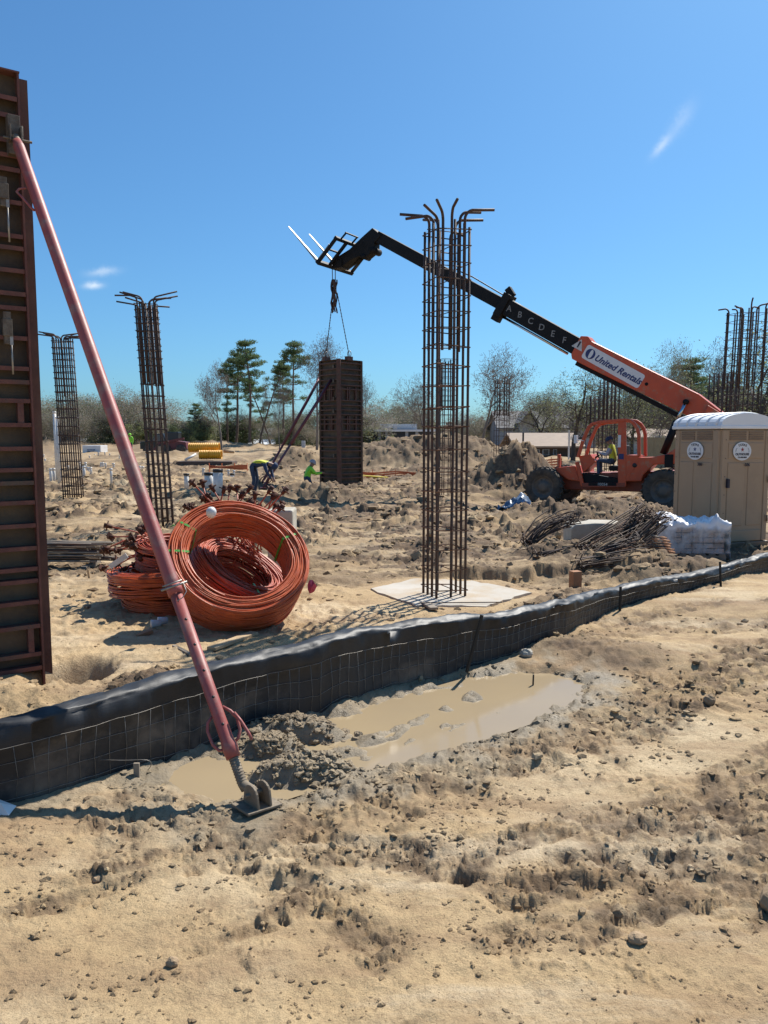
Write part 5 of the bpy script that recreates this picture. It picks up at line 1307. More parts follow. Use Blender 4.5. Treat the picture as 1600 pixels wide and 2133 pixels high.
def people():
    y2 = lambda d: {k + '_l': (v[0], v[1], v[2]) for k, v in d.items()} | {k + '_r': (v[0], -v[1], v[2]) for k, v in d.items()}
    # kneeling in lime, hands on the form
    J = dict(pelvis=(0, 0, .52), waist=(.03, 0, .64), chest=(.10, 0, .85), neck=(.16, 0, .98), head=(.21, 0, 1.08), face=(1, 0, -.2)) | y2(dict(sh=(.11, .19, .90), el=(.30, .21, .70), wr=(.52, .12, .74), hip=(0, .11, .50), kn=(.26, .13, .10), an=(-.14, .13, .09), toe=(-.30, .13, .04)))
    p = at(655, 1016, 29.6); zb = gz(p.x, p.y)
    person('person kneeling in a lime green hooded jacket, both hands on the hanging form', (p.x-.32, 29.9, -.18), R(20), J, dict(torso='lime', sleeve='lime', legs='jeans', skin='skin', boot='boot'), ('hard_hat', 'grey_shirt'), 1.06)
    # bending over
    J = dict(pelvis=(0, 0, .90), waist=(.14, 0, 1.0), chest=(.40, 0, 1.03), neck=(.56, 0, .97), head=(.66, 0, .92), face=(.5, 0, -1)) | y2(dict(sh=(.42, .18, .99), el=(.52, .22, .72), wr=(.62, .12, .52), hip=(-.02, .10, .86), kn=(.06, .13, .47), an=(-.02, .13, .09), toe=(.16, .15, .04)))
    p = at(522, 1014, 26.6); zb = gz(p.x, p.y)
    person('person bent over a brace foot in a blue shirt with yellow and orange vest', (p.x+.12, p.y, zb), R(-12), J, dict(torso='navy', sleeve='navy', legs='jeans', skin='skin', boot='boot', vest='hv_yellow'), ('hard_hat', 'navy'), 1.08, extra=lambda c: c.z > 1.0 and c.x < .5)
    # driver
    J = dict(pelvis=(0, 0, .12), waist=(.0, 0, .26), chest=(.03, 0, .50), neck=(.07, 0, .65), head=(.12, 0, .76), face=(1, 0, -.1)) | y2(dict(sh=(.04, .19, .55), el=(.16, .25, .30), wr=(.40, .14, .38), hip=(.02, .10, .10), kn=(.44, .13, .14), an=(.42, .14, -.28), toe=(.58, .15, -.31)))
    u, w = TP(1277, 968, .62); q = loc2w(u, .62, w)
    person('person driving the orange telehandler in a dark cap, grey sleeves and blue jeans', q, ROT, J, dict(torso='hv_yellow', sleeve='grey_shirt', legs='jeans', skin='skin', boot='boot'), ('cap', 'navy'), 1.0)
    # far away
    J = dict(pelvis=(0, 0, .95), waist=(0, 0, 1.08), chest=(.0, 0, 1.32), neck=(.01, 0, 1.5), head=(.03, 0, 1.62)) | y2(dict(sh=(0, .19, 1.42), el=(.02, .24, 1.12), wr=(.12, .22, .88), hip=(0, .1, .92), kn=(.02, .12, .5), an=(0, .12, .09), toe=(.16, .13, .04)))
    p = at(272, 950, 64); zb = gz(p.x, p.y)
    person('distant person standing in a lime green jacket near the dark pickup truck', (p.x, p.y, zb), R(-90), J, dict(torso='lime', sleeve='lime', legs='jeans', skin='skin', boot='boot'), ('hard_hat', 'lime'), 1.0)
people()
# ------------------------------------------------------------------ portable toilet
def toilet():
    c = gnd(1492, 1146); c = Vector((at(1498, 1000, 13.6).x, 13.6, 0)); b = R(70)
    dl = Vector((-math.cos(b), math.sin(b), 0)); dr = Vector((math.sin(b), math.cos(b), 0)); nl = -dr; nr = -dl
    zb = gz(c.x, c.y) ; zb = min(zb, .02); z0 = .02; W = 1.15; D = 1.15
    zt = at(1498, 892, 13.6).z
    t = thing('portable_toilet', c + Vector((0, 0, zb)), 'tan portable toilet with white vaulted roof and round stickers behind the wrapped pallet', 'portable toilet')
    def pl(s, o, z): return c + dl*s + nl*o + Vector((0, 0, z))
    def pr(s, o, z): return c + dr*s + nr*o + Vector((0, 0, z))
    mb = MB(); mb.bar(c + (dl+dr)*(.575) + Vector((0, 0, zb-.04)) , c + (dl+dr)*(.575) + Vector((0, 0, z0+.09)), W+.06, D+.06, dl); mb.build('skid_base', ['potty_dark'], t, .02)
    mb = MB(); mid = c + (dl*D + dr*W)/2; mb.bar(mid + Vector((0, 0, z0+.06)), mid + Vector((0, 0, zt)), W-.05, D-.05, dl); mb.build('cabin', ['potty'], t, .03)
    H = zt - z0 - .1; zb0 = z0 + .1
    for nm, q, Wd in (('side_wall', pl, D), ('door', pr, W)):
        # frame edges and raised panels
        def panel(s0, s1, a0, a1, o=.012, m='potty', bv=.012, name=nm+'_panel', par=None):
            mb = MB(); mb.bar(q((s0+s1)/2, o-.02, zb0+a0*H), q((s0+s1)/2, o-.02, zb0+a1*H), abs(s1-s0), .044, nl if q is pl else nr); return mb.build(name, [m], par or t, bv)
        root = panel(.02, Wd-.02, .0, .985, .006, name=nm)
        def sub(*a, **k): return panel(*a, **k, par=root)
        sub(.03, .14, .0, .985, .022, name='corner_rail'); sub(Wd-.14, Wd-.03, .0, .985, .022, name='corner_rail')
        sub(.17, Wd-.17, .0, .10, .02, name='kick_panel'); sub(.17, Wd*.48, .14, .70, .018, name='raised_panel'); sub(Wd*.55, Wd-.17, .14, .70, .018, name='raised_panel')
        sub(.17, Wd-.17, .735, .875, .016, name='sign_panel')
        for s0, s1 in ((.19, Wd*.49), (Wd*.54, Wd-.19)):
            for k in range(4):
                mb = MB(); z = zb0 + H*(.905 + .0205*k); mb.bar(q(s0, .012, z), q(s1, .012, z), .03, .018, nl if q is pl else nr); mb.build('vent_slat', ['potty_dark'], root, .004)
        # sticker: ellipse, ring text and star
        ctr = (Wd*.50 if q is pl else Wd*.40); zc = zb0 + H*.80
        nn = nl if q is pl else nr; xx = (-dl if q is pl else dr); ax_, az_ = .205, .165
        o = q(ctr, .037, zc)
        mb = MB(); ell = [o + xx*ax_*math.cos(a) + Vector((0, 0, az_*math.sin(a))) for a in lin(0, 6.283*31/32, 32)]
        mb.add([e + nn*.004 for e in ell] + [e - nn*.006 for e in ell], [tuple(range(32))] + [(i, i+32, (i+1) % 32+32, (i+1) % 32) for i in range(32)]); st = mb.build('sticker', ['white_paint'], root)
        Lp = wloc(st)
        def TM(dx, dz, rot=0.): 
            p = o + xx*dx + Vector((0, 0, dz)) + nn*.0065 - Lp
            return Matrix(((xx.x, 0, nn.x, p.x), (xx.y, 0, nn.y, p.y), (0, 1, nn.z, p.z), (0, 0, 0, 1))) @ Matrix.Rotation(rot, 4, 'Z')
        for i, ch in enumerate('TEXAS'):
            a = R(90+32-16*i); text_obj('letter', ch, .058, TM(.15*math.cos(a), .105*math.sin(a)+.01, (a-math.pi/2)*.7), 'ink', st, bold=.001)
        sp = [((.045 if i % 2 == 0 else .018)*math.cos(R(90+36*i)), (.045 if i % 2 == 0 else .018)*math.sin(R(90+36*i))) for i in range(10)]
        mb = MB(); m4 = TM(.0, .03); mb.add([m4 @ Vector((x, y, 0)) for x, y in sp], [tuple(range(10))]); mb.build('star', ['ink_red' if q is pr else 'blue_print'], st, local=True)
        text_obj('lettering', 'OUTHOUSE', .058, TM(.0, -.055), 'ink', st, bold=.0015); text_obj('lettering', '713-785-8050', .036, TM(.0, -.11), 'ink', st, bold=.001)
        for s in (-1, 1):
            mb = MB(); arc = [TM(s*.15*math.cos(a), .10*math.sin(a)-.0) @ Vector((0, 0, 0)) for a in lin(R(-10), R(35), 6)]; mb.tube(arc, .003, 4); mb.build('emblem_arc', ['ink'], st, local=True)
        p = q(ctr, .04, zb0+H*.68) + xx*.13 - wloc(root)
        text_obj('unit_number', '386', .075, Matrix(((xx.x, 0, nn.x, p.x), (xx.y, 0, nn.y, p.y), (0, 1, nn.z, p.z), (0, 0, 0, 1))), 'ink', root, bold=.002)
        for k in range(6):
            mb = MB(); mb.lathe([(0, .006), (.008, .005), (.008, 0)], q(.085 if q is pr else Wd-.085, .040, zb0+H*(.1+.16*k)), nn, 8); mb.build('rivet', ['ink'], root)
    mb = MB(); mb.box(pr(.16, .045, zb0+H*.52), (.05, .05, .16), Matrix.Rotation(R(20), 3, 'Z')); mb.build('door_latch', ['ink'], t, .006)
    for k in (.2, .55, .9):
        mb = MB(); mb.tube([pr(W-.06, .05, zb0+H*k-.06), pr(W-.06, .05, zb0+H*k+.06)], .016, 8); mb.build('hinge', ['potty_dark'], t)
    # vaulted roof: arch over the right face, running back along the left
    e = .06
    mb = MB(); mb.bar(mid + Vector((0, 0, zt-.01)), mid + Vector((0, 0, zt+.055)), W+.10, D+.10, dl); rf = mb.build('roof', ['roof_white'], t, .015)
    ns = 14; vs = []; fs = []
    for i in range(9):
        s = -.04 + (D+.08)*i/8
        for k in range(ns+1):
            a = math.pi*k/ns; x = -.03 + (W+.06)*(1-math.cos(a))/2
            h = .22*math.sin(a)**.8 * (1 - (.42 if i in (0, 8) else .0)*0)
            vs.append(c + dl*s + dr*x + Vector((0, 0, zt+.05+h)))
    for i in range(8):
        for k in range(ns): fs.append((i*(ns+1)+k, i*(ns+1)+k+1, (i+1)*(ns+1)+k+1, (i+1)*(ns+1)+k))
    fs.append(tuple(range(ns+1))); fs.append(tuple(reversed(range(8*(ns+1), 9*(ns+1)))))
    mb = MB(); mb.add(vs, fs, 0, False); mb.build('roof_vault', ['roof_white'], rf)
    for i in range(5):
        s = .08 + (D-.16)*i/4; mb = MB(); pts = []
        for k in range(ns+1):
            a = math.pi*k/ns; x = -.03 + (W+.06)*(1-math.cos(a))/2; pts.append(c + dl*s + dr*x + Vector((0, 0, zt+.053+.22*math.sin(a)**.8)))
        mb.tube(pts, .022, 6); mb.build('roof_rib', ['roof_white'], rf)
toilet()

# ------------------------------------------------------------------ wrapped pallet
def wrapped_pallet():
    g = gnd(1448, 1168); Y = 12.5; x0 = at(1372, 1100, Y).x; x1 = at(1516, 1100, Y).x; zt = at(1440, 1092, Y).z; zb = gz((x0+x1)/2, Y) - .02; zb = min(zb, .05)
    t = thing('wrapped_pallet', ((x0+x1)/2, Y, zb), 'pallet of pale bricks under torn white plastic wrap in front of the toilet', 'pallet')
    for k in range(7):
        mb = MB(); mb.box((x0+(x1-x0)*(k+.5)/7, Y+.45, zb+.12), (.11, .95, .022)); mb.build('deck_board', ['wood_grey'], t)
    for k in range(3):
        mb = MB(); mb.box(((x0+x1)/2, Y+.03+.42*k, zb+.055), (x1-x0-.02, .09, .10)); mb.build('stringer', ['wood_grey'], t)
    rows = 5; bh = (zt-.05-zb-.135)/rows; rng = random.Random(8)
    nb = 6; bw = (x1-x0-.06)/nb
    for r in range(rows):
        for k in range(nb):
            mb = MB(); mb.box((x0+.03+bw*(k+.5)+rng.uniform(-.004, .004), Y+.10+rng.uniform(-.012, .004), zb+.135+bh*(r+.5)), (bw-.012, .17, bh-.010)); mb.build('brick', ['brick_pale'], t, .006)
    mb = MB(); mb.box(((x0+x1)/2, Y+.55, (zb+.14+zt-.06)/2), (x1-x0-.08, .70, zt-.06-zb-.14)); mb.build('brick_core', ['brick_pale'], t)
    # wrap: translucent crumpled film over front, opaque folds on top and at the right
    m = bpy.data.materials.new('plastic_wrap'); m.use_nodes = True; nt = m.node_tree; b = nt.nodes['Principled BSDF']; b.inputs['Base Color'].default_value = (.80, .79, .80, 1); b.inputs['Roughness'].default_value = .3
    tr = nt.nodes.new('ShaderNodeBsdfTransparent'); mx_ = nt.nodes.new('ShaderNodeMixShader'); n = nt.nodes.new('ShaderNodeTexNoise'); n.inputs['Scale'].default_value = 5; n.inputs['Detail'].default_value = 6
    tcx = nt.nodes.new('ShaderNodeTexCoord'); nt.links.new(tcx.outputs['Object'], n.inputs['Vector']); at_ = nt.nodes.new('ShaderNodeAttribute'); at_.attribute_name = 'cover'
    sm_ = nt.nodes.new('ShaderNodeMath'); sm_.operation = 'ADD'; nt.links.new(n.outputs['Fac'], sm_.inputs[0]); nt.links.new(at_.outputs['Fac'], sm_.inputs[1])
    mrr = nt.nodes.new('ShaderNodeMapRange'); mrr.inputs['From Min'].default_value = .42; mrr.inputs['From Max'].default_value = .95; nt.links.new(sm_.outputs[0], mrr.inputs['Value'])
    nt.links.new(mrr.outputs['Result'], mx_.inputs[0]); nt.links.new(tr.outputs[0], mx_.inputs[1]); nt.links.new(b.outputs[0], mx_.inputs[2]); nt.links.new(mx_.outputs[0], nt.nodes['Material Output'].inputs['Surface'])
    M['wrap'] = m
    nu, nv = 70, 60; u = np.linspace(0, 1, nu); L1 = (zt-zb-.12); v = np.linspace(0, 1, nv); U, Vv = np.meshgrid(u, v)
    hf = L1/(L1+.95); X = x0-.03 + (x1-x0+.08)*U; front = Vv < hf
    Zf = zb+.14 + L1*np.clip(Vv/hf, 0, 1); Yt = np.clip((Vv-hf)/(1-hf), 0, 1)
    wr = fbm(U*5, Vv*5, 4, 3); wr2 = fbm(U*14, Vv*12, 3, 9)
    Yy = np.where(front, Y - .015 - np.abs(wr)*.03, Y - .015 + Yt*.98) ; Zz = np.where(front, Zf + .01*wr2, zt + .05*wr + .03*wr2 + .02)
    Zz = Zz + np.exp(-((U-.25)/.14)**2)*np.where(front, 0, .12*np.sin(np.pi*Yt)) + np.exp(-((U-.80)/.07)**2)*np.where(front, 0, .13*np.exp(-Yt*3)*1.0) + .04*np.exp(-((Vv-hf)/.05)**2)*fbm(U*6, U*0, 2, 5)
    V3 = np.stack([X, Yy, Zz], -1).reshape(-1, 3); idx = np.arange(nu*nv).reshape(nv, nu); Q = np.stack([idx[:-1, :-1], idx[:-1, 1:], idx[1:, 1:], idx[1:, :-1]], -1).reshape(-1, 4)
    me = np_mesh('plastic_wrap', V3 - np.array(t.location), Q, ['wrap']); a = me.attributes.new('cover', 'FLOAT', 'POINT')
    cov = np.where(front, .06 + .55*sst(.72, 1., Vv/hf) + .32*sst(.35, .0, U), .6); a.data.foreach_set('value', cov.ravel().astype(np.float32)); link('plastic_wrap', me, t)
    nu, nv = 40, 40; u = np.linspace(0, 1, nu); v = np.linspace(0, 1, nv); U, Vv = np.meshgrid(u, v)
    X = x1 + .02 + .10*(1-Vv)**1.3*(.4+.6*np.sin(U*7)**2) + .02*fbm(U*6, Vv*4, 3, 12); Yy = Y - .02 + U*.85 + .02*fbm(U*8, Vv*3, 2, 8); Zz = zb + .02 + (zt-zb)*Vv
    V3 = np.stack([X, Yy, Zz], -1).reshape(-1, 3); idx = np.arange(nu*nv).reshape(nv, nu); Q = np.stack([idx[:-1, :-1], idx[:-1, 1:], idx[1:, 1:], idx[1:, :-1]], -1).reshape(-1, 4)
    me = np_mesh('wrap_side', V3 - np.array(t.location), Q, ['wrap']); a = me.attributes.new('cover', 'FLOAT', 'POINT'); a.data.foreach_set('value', np.full(nu*nv, .35, np.float32)); link('wrap_side', me, t)
wrapped_pallet()

# ------------------------------------------------------------------ block and rebar heaps
def right_heaps():
    Y = 13.2; x0 = at(1191, 1110, Y).x; x1 = at(1328, 1110, Y).x; zt = at(1250, 1092, Y).z; zb = gz((x0+x1)/2, Y)-.05
    mb = MB(); P = [(x0, zb), (x0-.01, zt-.08), (x0+.07, zt-.005), (x0+.4, zt+.02), (x1-.25, zt+.01), (x1, zt-.04), (x1+.01, zb)]
    mb.prism(P, Y, Y+.62); one(mb, 'concrete_block', ['concrete'], ((x0+x1)/2, Y, zb), 'large grey concrete block with sunlit top behind the heap of bent rebar', 'concrete block', bevel=.025)
    Y2 = 8.45; b = gnd(598, 1130); xb = at(575, 1085, 10.6); zt = at(590, 1064, 10.6).z
    mb = MB(); mb.box((at(583, 1085, 10.6).x, 10.85, zt/2-.06), (.36, .5, zt+.14)); one(mb, 'concrete_block', ['concrete'], (at(583, 1085, 10.6).x, 10.85, 0), 'small grey concrete block showing behind the upright orange coil', 'concrete block', bevel=.03)
    rng = random.Random(17)
    def bundle(label, paths, n, spread, r, mats, loc, hook=True, arc=0.):
        n = int(n*1.9); spread *= 1.5; r *= 1.05
        t = thing('rebar_bundle', loc, label, 'rebar bundle')
        a, b = Vector(paths[0]), Vector(paths[1]); d = (b-a).normalized(); x = d.cross(Vector((0, 0, 1))).normalized(); y = x.cross(d)
        for i in range(n):
            o = x*rng.gauss(0, spread) + y*abs(rng.gauss(0, spread)); j = Vector((rng.uniform(-1, 1), rng.uniform(-1, 1), rng.uniform(-.3, .5)))*spread*2.2
            p, q = a + o + d*rng.uniform(-.08, .08), b + o + j + d*rng.uniform(-.12, .12); m = (p+q)/2 + y*(arc*rng.uniform(.5, 1.2))
            pts = [p, p*.7+m*.3+y*arc*.2, m, m*.3+q*.7+y*arc*.2, q]
            if hook:
                hd = (x*rng.choice((-1, 1))*rng.uniform(.3, 1) + y*rng.uniform(-.2, 1)).normalized()*rng.uniform(.07, .14)
                pts = [p + hd, p + hd*.1] + pts[1:-1] + [q - hd*.05, q + hd]
            mb = MB(); mb.tube(pts, r*rng.uniform(.85, 1.15), 5); mb.build('bent_bar', [rng.choice(mats)], t)
        return t
    rt = ['rebar_tan', 'rebar_rust', 'rebar_tan', 'rebar']
    Z = lambda p: Vector((p.x, p.y, gz(p.x, p.y)))
    def A(px, py, Y): return at(px, py, Y)
    bundle('rusty bundle of bent rebar propped up against the large concrete block', (A(1205, 1160, 12.0), A(1350, 1085, 12.9)), 34, .055, .010, rt, A(1205, 1165, 12.0))
    bundle('tangled loops of brown rebar at the bare end of the heap, beside the block', (A(1105, 1140, 12.6), A(1185, 1092, 12.9)), 22, .06, .009, ['rebar_tan', 'rebar'], A(1105, 1150, 12.6), arc=.10)
    bundle('dark bent rebar lying under the tangled loops', (A(1120, 1168, 12.0), A(1250, 1150, 12.2)), 22, .05, .010, ['rebar', 'rebar_tan'], A(1120, 1172, 12.0), arc=.05)
    bundle('stirrups with pale hooked ends spread before the propped bundle', (A(1230, 1172, 11.6), A(1310, 1140, 11.9)), 20, .06, .009, rt, A(1230, 1178, 11.6), arc=.04)
    bundle('loose hooked wires at the front foot of the rebar heap', (A(1205, 1186, 11.2), A(1335, 1172, 11.4)), 16, .05, .008, ['rebar', 'rebar_tan'], A(1205, 1190, 11.2), arc=.03)
    bundle('dark steep bundle of stirrups between the propped bars and the wrapped pallet', (A(1290, 1165, 12.1), A(1362, 1095, 12.6)), 26, .07, .010, ['rebar', 'rebar', 'rebar_tan'], A(1290, 1170, 12.1))
    # neat stack of flat bars with orange painted ends
    t = thing('rebar_stack', A(1385, 1168, 11.9), 'neat layered stack of short bars with orange painted ends beside the pallet', 'rebar stack')
    for r in range(9):
        for k in range(6):
            z = A(1385, 1168-6*r, 11.9).z; xl = A(1352+2*r, 1150, 11.9).x; xr = A(1412-3*r, 1150, 11.9).x
            mb = MB(); yy = 11.85+.06*k; mb.tube([(xl + rng.uniform(-.03, .03), yy, z), (xr - .09, yy, z)], .012, 6); br_ = mb.build('short_bar', [rng.choice(['rebar_tan', 'wood_red', 'wood_grey'])], t)
            if k < 3:
                mb = MB(); mb.tube([(xr-.10, yy, z), (xr + rng.uniform(-.02, .02), yy, z)], .0135, 6); mb.build('painted_end', ['wood_red'], br_)
    # long stack at the left
    Y = 11.6; t = thing('rebar_stack', at(140, 1186, Y), 'long stack of straight grey rebar lying on timbers beside the tall form', 'rebar stack')
    for r in range(7):
        for k in range(7):
            z = at(140, 1172-6.0*r, Y).z; x0 = at(20, 1160, Y).x; x1 = at(205+rng.uniform(-25, 30), 1160, Y).x
            mb = MB(); yy = Y + .055*k + rng.uniform(-.012, .012); mb.tube([(x0, yy, z + rng.uniform(-.008, .008)), ((x0+x1)/2, yy + rng.uniform(-.02, .02), z + .02), (x1, yy + rng.uniform(-.03, .03), z + rng.uniform(-.01, .03))], .0145, 6); mb.build('straight_bar', [rng.choice(['rebar', 'wood_grey', 'rebar_tan', 'wood_grey'])], t)
    for px in (70, 180):
        p = at(px, 1180, Y); mb = MB(); zg = gz(p.x, Y); zt = at(140, 1176, Y).z - .012; mb.box((p.x, Y+.18, (zt+zg-.04)/2), (.09, .62, max(.06, zt-zg+.04))); mb.build('timber', ['wood_grey'], t)
right_heaps()

# ------------------------------------------------------------------ pipe stubs, poles, culvert pipes
def pipes():
    rng = random.Random(9)
    def Z3(zx, zy): return (90+zx/3.902, 850+zy/3.902)
    stubs = [(65,490,640),(95,488,650),(150,500,640),(335,470,600),(350,440,520),(365,480,560),(392,480,572),(300,440,520),(470,450,514),(490,456,520),(512,470,522),(556,490,648),(577,466,522),(788,470,540),(808,474,536),(1510,500,582),(1550,505,585),(1300,488,580),(450,400,440),(380,406,446),(505,398,436),(420,392,430),(540,402,440),(20,430,480),(8,400,440),(620,420,462),(660,415,456),(720,410,450),(840,420,460),(250,400,440),(205,470,560)]
    for (zx, za, zb) in stubs:
        px, pa = Z3(zx, za); _, pb = Z3(zx, zb); g = gnd(px, pb, .08); z = gz(g.x, g.y); h = max(.25, at(px, pa, g.y).z - z)
        r = rng.choice((.045, .055, .06)); lean = rng.uniform(-.03, .03); mb = MB(); o = Vector((g.x, g.y, z))
        mb.tube([o + Vector((0, 0, -.1)), o + Vector((lean*.5, 0, h*.5)), o + Vector((lean, 0, h))], r, 10); mb.tube([o + Vector((lean, 0, h-.09)), o + Vector((lean, 0, h))], r*1.18, 10)
        one(mb, 'pipe_stub', ['pvc'], o, 'thin white plastic pipe stub standing up from the bare soil', 'pipe stub', 'white pipe stubs on the building pad')
    for k, (px, pt, pb) in enumerate(((436, 984, 1030), (455, 977, 1042))):
        g = gnd(px, pb); z = gz(g.x, g.y); zt = at(px, pt, g.y).z; r = .15 if k else .155
        t = thing('capped_pipe', (g.x, g.y, z), ('shorter' if k == 0 else 'taller') + ' of two stout white pipes with black caps behind the cable coils', 'capped pipe')
        mb = MB(); mb.tube([(g.x, g.y, z-.15), (g.x, g.y, zt-.06)], r, 20); mb.build('pipe', ['pvc'], t)
        mb = MB(); mb.tube([(g.x, g.y, zt-.10), (g.x, g.y, zt)], r*1.07, 20); mb.build('cap', ['black_plastic'], t)
    for k, (px, pt, pb) in enumerate(((389, 986, 1024), (484, 986, 1002))):
        g = gnd(px, pb, .08); z = gz(g.x, g.y); zt = at(px, pt, g.y).z
        t = thing('capped_pipe', (g.x, g.y, z), 'slim white pipe with a small black cap ' + ('before the leaning rebar cage' if k == 0 else 'beside the two stout capped pipes'), 'capped pipe')
        mb = MB(); mb.tube([(g.x, g.y, z-.1), (g.x, g.y, zt-.05)], .08, 14); mb.build('pipe', ['pvc'], t)
        mb = MB(); mb.tube([(g.x, g.y, zt-.07), (g.x, g.y, zt)], .105, 14); mb.build('cap', ['black_plastic'], t)
    for k, (pxa, pt, pxb, pb) in enumerate(((113, 857, 120, 1012), (119, 868, 124, 1015))):
        g = gnd(pxb, pb, .12); z = gz(g.x, g.y); tp = at(pxa, pt, g.y); mb = MB(); mb.tube([(g.x, g.y, z-.15), tp], .06, 12); mb.tube([Vector((g.x, g.y, z)).lerp(tp, .97), tp], .066, 12)
        one(mb, 'white_pole', ['pvc'], (g.x, g.y, z), ('tallest slender white plastic pole' if k == 0 else 'slightly shorter white plastic pole') + ' standing beside the rebar cage', 'pole')
    # corrugated yellow pipes
    Y = 46.
    def culvert(label, pxa, pxb, pyt, pyb, Y):
        a = at(pxa, (pyt+pyb)/2, Y); b = at(pxb, (pyt+pyb)/2, Y); r = (at(pxa, pyt, Y).z - at(pxa, pyb, Y).z)/2; n = 15 if pxb-pxa > 60 else 6
        L = (b-a).length; prof = []
        for i in range(n*4+1): prof.append((r*(1-.16*(.5-.5*math.cos(2*math.pi*i/4))), L*i/(n*4)))
        prof = [(r*.82, .0)] + prof + [(r*.82, L), (r*.82, 0)]
        mb = MB(); mb.lathe(prof, a, (b-a), 24); loc = a - Vector((0, 0, r)); one(mb, 'culvert_pipe', ['corr_yellow'], loc, label, 'culvert pipe', 'corrugated yellow pipes by the trench')
    culvert('long yellow corrugated culvert pipe, topmost of the stack', 394, 457, 922, 943, Y+.6)
    culvert('yellow corrugated culvert pipe below the long one, whole end ring showing', 416, 437, 937, 957, Y)
    culvert('short yellow corrugated culvert pipe beside the lower one', 438, 462, 937, 957, Y)
    p = at(440, 958, Y); 
    mb = MB(); mb.tube([at(466, 940, Y+1), at(488, 941, Y+1)], .10, 12); one(mb, 'plastic_pipe', ['wood'], at(466, 944, Y+1), 'cream pipe lying beyond the yellow culvert pipes', 'pipe')
    mb = MB(); mb.tube([at(386, 958, Y-1), at(408, 946, Y-.4)], .07, 10); one(mb, 'plastic_pipe', ['pvc'], at(386, 960, Y-1), 'white pipe leaning against the yellow culvert pipes', 'pipe')
    mb = MB(); xa = at(362, 962, Y-1.5).x; xb = at(480, 962, Y-1.5).x; mb.box(((xa+xb)/2, Y-.2, at(400, 962, Y-1.2).z-.15), (xb-xa, 1.6, .34)); one(mb, 'pit_shade_box', ['wall_brown'], ((xa+xb)/2, Y-.2, 0), 'dark box standing in for the shaded pit under the yellow culvert pipes', 'pit shade', bevel=.03)  # dark box added in place of the pit's shade beneath the pipes
pipes()

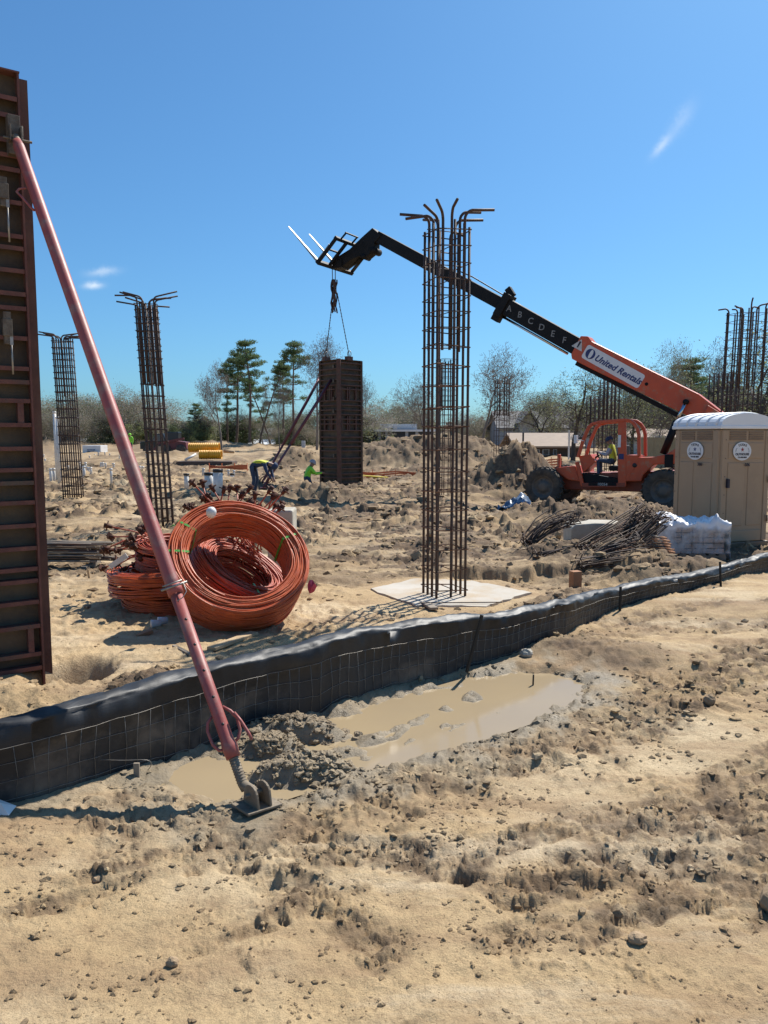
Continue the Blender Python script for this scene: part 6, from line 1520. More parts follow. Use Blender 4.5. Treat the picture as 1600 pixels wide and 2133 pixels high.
# ------------------------------------------------------------------ safety fencing, boards, litter
def barriers():
    def net(label, pxa, pxb, pyt, pyb, Y, posts):
        a = at(pxa, pyb, Y); b = at(pxb, pyb, Y); h = at(pxa, pyt, Y).z - a.z; t = thing('safety_fence', (a+b)/2, label, 'safety fence'); L = (b-a).length; n = max(6, int(L/.3)); rng = random.Random(3)
        for f in (0., .38, .72, 1.):
            mb = MB(); pts = [a + (b-a)*i/n + Vector((0, .03*math.sin(i), h*f + .04*math.sin(i*.9+f*3))) for i in range(n+1)]
            for i in range(n): mb.bar(pts[i], pts[i+1], .01, .075)
            mb.build('net_band', ['net_orange'], t)
        mb = MB()
        for i in range(n*3+1):
            q = a + (b-a)*i/(n*3); mb.bar(q, q + Vector((0, 0, h)), .02, .008)
        o = mb.build('net_mesh', ['net_orange'], t); o['kind'] = 'stuff'
        for k in range(posts):
            q = a + (b-a)*k/max(1, posts-1); mb = MB(); mb.bar(q - Vector((0, 0, .25)), q + Vector((0, 0, h+.15)), .05, .03); mb.build('stake', ['net_orange'], t)
    net('orange safety netting on stakes in front of the large spoil heap', 752, 872, 984, 996, 38.5, 6)
    net('orange safety netting beyond the dark heap of clods, before the tan roof', 1104, 1170, 958, 972, 40., 4)
    net('orange safety line strung behind the two capped white pipes', 436, 515, 971, 975, 37., 4)
    a = at(752, 998, 35.6); b = at(806, 1004, 35.0); a.z = gz(a.x, a.y)+.06; b.z = gz(b.x, b.y)+.06; mb = MB(); mb.bar(a, b, .28, .05); one(mb, 'yellow_board', ['yellow'], a, 'yellow formwork board lying beside the hanging form', 'board', bevel=.005)
    # tarpaulin by the front wheel
    n = 26; u = np.linspace(0, 1, n); U, Vv = np.meshgrid(u, u); a = np.array(at(1036, 1050, 22.6)); 
    X = a[0] + .95*U + .25*Vv; Y = a[1] + .9*Vv + .1*U; Z = np.maximum(terrain(X, Y)[0], 0*X-.3) + .05 + .42*np.exp(-((U-.7)/.35)**2)*(.5+.5*Vv) + .09*np.abs(fbm(U*4, Vv*4, 4, 3))
    idx = np.arange(n*n).reshape(n, n); Q = np.stack([idx[:-1, :-1], idx[:-1, 1:], idx[1:, 1:], idx[1:, :-1]], -1).reshape(-1, 4)
    loc = Vector((float(X.mean()), float(Y.mean()), float(Z.min()))); me = np_mesh('tarpaulin', np.stack([X, Y, Z], -1).reshape(-1, 3)-np.array(loc), Q, ['tarp_blue']); tag(link('tarpaulin', me, None, loc), 'crumpled blue black tarpaulin lying before the front wheel of the telehandler', 'tarpaulin')
    # timber pieces
    def board(label, p0, p1, w, h, m='wood', lift=0.):
        a, b = G(*p0), G(*p1); mb = MB(); mb.bar(a + Vector((0, 0, h/2+lift-.004)), b + Vector((0, 0, h/2+lift)), w, h); one(mb, 'timber_offcut', [m], a, label, 'board', bevel=.004)
    board('pale wooden board lying in the shadow below the upright orange coil', (440, 1362), (530, 1326), .10, .03, lift=.01)
    board('short brown scrap of wood by the white cups in the coil shadow', (285, 1322), (318, 1318), .07, .035, 'wood_red')
    board('weathered stick of wood behind the fence, next to the red brace', (362, 1355), (398, 1374), .035, .03, 'wood_grey')
    board('flat grey timber scrap lying at the near edge of the concrete footing', (885, 1258), (905, 1274), .10, .03, 'wood_grey', .02)
    g = G(1200, 1232); g.z = min(g.z, .12); mb = MB(); mb.box(g + Vector((0, .05, .09)), (.13, .11, .22), Matrix.Rotation(R(20), 3, 'Z')); one(mb, 'timber_block', ['wood_red'], g, 'upright reddish block of wood in the soil behind the silt fence', 'wood block', bevel=.006)
    # white cups
    for k, (px, py, dx, lb) in enumerate(((326, 1308, .05, 'white foam cup lying in the coil shadow'), (340, 1300, .05, 'second white foam cup, touching the first in the coil shadow'))):
        g = G(px, py); mb = MB(); a = g + Vector((-.05, -.02, .045)); b = g + Vector((.05, .03, .045)); mb.lathe([(0, 0), (.045, 0), (.045, .006), (.034, .10), (0, .10)], a, b-a, 18); one(mb, 'foam_cup', ['white_plastic'], g, lb, 'cup')
    p = at(440, 1068, 7.75); mb = MB(); mb.lathe([(0, -.055), (.03, -.05), (.05, -.02), (.052, .02), (.035, .05), (0, .058)], p, (.2, -.4, 1), 16); one(mb, 'foam_ball', ['white_plastic'], p - Vector((0, 0, .05)), 'round white plastic end cover sitting on top of the orange coils', 'plastic cover')
    p = at(650, 1222, 7.75); n = 9; mb = MB(); rng = random.Random(6)
    vs = [p + Vector((.045*math.cos(a)*rng.uniform(.6, 1.2), rng.uniform(-.03, .03), .075*math.sin(a)*rng.uniform(.7, 1.2))) for a in lin(0, 6.28*8/9, 9)] + [p + Vector((0, -.05, 0)), p + Vector((0, .05, 0))]
    mb.add(vs, [(i, (i+1) % 9, 9) for i in range(9)] + [((i+1) % 9, i, 10) for i in range(9)]); M['pink'] = mat('pink', (.62, .05, .10), .6); one(mb, 'red_flag_tape', ['pink'], p - Vector((0, 0, .07)), 'crumpled pinkish red tape at the side of the upright orange coil', 'tape')
    p = at(247, 1170, 8.6); mb = MB(); mb.bar(p + Vector((-.10, 0, -.06)), p + Vector((.09, .02, .07)), .01, .06); one(mb, 'paper_tag', ['white_plastic'], p, 'white paper tag hanging among the brown anchor ends of the cables', 'tag')
    # litter and stones in the foreground
    g = G(8, 1703); mb = MB(); rng = random.Random(3); vs = [(g.x + rng.uniform(-.06, .06), g.y + rng.uniform(-.05, .05), g.z + rng.uniform(.0, .07)) for _ in range(14)]
    import itertools
    mb.add([(g.x-.07, g.y-.03, g.z), (g.x+.05, g.y-.045, g.z+.005), (g.x+.055, g.y+.03, g.z+.02), (g.x-.06, g.y+.04, g.z+.06), (g.x-.01, g.y-.01, g.z+.055)], [(0, 1, 4), (1, 2, 4), (2, 3, 4), (3, 0, 4), (0, 3, 2, 1)]); one(mb, 'crumpled_paper', ['white_plastic'], g, 'scrap of crumpled white paper on the soil at the end of the silt fence', 'litter')
    g = G(1596, 1880); rock('stone', (g.x+.10, g.y, g.z-.02), .10, 5, 'rock', 'large brown clod of hardened mud on the smooth foreground soil', sq=.8)
    g = G(1328, 1960); rock('stone', g, .032, 6, 'rock', 'fist sized tan stone on the smooth bare soil', sq=.7)
    g = G(1096, 1365); rock('stone', g, .055, 7, 'concrete', 'pale round stone at the mud edge below the silt fence', sq=.8)
    g = G(1478, 1462); rock('stone', g, .04, 8, 'rock', 'dark pointed clod alone on the dry tracks', sq=1.1)
    g = G(205, 1822); rock('stone', g, .026, 9, 'rock', 'flat dark clod alone on the dry foreground soil', sq=.6)
    g = G(360, 2003); rock('stone', g, .022, 10, 'rock', 'dark tilted clod on the smooth tan soil', sq=.9)
barriers()
# ------------------------------------------------------------------ trees
def tubes_np(segs, ns=3):
    """segs: list of (p0, p1, r0, r1) -> verts, quads"""
    P0 = np.array([s[0] for s in segs], float); P1 = np.array([s[1] for s in segs], float); r0 = np.array([s[2] for s in segs]); r1 = np.array([s[3] for s in segs])
    d = P1-P0; d /= np.linalg.norm(d, axis=1, keepdims=True)+1e-9
    a = np.where(np.abs(d[:, 2:3]) < .9, np.array([[0, 0, 1.]]), np.array([[1., 0, 0]])); x = np.cross(d, a); x /= np.linalg.norm(x, axis=1, keepdims=True); y = np.cross(d, x)
    V = []
    for (P, r) in ((P0, r0), (P1, r1)):
        for j in range(ns):
            t = 2*math.pi*j/ns; V.append(P + (x*math.cos(t)+y*math.sin(t))*r[:, None])
    V = np.stack(V, 1); n = len(segs); b = (np.arange(n)*2*ns)[:, None]
    Q = np.concatenate([np.concatenate([b+j, b+(j+1) % ns, b+ns+(j+1) % ns, b+ns+j], 1) for j in range(ns)])
    return V.reshape(-1, 3), Q
def leaves_np(C0, size, rng, flat=0.):
    n = len(C0); a = rng.standard_normal((n, 3)); a /= np.linalg.norm(a, axis=1, keepdims=True); b = rng.standard_normal((n, 3)); b -= a*(a*b).sum(1, keepdims=True); b /= np.linalg.norm(b, axis=1, keepdims=True)
    s = size*(.6+.8*rng.random(n))[:, None]
    V = np.stack([C0-a*s, C0-b*s*.5, C0+a*s, C0+b*s*.5], 1).reshape(-1, 3); return V, np.arange(n*4).reshape(-1, 4)
def grow(rng, H, spread=.5, lean=0., levels=4, trunk=.28, fork=.35, twist=.25, r0=None, up=.25):
    big = []; small = []; tips = []
    r0 = r0 or H*.016
    def branch(p, d, L, r, lv):
        n = 5 if lv < 2 else (3 if lv < 4 else 2); pts = [p]
        for i in range(n):
            d = d + rng.standard_normal(3)*twist*(.5+.25*lv)*.5 + np.array([0, 0, up*.12*(lv > 0)]); d /= np.linalg.norm(d)
            q = pts[-1] + d*L/n; ra = r*(1-.55*i/n); rb = r*(1-.55*(i+1)/n)
            (big if lv < 2 else small).append((pts[-1], q, max(ra, .012), max(rb, .010))); pts.append(q)
            if lv < levels and (lv > 0 or i >= int(n*fork)):
                for k in range(rng.integers(1, 3 if lv < 2 else 4)):
                    a = rng.standard_normal(3); a -= d*a.dot(d); a /= np.linalg.norm(a); nd = d*(1-spread) + a*(spread+.25*rng.random()) + np.array([0, 0, up*.3]); nd /= np.linalg.norm(nd)
                    branch(q, nd, L*(.42+.28*rng.random()), rb*.62, lv+1)
        if lv < levels: branch(pts[-1], d, L*.55, r*.42, lv+1)
        if lv >= levels-1: tips.append(pts[-1])
    branch(np.zeros(3), np.array([lean, 0, 1.]), H*trunk*1.6, r0, 0)
    z = max(t[2] for t in tips); k = H/z
    f = lambda S: [(a*k, b*k, r, s) for a, b, r, s in S]
    return f(big), f(small), np.array(tips)*k
TREE = {}
def make_tree(kind, seed):
    rng = np.random.default_rng(seed); H = 10.
    if kind in ('bare', 'oak', 'budding', 'brush'):
        p = dict(bare=dict(spread=.48, trunk=.36, fork=.5, levels=5, up=.5), oak=dict(spread=.62, trunk=.24, fork=.3, levels=5, twist=.42, r0=.26, up=.15), budding=dict(spread=.5, trunk=.3, fork=.25, levels=5, up=.35), brush=dict(spread=.55, trunk=.22, fork=.05, levels=5, r0=.10, up=.4))[kind]
        big, small, tips = grow(rng, H, **p)
        if len(small) > 7000: 
            sel = rng.permutation(len(small))[:7000]; small = [small[i] for i in sel]
        tv = tubes_np(big, 6); cv = tubes_np([(a, b, max(r, .013), max(s, .011)) for a, b, r, s in small], 3)
        lf = None
        nl = dict(bare=0, oak=2200, budding=4600, brush=2400)[kind]
        if nl:
            idx = rng.integers(0, len(tips), nl); C0 = tips[idx] + rng.standard_normal((nl, 3))*.28; lf = leaves_np(C0, .078, rng)
        return tv, cv, lf, {'bare': ('bark_grey', 'bark_grey', None), 'oak': ('bark', 'bark', 'leaf_lime'), 'budding': ('bark_grey', 'twig_brown', 'leaf_olive'), 'brush': ('twig_brown', 'twig_brown', 'leaf_olive')}[kind]
    if kind == 'pine':
        big = []; small = []; p = np.zeros(3); d = np.array([rng.normal(0, .05), 0, 1.]); n = 14
        pts = [p]
        for i in range(n):
            d = d + rng.standard_normal(3)*.035; d[2] = 1; q = pts[-1] + d/np.linalg.norm(d)*H/n; big.append((pts[-1], q, .15*(1-i/n*.75), .15*(1-(i+1)/n*.75))); pts.append(q)
        cl = []
        def limb(q, L, up):
            a = rng.random()*6.28; dd = np.array([math.cos(a), math.sin(a), up]); m = q + dd*L*.5 + np.array([0, 0, -.03*L]); e = q + dd*L + np.array([0, 0, .12*L]); small.append((q, m, .045, .032)); small.append((m, e, .032, .02)); cl.append((e, .42+.2*rng.random())); cl.append((m*.4+e*.6 + rng.standard_normal(3)*.12, .3+.15*rng.random()))
            for _ in range(2): cl.append((e + rng.standard_normal(3)*np.array([.32, .32, .1]), .25+.2*rng.random()))
        for k in range(26):
            f = .70+.30*rng.random(); q = pts[min(n, int(f*n))]; limb(q, (1.5-1.2*(f-.70)/.30)*(.6+.6*rng.random()), .25+.3*rng.random())
        for k in range(10): f = .42+.3*rng.random(); q = pts[int(f*n)]; limb(q, .6+.8*rng.random(), .05)
        for k in range(7): f = .3+.4*rng.random(); q = pts[int(f*n)]; a = rng.random()*6.28; small.append((q, q+np.array([math.cos(a), math.sin(a), .1])*(.3+.5*rng.random()), .02, .012))
        C0 = []
        for c, r in cl:
            m = int(75*r/.4); v = rng.standard_normal((m, 3)); v /= np.linalg.norm(v, axis=1, keepdims=True); C0.append(c + v*(rng.random((m, 1))**.45)*r*np.array([1, 1, .5]))
        return tubes_np(big, 8), tubes_np(small, 4), leaves_np(np.concatenate(C0), .062, rng), ('bark_pine', 'bark_pine', 'needles')
    if kind in ('shrub', 'limeshrub', 'darkshrub'):
        big, small, tips = grow(rng, H, spread=.55, trunk=.2, fork=.0, levels=4, r0=.12, up=.4)
        n = 4600; k = rng.integers(0, len(tips), 46); C0 = []
        for i in k:
            m = n//46; v = rng.standard_normal((m, 3)); v /= np.linalg.norm(v, axis=1, keepdims=True); C0.append(tips[i]*np.array([1, 1, rng.uniform(.25, 1.)]) + v*(rng.random((m, 1))**.4)*(1.1+.9*rng.random())*np.array([1, 1, .8]))
        return tubes_np(big, 5), tubes_np(small, 3), leaves_np(np.concatenate(C0), .17, rng), ('bark', 'bark', dict(shrub='leaf_olive', limeshrub='leaf_lime', darkshrub='leaf_dark')[kind])
NV = dict(bare=3, oak=2, budding=3, brush=3, pine=4, shrub=2, limeshrub=1, darkshrub=2)
for kd, nv in NV.items():
    for v in range(nv):
        tv, cv, lf, ms = make_tree(kd, 100+v*7+len(kd)); e = [('trunk', np_mesh('trunk', *tv, [ms[0]]))]
        if lf is None: e.append(('crown', np_mesh('crown', *cv, [ms[1]])))
        else:
            V = np.concatenate([cv[0], lf[0]]); Q = np.concatenate([cv[1], lf[1]+len(cv[0])]); me = np_mesh('crown', V, Q, [ms[1], ms[2]], False)
            me.polygons.foreach_set('material_index', np.concatenate([np.zeros(len(cv[1]), np.int32), np.ones(len(lf[1]), np.int32)])); e.append(('crown', me))
        TREE[(kd, v)] = e
_tn = [0]
def tree(kind, px, pyt, Y, label, group=None, wide=1.0, v=None, yaw=None):
    _tn[0] += 1; rng = random.Random(_tn[0]*13); v = _tn[0] % NV[kind] if v is None else v
    X = at(px, 900, Y).x; z = gz(X, Y) - .1; h = at(px, pyt, Y).z - z; s = h/10.
    name = {'pine': 'pine_tree', 'bare': 'bare_tree', 'oak': 'oak_tree', 'budding': 'budding_tree', 'brush': 'brush_thicket', 'shrub': 'shrub', 'limeshrub': 'shrub', 'darkshrub': 'shrub'}[kind]
    t = thing(name, (X, Y, z), label, 'shrub' if 'shrub' in kind or kind == 'brush' else 'tree', group, rng.random()*6.28 if yaw is None else yaw)
    for n, me in TREE[(kind, v)]:
        o = link(n, me, t); o.scale = (s*wide, s*wide, s)
    return t
def vegetation():
    # pines
    tree('pine', 520, 700, 84, 'tallest pine, full round crown, in the clump of pines behind the culvert pipes', 'pines', 1.0, 0)
    tree('pine', 492, 728, 88, 'pine with a lower ragged crown next to the tallest pine', 'pines', 1.1, 1)
    tree('pine', 612, 708, 82, 'leaning pine with an airy crown, nearest the hanging form', 'pines', .95, 2, yaw=.3)
    tree('pine', 565, 772, 92, 'shorter pine between the tallest pine and the leaning pine', 'pines', .9, 3)
    tree('pine', 1432, 742, 80, 'flat topped pine rising above the end of the orange boom', 'pines', 1.3, 1)
    tree('pine', 1398, 790, 86, 'low pine just left of the flat topped pine behind the boom', 'pines', 1.2, 2)
    tree('pine', 1468, 765, 92, 'dense low pine between the flat topped pine and the tall rebar cage', 'pines', 1.3, 3)
    tree('pine', 398, 838, 90, 'low bushy pine standing above the yellow culvert pipes', 'pines', 1.2, 0)
    tree('pine', 474, 752, 90, 'slim pine at the open side of the pine clump, crown small', 'pines', .9, 2)
    tree('pine', 540, 742, 86, 'narrow pine leaning towards the tallest pine', 'pines', .85, 3)
    tree('pine', 590, 745, 90, 'slender pine half hidden behind the leaning pine', 'pines', .9, 1)
    # bare trees
    B = 'bare trees along the far edge of the site'
    tree('bare', 461, 745, 78, 'bare dark tree at the open side of the pine clump', B, .8, 0); tree('bare', 660, 682, 80, 'thin bare tree standing right behind the hanging form', B, .75, 1)
    tree('bare', 1003, 708, 62, 'tall bare tree between the nearest rebar cage and the grey house', B, .95, 2); tree('bare', 760, 770, 95, 'bare tree showing past the sunny side of the hanging form', B, .8, 1)
    tree('bare', 885, 770, 74, 'bare tree with crooked limbs behind the nearest rebar cage', B, 1.0, 0)
    tree('bare', 582, 770, 76, 'leafless snag among the pines', B, .5, 2)
    tree('oak', 1195, 735, 56, 'broad oak with fresh green buds behind the telehandler cab', None, .95, 0); tree('oak', 1318, 760, 60, 'dark oak with bowed limbs below the orange boom', None, .9, 1)
    tree('oak', 1572, 630, 50, 'large bare oak spreading behind the rebar cage and toilet roof', None, 1.0, 1, yaw=2.4)
    tree('oak', 1425, 770, 64, 'gnarled oak between the orange boom and the toilet roof', None, 1.0, 0, yaw=1.2); tree('oak', 1132, 800, 78, 'small oak with pale buds over the tan roofed shed', None, 1.1, 1, yaw=4.)
    tree('budding', 1320, 735, 90, 'pale green budding tree above the middle of the orange boom', None, 1.0, 0)
    tree('budding', 1150, 790, 96, 'hazy budding tree beside the grey house', None, .9, 1); tree('budding', 1400, 700, 70, 'spindly budding tree with one broken limb behind the boom', None, .5, 2)
    tree('bare', 1500, 700, 88, 'bare tree seen through the tall rebar cage by the toilet', B, .8, 0)
    # thickets
    rng = random.Random(31)
    def band(pxs, kinds, top, Y0, Y1, where):
        for px in pxs:
            k = rng.choice(kinds)
            lab = dict(brush='grey brown leafless thicket ', budding='hazy grey green budding tree ', shrub='olive green shrub ', darkshrub='dark evergreen shrub ', limeshrub='light green shrub ', bare='slim bare tree ')[k] + where
            tree(k, px + rng.uniform(-6, 6), top + rng.uniform(-18, 18), rng.uniform(Y0, Y1), lab, lab.replace(' thicket', ' thickets').replace(' tree ', ' trees ').replace(' shrub', ' shrubs'), rng.uniform(1.2, 1.9))
    w = 'at the back, beyond the white poles'
    band(range(60, 330, 22), ['brush', 'budding', 'brush', 'budding'], 822, 92, 108, w)
    tree('brush', 258, 795, 90, 'tallest grey thicket rising behind the red brace', None, 1.4, 0)
    band(range(70, 430, 28), ['brush', 'shrub', 'budding'], 862, 86, 92, 'low behind the pipe stubs and pickup truck')
    band((285, 300, 360, 372, 385, 410, 428), ['darkshrub', 'limeshrub', 'darkshrub'], 874, 82, 88, 'just behind the yellow culvert pipes')
    w = 'among the trunks of the pine clump'
    band(range(440, 660, 22), ['brush', 'shrub', 'budding', 'darkshrub'], 850, 92, 104, w)
    band((560, 590, 615, 640, 655), ['darkshrub', 'brush'], 890, 80, 86, 'in front of the small white roofed house')
    band(range(740, 900, 24), ['brush', 'budding'], 838, 100, 116, 'showing above the long dark building')
    band((700, 716, 735, 760), ['shrub', 'brush'], 835, 92, 100, 'right behind the hanging form')
    band(range(950, 1120, 22), ['brush', 'budding', 'brush'], 852, 118, 130, 'behind and beside the grey gabled house')
    band(range(1110, 1420, 30), ['brush', 'budding', 'brush'], 832, 118, 132, 'far behind the orange telehandler')
    band(range(1190, 1400, 60), ['brush', 'bare', 'brush'], 850, 66, 78, 'close behind the telehandler cab and fence')
    band(range(1380, 1640, 24), ['brush', 'budding', 'shrub', 'budding'], 780, 78, 96, 'behind the portable toilet and boom end')
vegetation()
# distant wood closing the view
def far_wood():
    rng = np.random.default_rng(77); n = 70000
    az = rng.uniform(-R(42), R(42), n); r = rng.uniform(135, 175, n); x = np.sin(az)*r; y = np.cos(az)*r
    top = 4.2 + 2.2*vn(az*60, az*0, 3) + 1.3*vn(az*200, az*0, 5); z = .3 + np.maximum(.4, top)*rng.random(n)**.8
    V, Q = leaves_np(np.stack([x, y, z], -1), .42, rng); me = np_mesh('distant_wood', V, Q, ['leaf_olive', 'twig_brown'], False)
    me.polygons.foreach_set('material_index', (rng.random(n) < .55).astype(np.int32)); o = link('distant_wood', me); o['kind'] = 'stuff'; tag(o, 'hazy line of far woods closing the site along the horizon', 'woods')
far_wood()

# ------------------------------------------------------------------ buildings and vehicles behind
def gable(name, label, pxa, pxb, pye, pyr, pyb, Y, depth, wall, roof, wins=(), door=None, cat='house', front=None):
    a = at(pxa, pyb, Y); b = at(pxb, pyb, Y); zb = min(a.z, gz(a.x, Y))-.3; ze = at(pxa, pye, Y).z; zr = at(pxa, pyr, Y).z
    t = thing(name, ((a.x+b.x)/2, Y, zb), label, cat); x0, x1 = a.x, b.x; m = Y+depth/2
    mb = MB(); mb.box(((x0+x1)/2, m, (zb+ze)/2), (x1-x0, depth, ze-zb)); 
    mb.prism([(Y, ze), (Y+depth, ze), (m, zr-.1)], x0+.02, x0+.06, tf=lambda u, l, w: (l, u, w)); mb.prism([(Y, ze), (Y+depth, ze), (m, zr-.1)], x1-.06, x1-.02, tf=lambda u, l, w: (l, u, w)); mb.build('wall', [wall], t)
    mb = MB(); o = .5; th = .16
    for sg in (-1, 1):
        y0 = Y-o if sg < 0 else Y+depth+o; ze2 = ze - o*(zr-ze)/(depth/2)
        v = [(x0-o, y0, ze2), (x1+o, y0, ze2), (x1+o, m, zr), (x0-o, m, zr)]; v += [(x, y, z+th) for x, y, z in v]
        mb.add(v, ((0, 1, 2, 3), (7, 6, 5, 4), (0, 4, 5, 1), (1, 5, 6, 2), (2, 6, 7, 3), (3, 7, 4, 0)))
    rf = mb.build('roof', [roof], t)
    if front:
        fa, fc, fr, fe = front; xa, xc = at(fa, 0, Y-1.5).x, at(fc, 0, Y-1.5).x; zf = at(fa, fr, Y-1.5).z; ze1 = at(fa, fe, Y-1.5).z
        mb = MB(); mb.prism([(xa, zb), (xc, zb), (xc, ze1), ((xa+xc)/2, zf), (xa, ze1)], Y-1.5, Y+depth*.4); mb.build('gable_bay', [wall], t)
        mb = MB(); mx_ = (xa+xc)/2
        for sx, ex in ((xa-.3, mx_), (xc+.3, mx_)): mb.bar((sx, Y+depth*.15, ze1-.15), (ex, Y+depth*.15, zf+.1), depth*.8+1.2, .15, (0, 0, 1))
        mb.build('gable_roof', [roof], rf)
    for (wa, wb, wt, wbt, yo) in wins:
        p = at(wa, wbt, Y+yo); q = at(wb, wt, Y+yo); w = thing_part('window', t, ((p.x+q.x)/2, Y+yo-.03, (p.z+q.z)/2), (q.x-p.x, .08, q.z-p.z), 'white_paint')
        thing_part('pane', w, ((p.x+q.x)/2, Y+yo-.08, (p.z+q.z)/2), ((q.x-p.x)*.78, .04, (q.z-p.z)*.86), 'window')
    return t
def thing_part(name, parent, c, s, m): mb = MB(); mb.box(c, s); return mb.build(name, [m], parent)
def buildings():
    gable('house', 'grey two storey house with white gable bay far behind the dark heap', 1040, 1240, 890, 856, 935, 112, 10, 'siding_grey', 'roof_grey', [(1109, 1112, 882, 893, -1.58), (1113.5, 1116.5, 882, 893, -1.58), (1118, 1121, 882, 893, -1.58), (1144, 1148, 878, 892, 0), (1150, 1154, 878, 892, 0), (1165, 1170, 880, 892, 0), (1190, 1195, 880, 892, 0), (1068, 1073, 890, 900, 0)], front=(1098, 1132, 858, 880))
    gable('shed', 'low long shed with tan metal roof behind the orange netting', 1082, 1205, 930, 905, 955, 66, 8, 'wall_brown', 'roof_tan', [(1110, 1124, 936, 948, 0), (1130, 1144, 936, 948, 0), (1152, 1160, 936, 948, 0)], cat='shed')
    # flat roofed long building
    Y = 92; a = at(740, 945, Y); b = at(902, 945, Y); zt = at(800, 899, Y).z; zb = gz((a.x+b.x)/2, Y)-.3; t = thing('warehouse', ((a.x+b.x)/2, Y, zb), 'long dark flat roofed building behind the big spoil heap', 'building')
    thing_part('wall', t, ((a.x+b.x)/2, Y+5, (zb+zt)/2), (b.x-a.x, 10, zt-zb), 'wall_dark'); thing_part('roof', t, ((a.x+b.x)/2, Y+5, zt+.12), (b.x-a.x+.8, 10.8, .24), 'roof_white'); thing_part('roof_unit', t, (at(833, 0, Y).x, Y+4, zt+.6), (4.5, 2.5, .7), 'siding_grey')
    for px in (765, 790, 806, 850, 872): thing_part('pilaster', t, (at(px, 0, Y).x, Y-.06, (zb+zt)/2), (.35, .12, zt-zb), 'siding_grey')
    gable('house', 'small white roofed house among the pine trunks', 522, 562, 930, 918, 942, 96, 6, 'siding_grey', 'roof_white', [(530, 535, 932, 938, 0), (545, 551, 932, 938, 0)])
    gable('house', 'grey house with a red brown upper wall behind the pine clump', 505, 560, 905, 893, 935, 125, 9, 'wall_brown', 'roof_grey', [(520, 526, 912, 920, 0), (540, 546, 912, 920, 0)])
    gable('house', 'grey roofed house partly hidden behind the toilet roof and bare oak', 1552, 1660, 876, 845, 930, 100, 10, 'siding_grey', 'roof_grey', [(1575, 1582, 880, 890, 0), (1600, 1607, 880, 890, 0)])
    gable('house', 'small house with pale roof just above the wooden fence', 1318, 1400, 912, 896, 945, 70, 6, 'siding', 'roof_tan', [(1340, 1348, 914, 922, 0), (1365, 1373, 914, 922, 0)])
    # site office at the left
    Y = 98; a = at(70, 930, Y); b = at(160, 930, Y); zt = at(100, 907, Y).z; zb = gz(a.x, Y)-.2; t = thing('site_office', ((a.x+b.x)/2, Y, zb), 'pale blue grey site office cabin beside the tall white poles', 'cabin')
    thing_part('wall', t, ((a.x+b.x)/2, Y+2, (zb+zt)/2), (b.x-a.x, 4, zt-zb), 'siding_grey'); thing_part('roof', t, ((a.x+b.x)/2, Y+2, zt+.08), (b.x-a.x+.4, 4.4, .16), 'roof_grey')
    p = at(92, 918, Y); w = thing_part('window', t, (p.x, Y-.02, p.z), (1.4, .08, .9), 'white_paint'); thing_part('pane', w, (p.x, Y-.07, p.z), (1.2, .04, .7), 'window'); p = at(130, 918, Y); w = thing_part('window', t, (p.x, Y-.02, p.z), (1.4, .08, .9), 'white_paint'); thing_part('pane', w, (p.x, Y-.07, p.z), (1.2, .04, .7), 'window')
    # white box trailer with two lines of print
    Y = 70; a = at(172, 949, Y); b = at(210, 949, Y); zt = at(190, 928, Y).z; zb = at(190, 947, Y).z; zg = gz((a.x+b.x)/2, Y); t = thing('box_trailer', ((a.x+b.x)/2, Y, zg), 'small white enclosed trailer with faded blue print beyond the pipe stubs', 'trailer')
    mb = MB(); mb.box(((a.x+b.x)/2, Y+.9, (zb+zt)/2), (b.x-a.x, 1.8, zt-zb)); mb.build('body', ['white_paint'], t, .04)
    for k, (f0, f1, z) in enumerate(((.25, .72, .52), (.38, .62, .30))):
        for i in range(6):
            x0 = a.x+(b.x-a.x)*(f0+(f1-f0)*i/6); thing_part('print_mark', t, (x0+.05, Y-.012, zb+(zt-zb)*z), ((b.x-a.x)*(f1-f0)/9, .02, .10), 'blue_print')
    for s in (.35, .6):
        x = a.x+(b.x-a.x)*s; mb = MB(); mb.lathe([(0, -.1), (.30, -.1), (.33, 0), (.30, .1), (0, .1)], (x, Y+.05, zb), (0, 1, 0), 16); mb.build('wheel', ['tyre'], t)
    mb = MB(); mb.bar((b.x, Y+.9, zb+.05), (b.x+1.2, Y+.9, zb-.05), .1, .1); mb.build('drawbar', ['post'], t)
    # pickup truck
    Y = 66; a = at(292, 950, Y); zg = gz(a.x, Y); L = at(338, 950, Y).x - a.x + 1.6; t = thing('pickup_truck', (a.x+L/2, Y, zg), 'dark pickup truck parked behind the leaning rebar cage', 'truck'); W = 1.9
    P = [(0, .45), (0, 1.0), (.15, 1.08), (1.5, 1.12), (2.0, 1.75), (3.0, 1.78), (3.35, 1.15), (L, 1.12), (L, .45)]; k = L/5.2
    mb = MB(); mb.prism([(a.x+x*k if x < L else a.x+L, zg+z) for x, z in P], Y, Y+W); mb.build('body', ['car_dark'], t, .05)
    mb = MB(); mb.prism([(a.x+x*k, zg+z) for x, z in ((1.62, 1.15), (2.06, 1.68), (2.92, 1.70), (3.2, 1.15))], Y-.012, Y+.02); mb.build('side_window', ['glass'], t)
    for x in (.9, 4.2):
        mb = MB(); mb.lathe([(0, -.12), (.34, -.12), (.40, 0), (.34, .12), (0, .12)], (a.x+x*k, Y+.08, zg+.38), (0, 1, 0), 18); w = mb.build('wheel', ['tyre'], t); mb = MB(); mb.lathe([(0, .02), (.2, .0)], (a.x+x*k, Y-.05, zg+.38), (0, -1, 0), 14); mb.build('rim', ['rim'], w)
    mb = MB(); mb.box((a.x+.0, Y+.3, zg+.85), (.06, .35, .18)); mb.build('headlight', ['white_paint'], t)
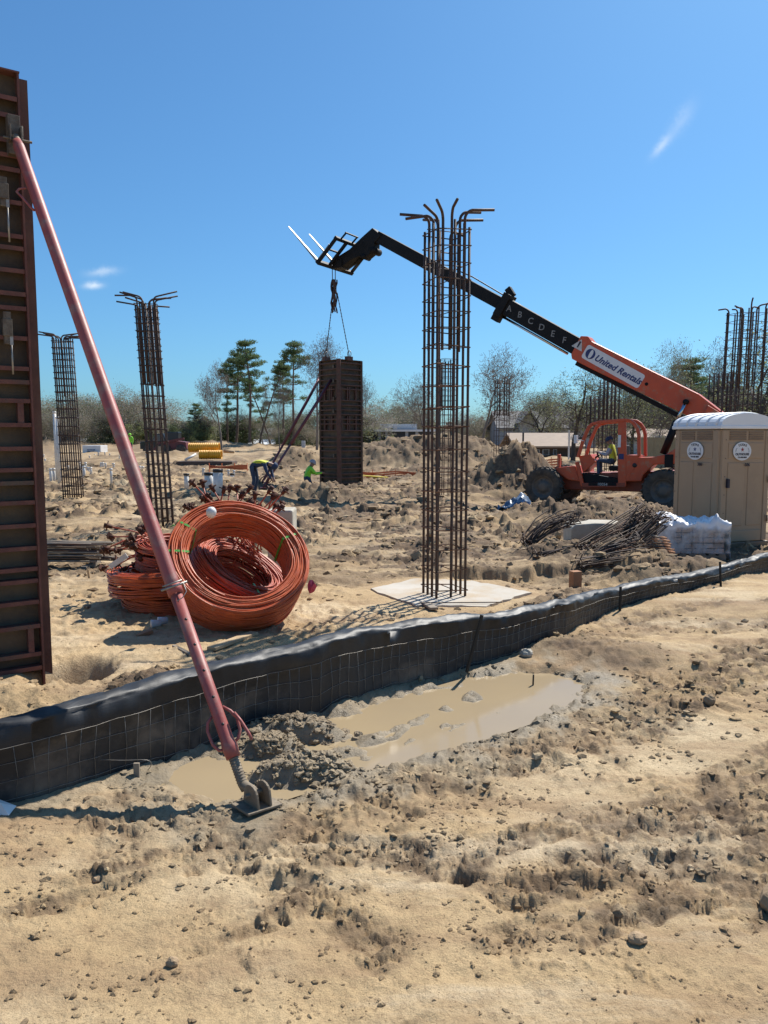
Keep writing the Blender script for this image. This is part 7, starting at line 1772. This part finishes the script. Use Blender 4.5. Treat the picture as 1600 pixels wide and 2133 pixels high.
    # skid steer at the dirt bank
    Y = 63; c = at(362, 955, Y); zg = gz(c.x, Y); t = thing('skid_loader', (c.x, Y, zg), 'small dark red skid loader at the earth bank beside the pickup truck', 'loader')
    mb = MB(); mb.prism([(c.x-1.0, zg+.4), (c.x-.9, zg+1.1), (c.x-.2, zg+1.15), (c.x+1.0, zg+1.0), (c.x+1.1, zg+.4)], Y, Y+1.5); mb.build('body', ['brace_maroon'], t, .05)
    mb = MB(); mb.box((c.x-.1, Y+.75, zg+1.45), (.9, 1.1, .75)); mb.build('cab', ['car_dark'], t, .05)
    mb = MB(); mb.bar((c.x+.9, Y-.05, zg+1.3), (c.x-1.2, Y-.05, zg+.9), .12, .16); mb.bar((c.x-1.2, Y-.05, zg+.9), (c.x-1.6, Y-.05, zg+.3), .12, .14); mb.build('lift_arm', ['brace_maroon'], t)
    mb = MB(); mb.prism([(c.x-2.0, zg+.1), (c.x-1.5, zg+.1), (c.x-1.45, zg+.65), (c.x-1.6, zg+.3)], Y-.1, Y+1.6); mb.build('bucket', ['rim'], t)
    for x in (-.6, .6):
        mb = MB(); mb.lathe([(0, -.14), (.36, -.14), (.42, 0), (.36, .14), (0, .14)], (c.x+x, Y-.02, zg+.40), (0, 1, 0), 18); mb.build('wheel', ['tyre'], t)
    # timber fence
    Y = 46; a = at(1330, 950, Y); b = at(1412, 950, Y); zb = gz(a.x, Y)-.1; zt = at(1350, 912, Y).z; t = thing('timber_fence', ((a.x+b.x)/2, Y, zb), 'tan wooden board fence right behind the telehandler', 'fence'); n = 22
    for i in range(n):
        x = a.x+(b.x-a.x)*(i+.5)/n; thing_part('board', t, (x, Y, (zb+zt)/2+.01*(i % 3)), ((b.x-a.x)/n-.012, .03, zt-zb), 'fence_wood')
    for f in (.25, .75): thing_part('rail', t, ((a.x+b.x)/2, Y+.05, zb+(zt-zb)*f), (b.x-a.x, .06, .1), 'fence_wood')
    # plain poles behind
    for (px, pt, Y, lb) in ((1090, 905, 58, 'dark slim post at the corner of the tan roofed shed'), (1186, 900, 60, 'white survey post before the shed, right of its roof'), (632, 922, 60, 'pale square post seen beyond the maroon braces')):
        p = at(px, pt, Y); zg = gz(p.x, Y); mb = MB(); w = .28 if px == 632 else .12; mb.box((p.x, Y, (zg+p.z)/2), (w, w, p.z-zg+.3)); one(mb, 'post', ['wall_dark' if px == 1090 else 'white_paint' if px == 1186 else 'siding_grey'], (p.x, Y, zg), lb, 'post', bevel=.01)
buildings()
print('objects', len(bpy.data.objects), 'tris', sum(len(m.loops)-2*len(m.polygons) for m in bpy.data.meshes))
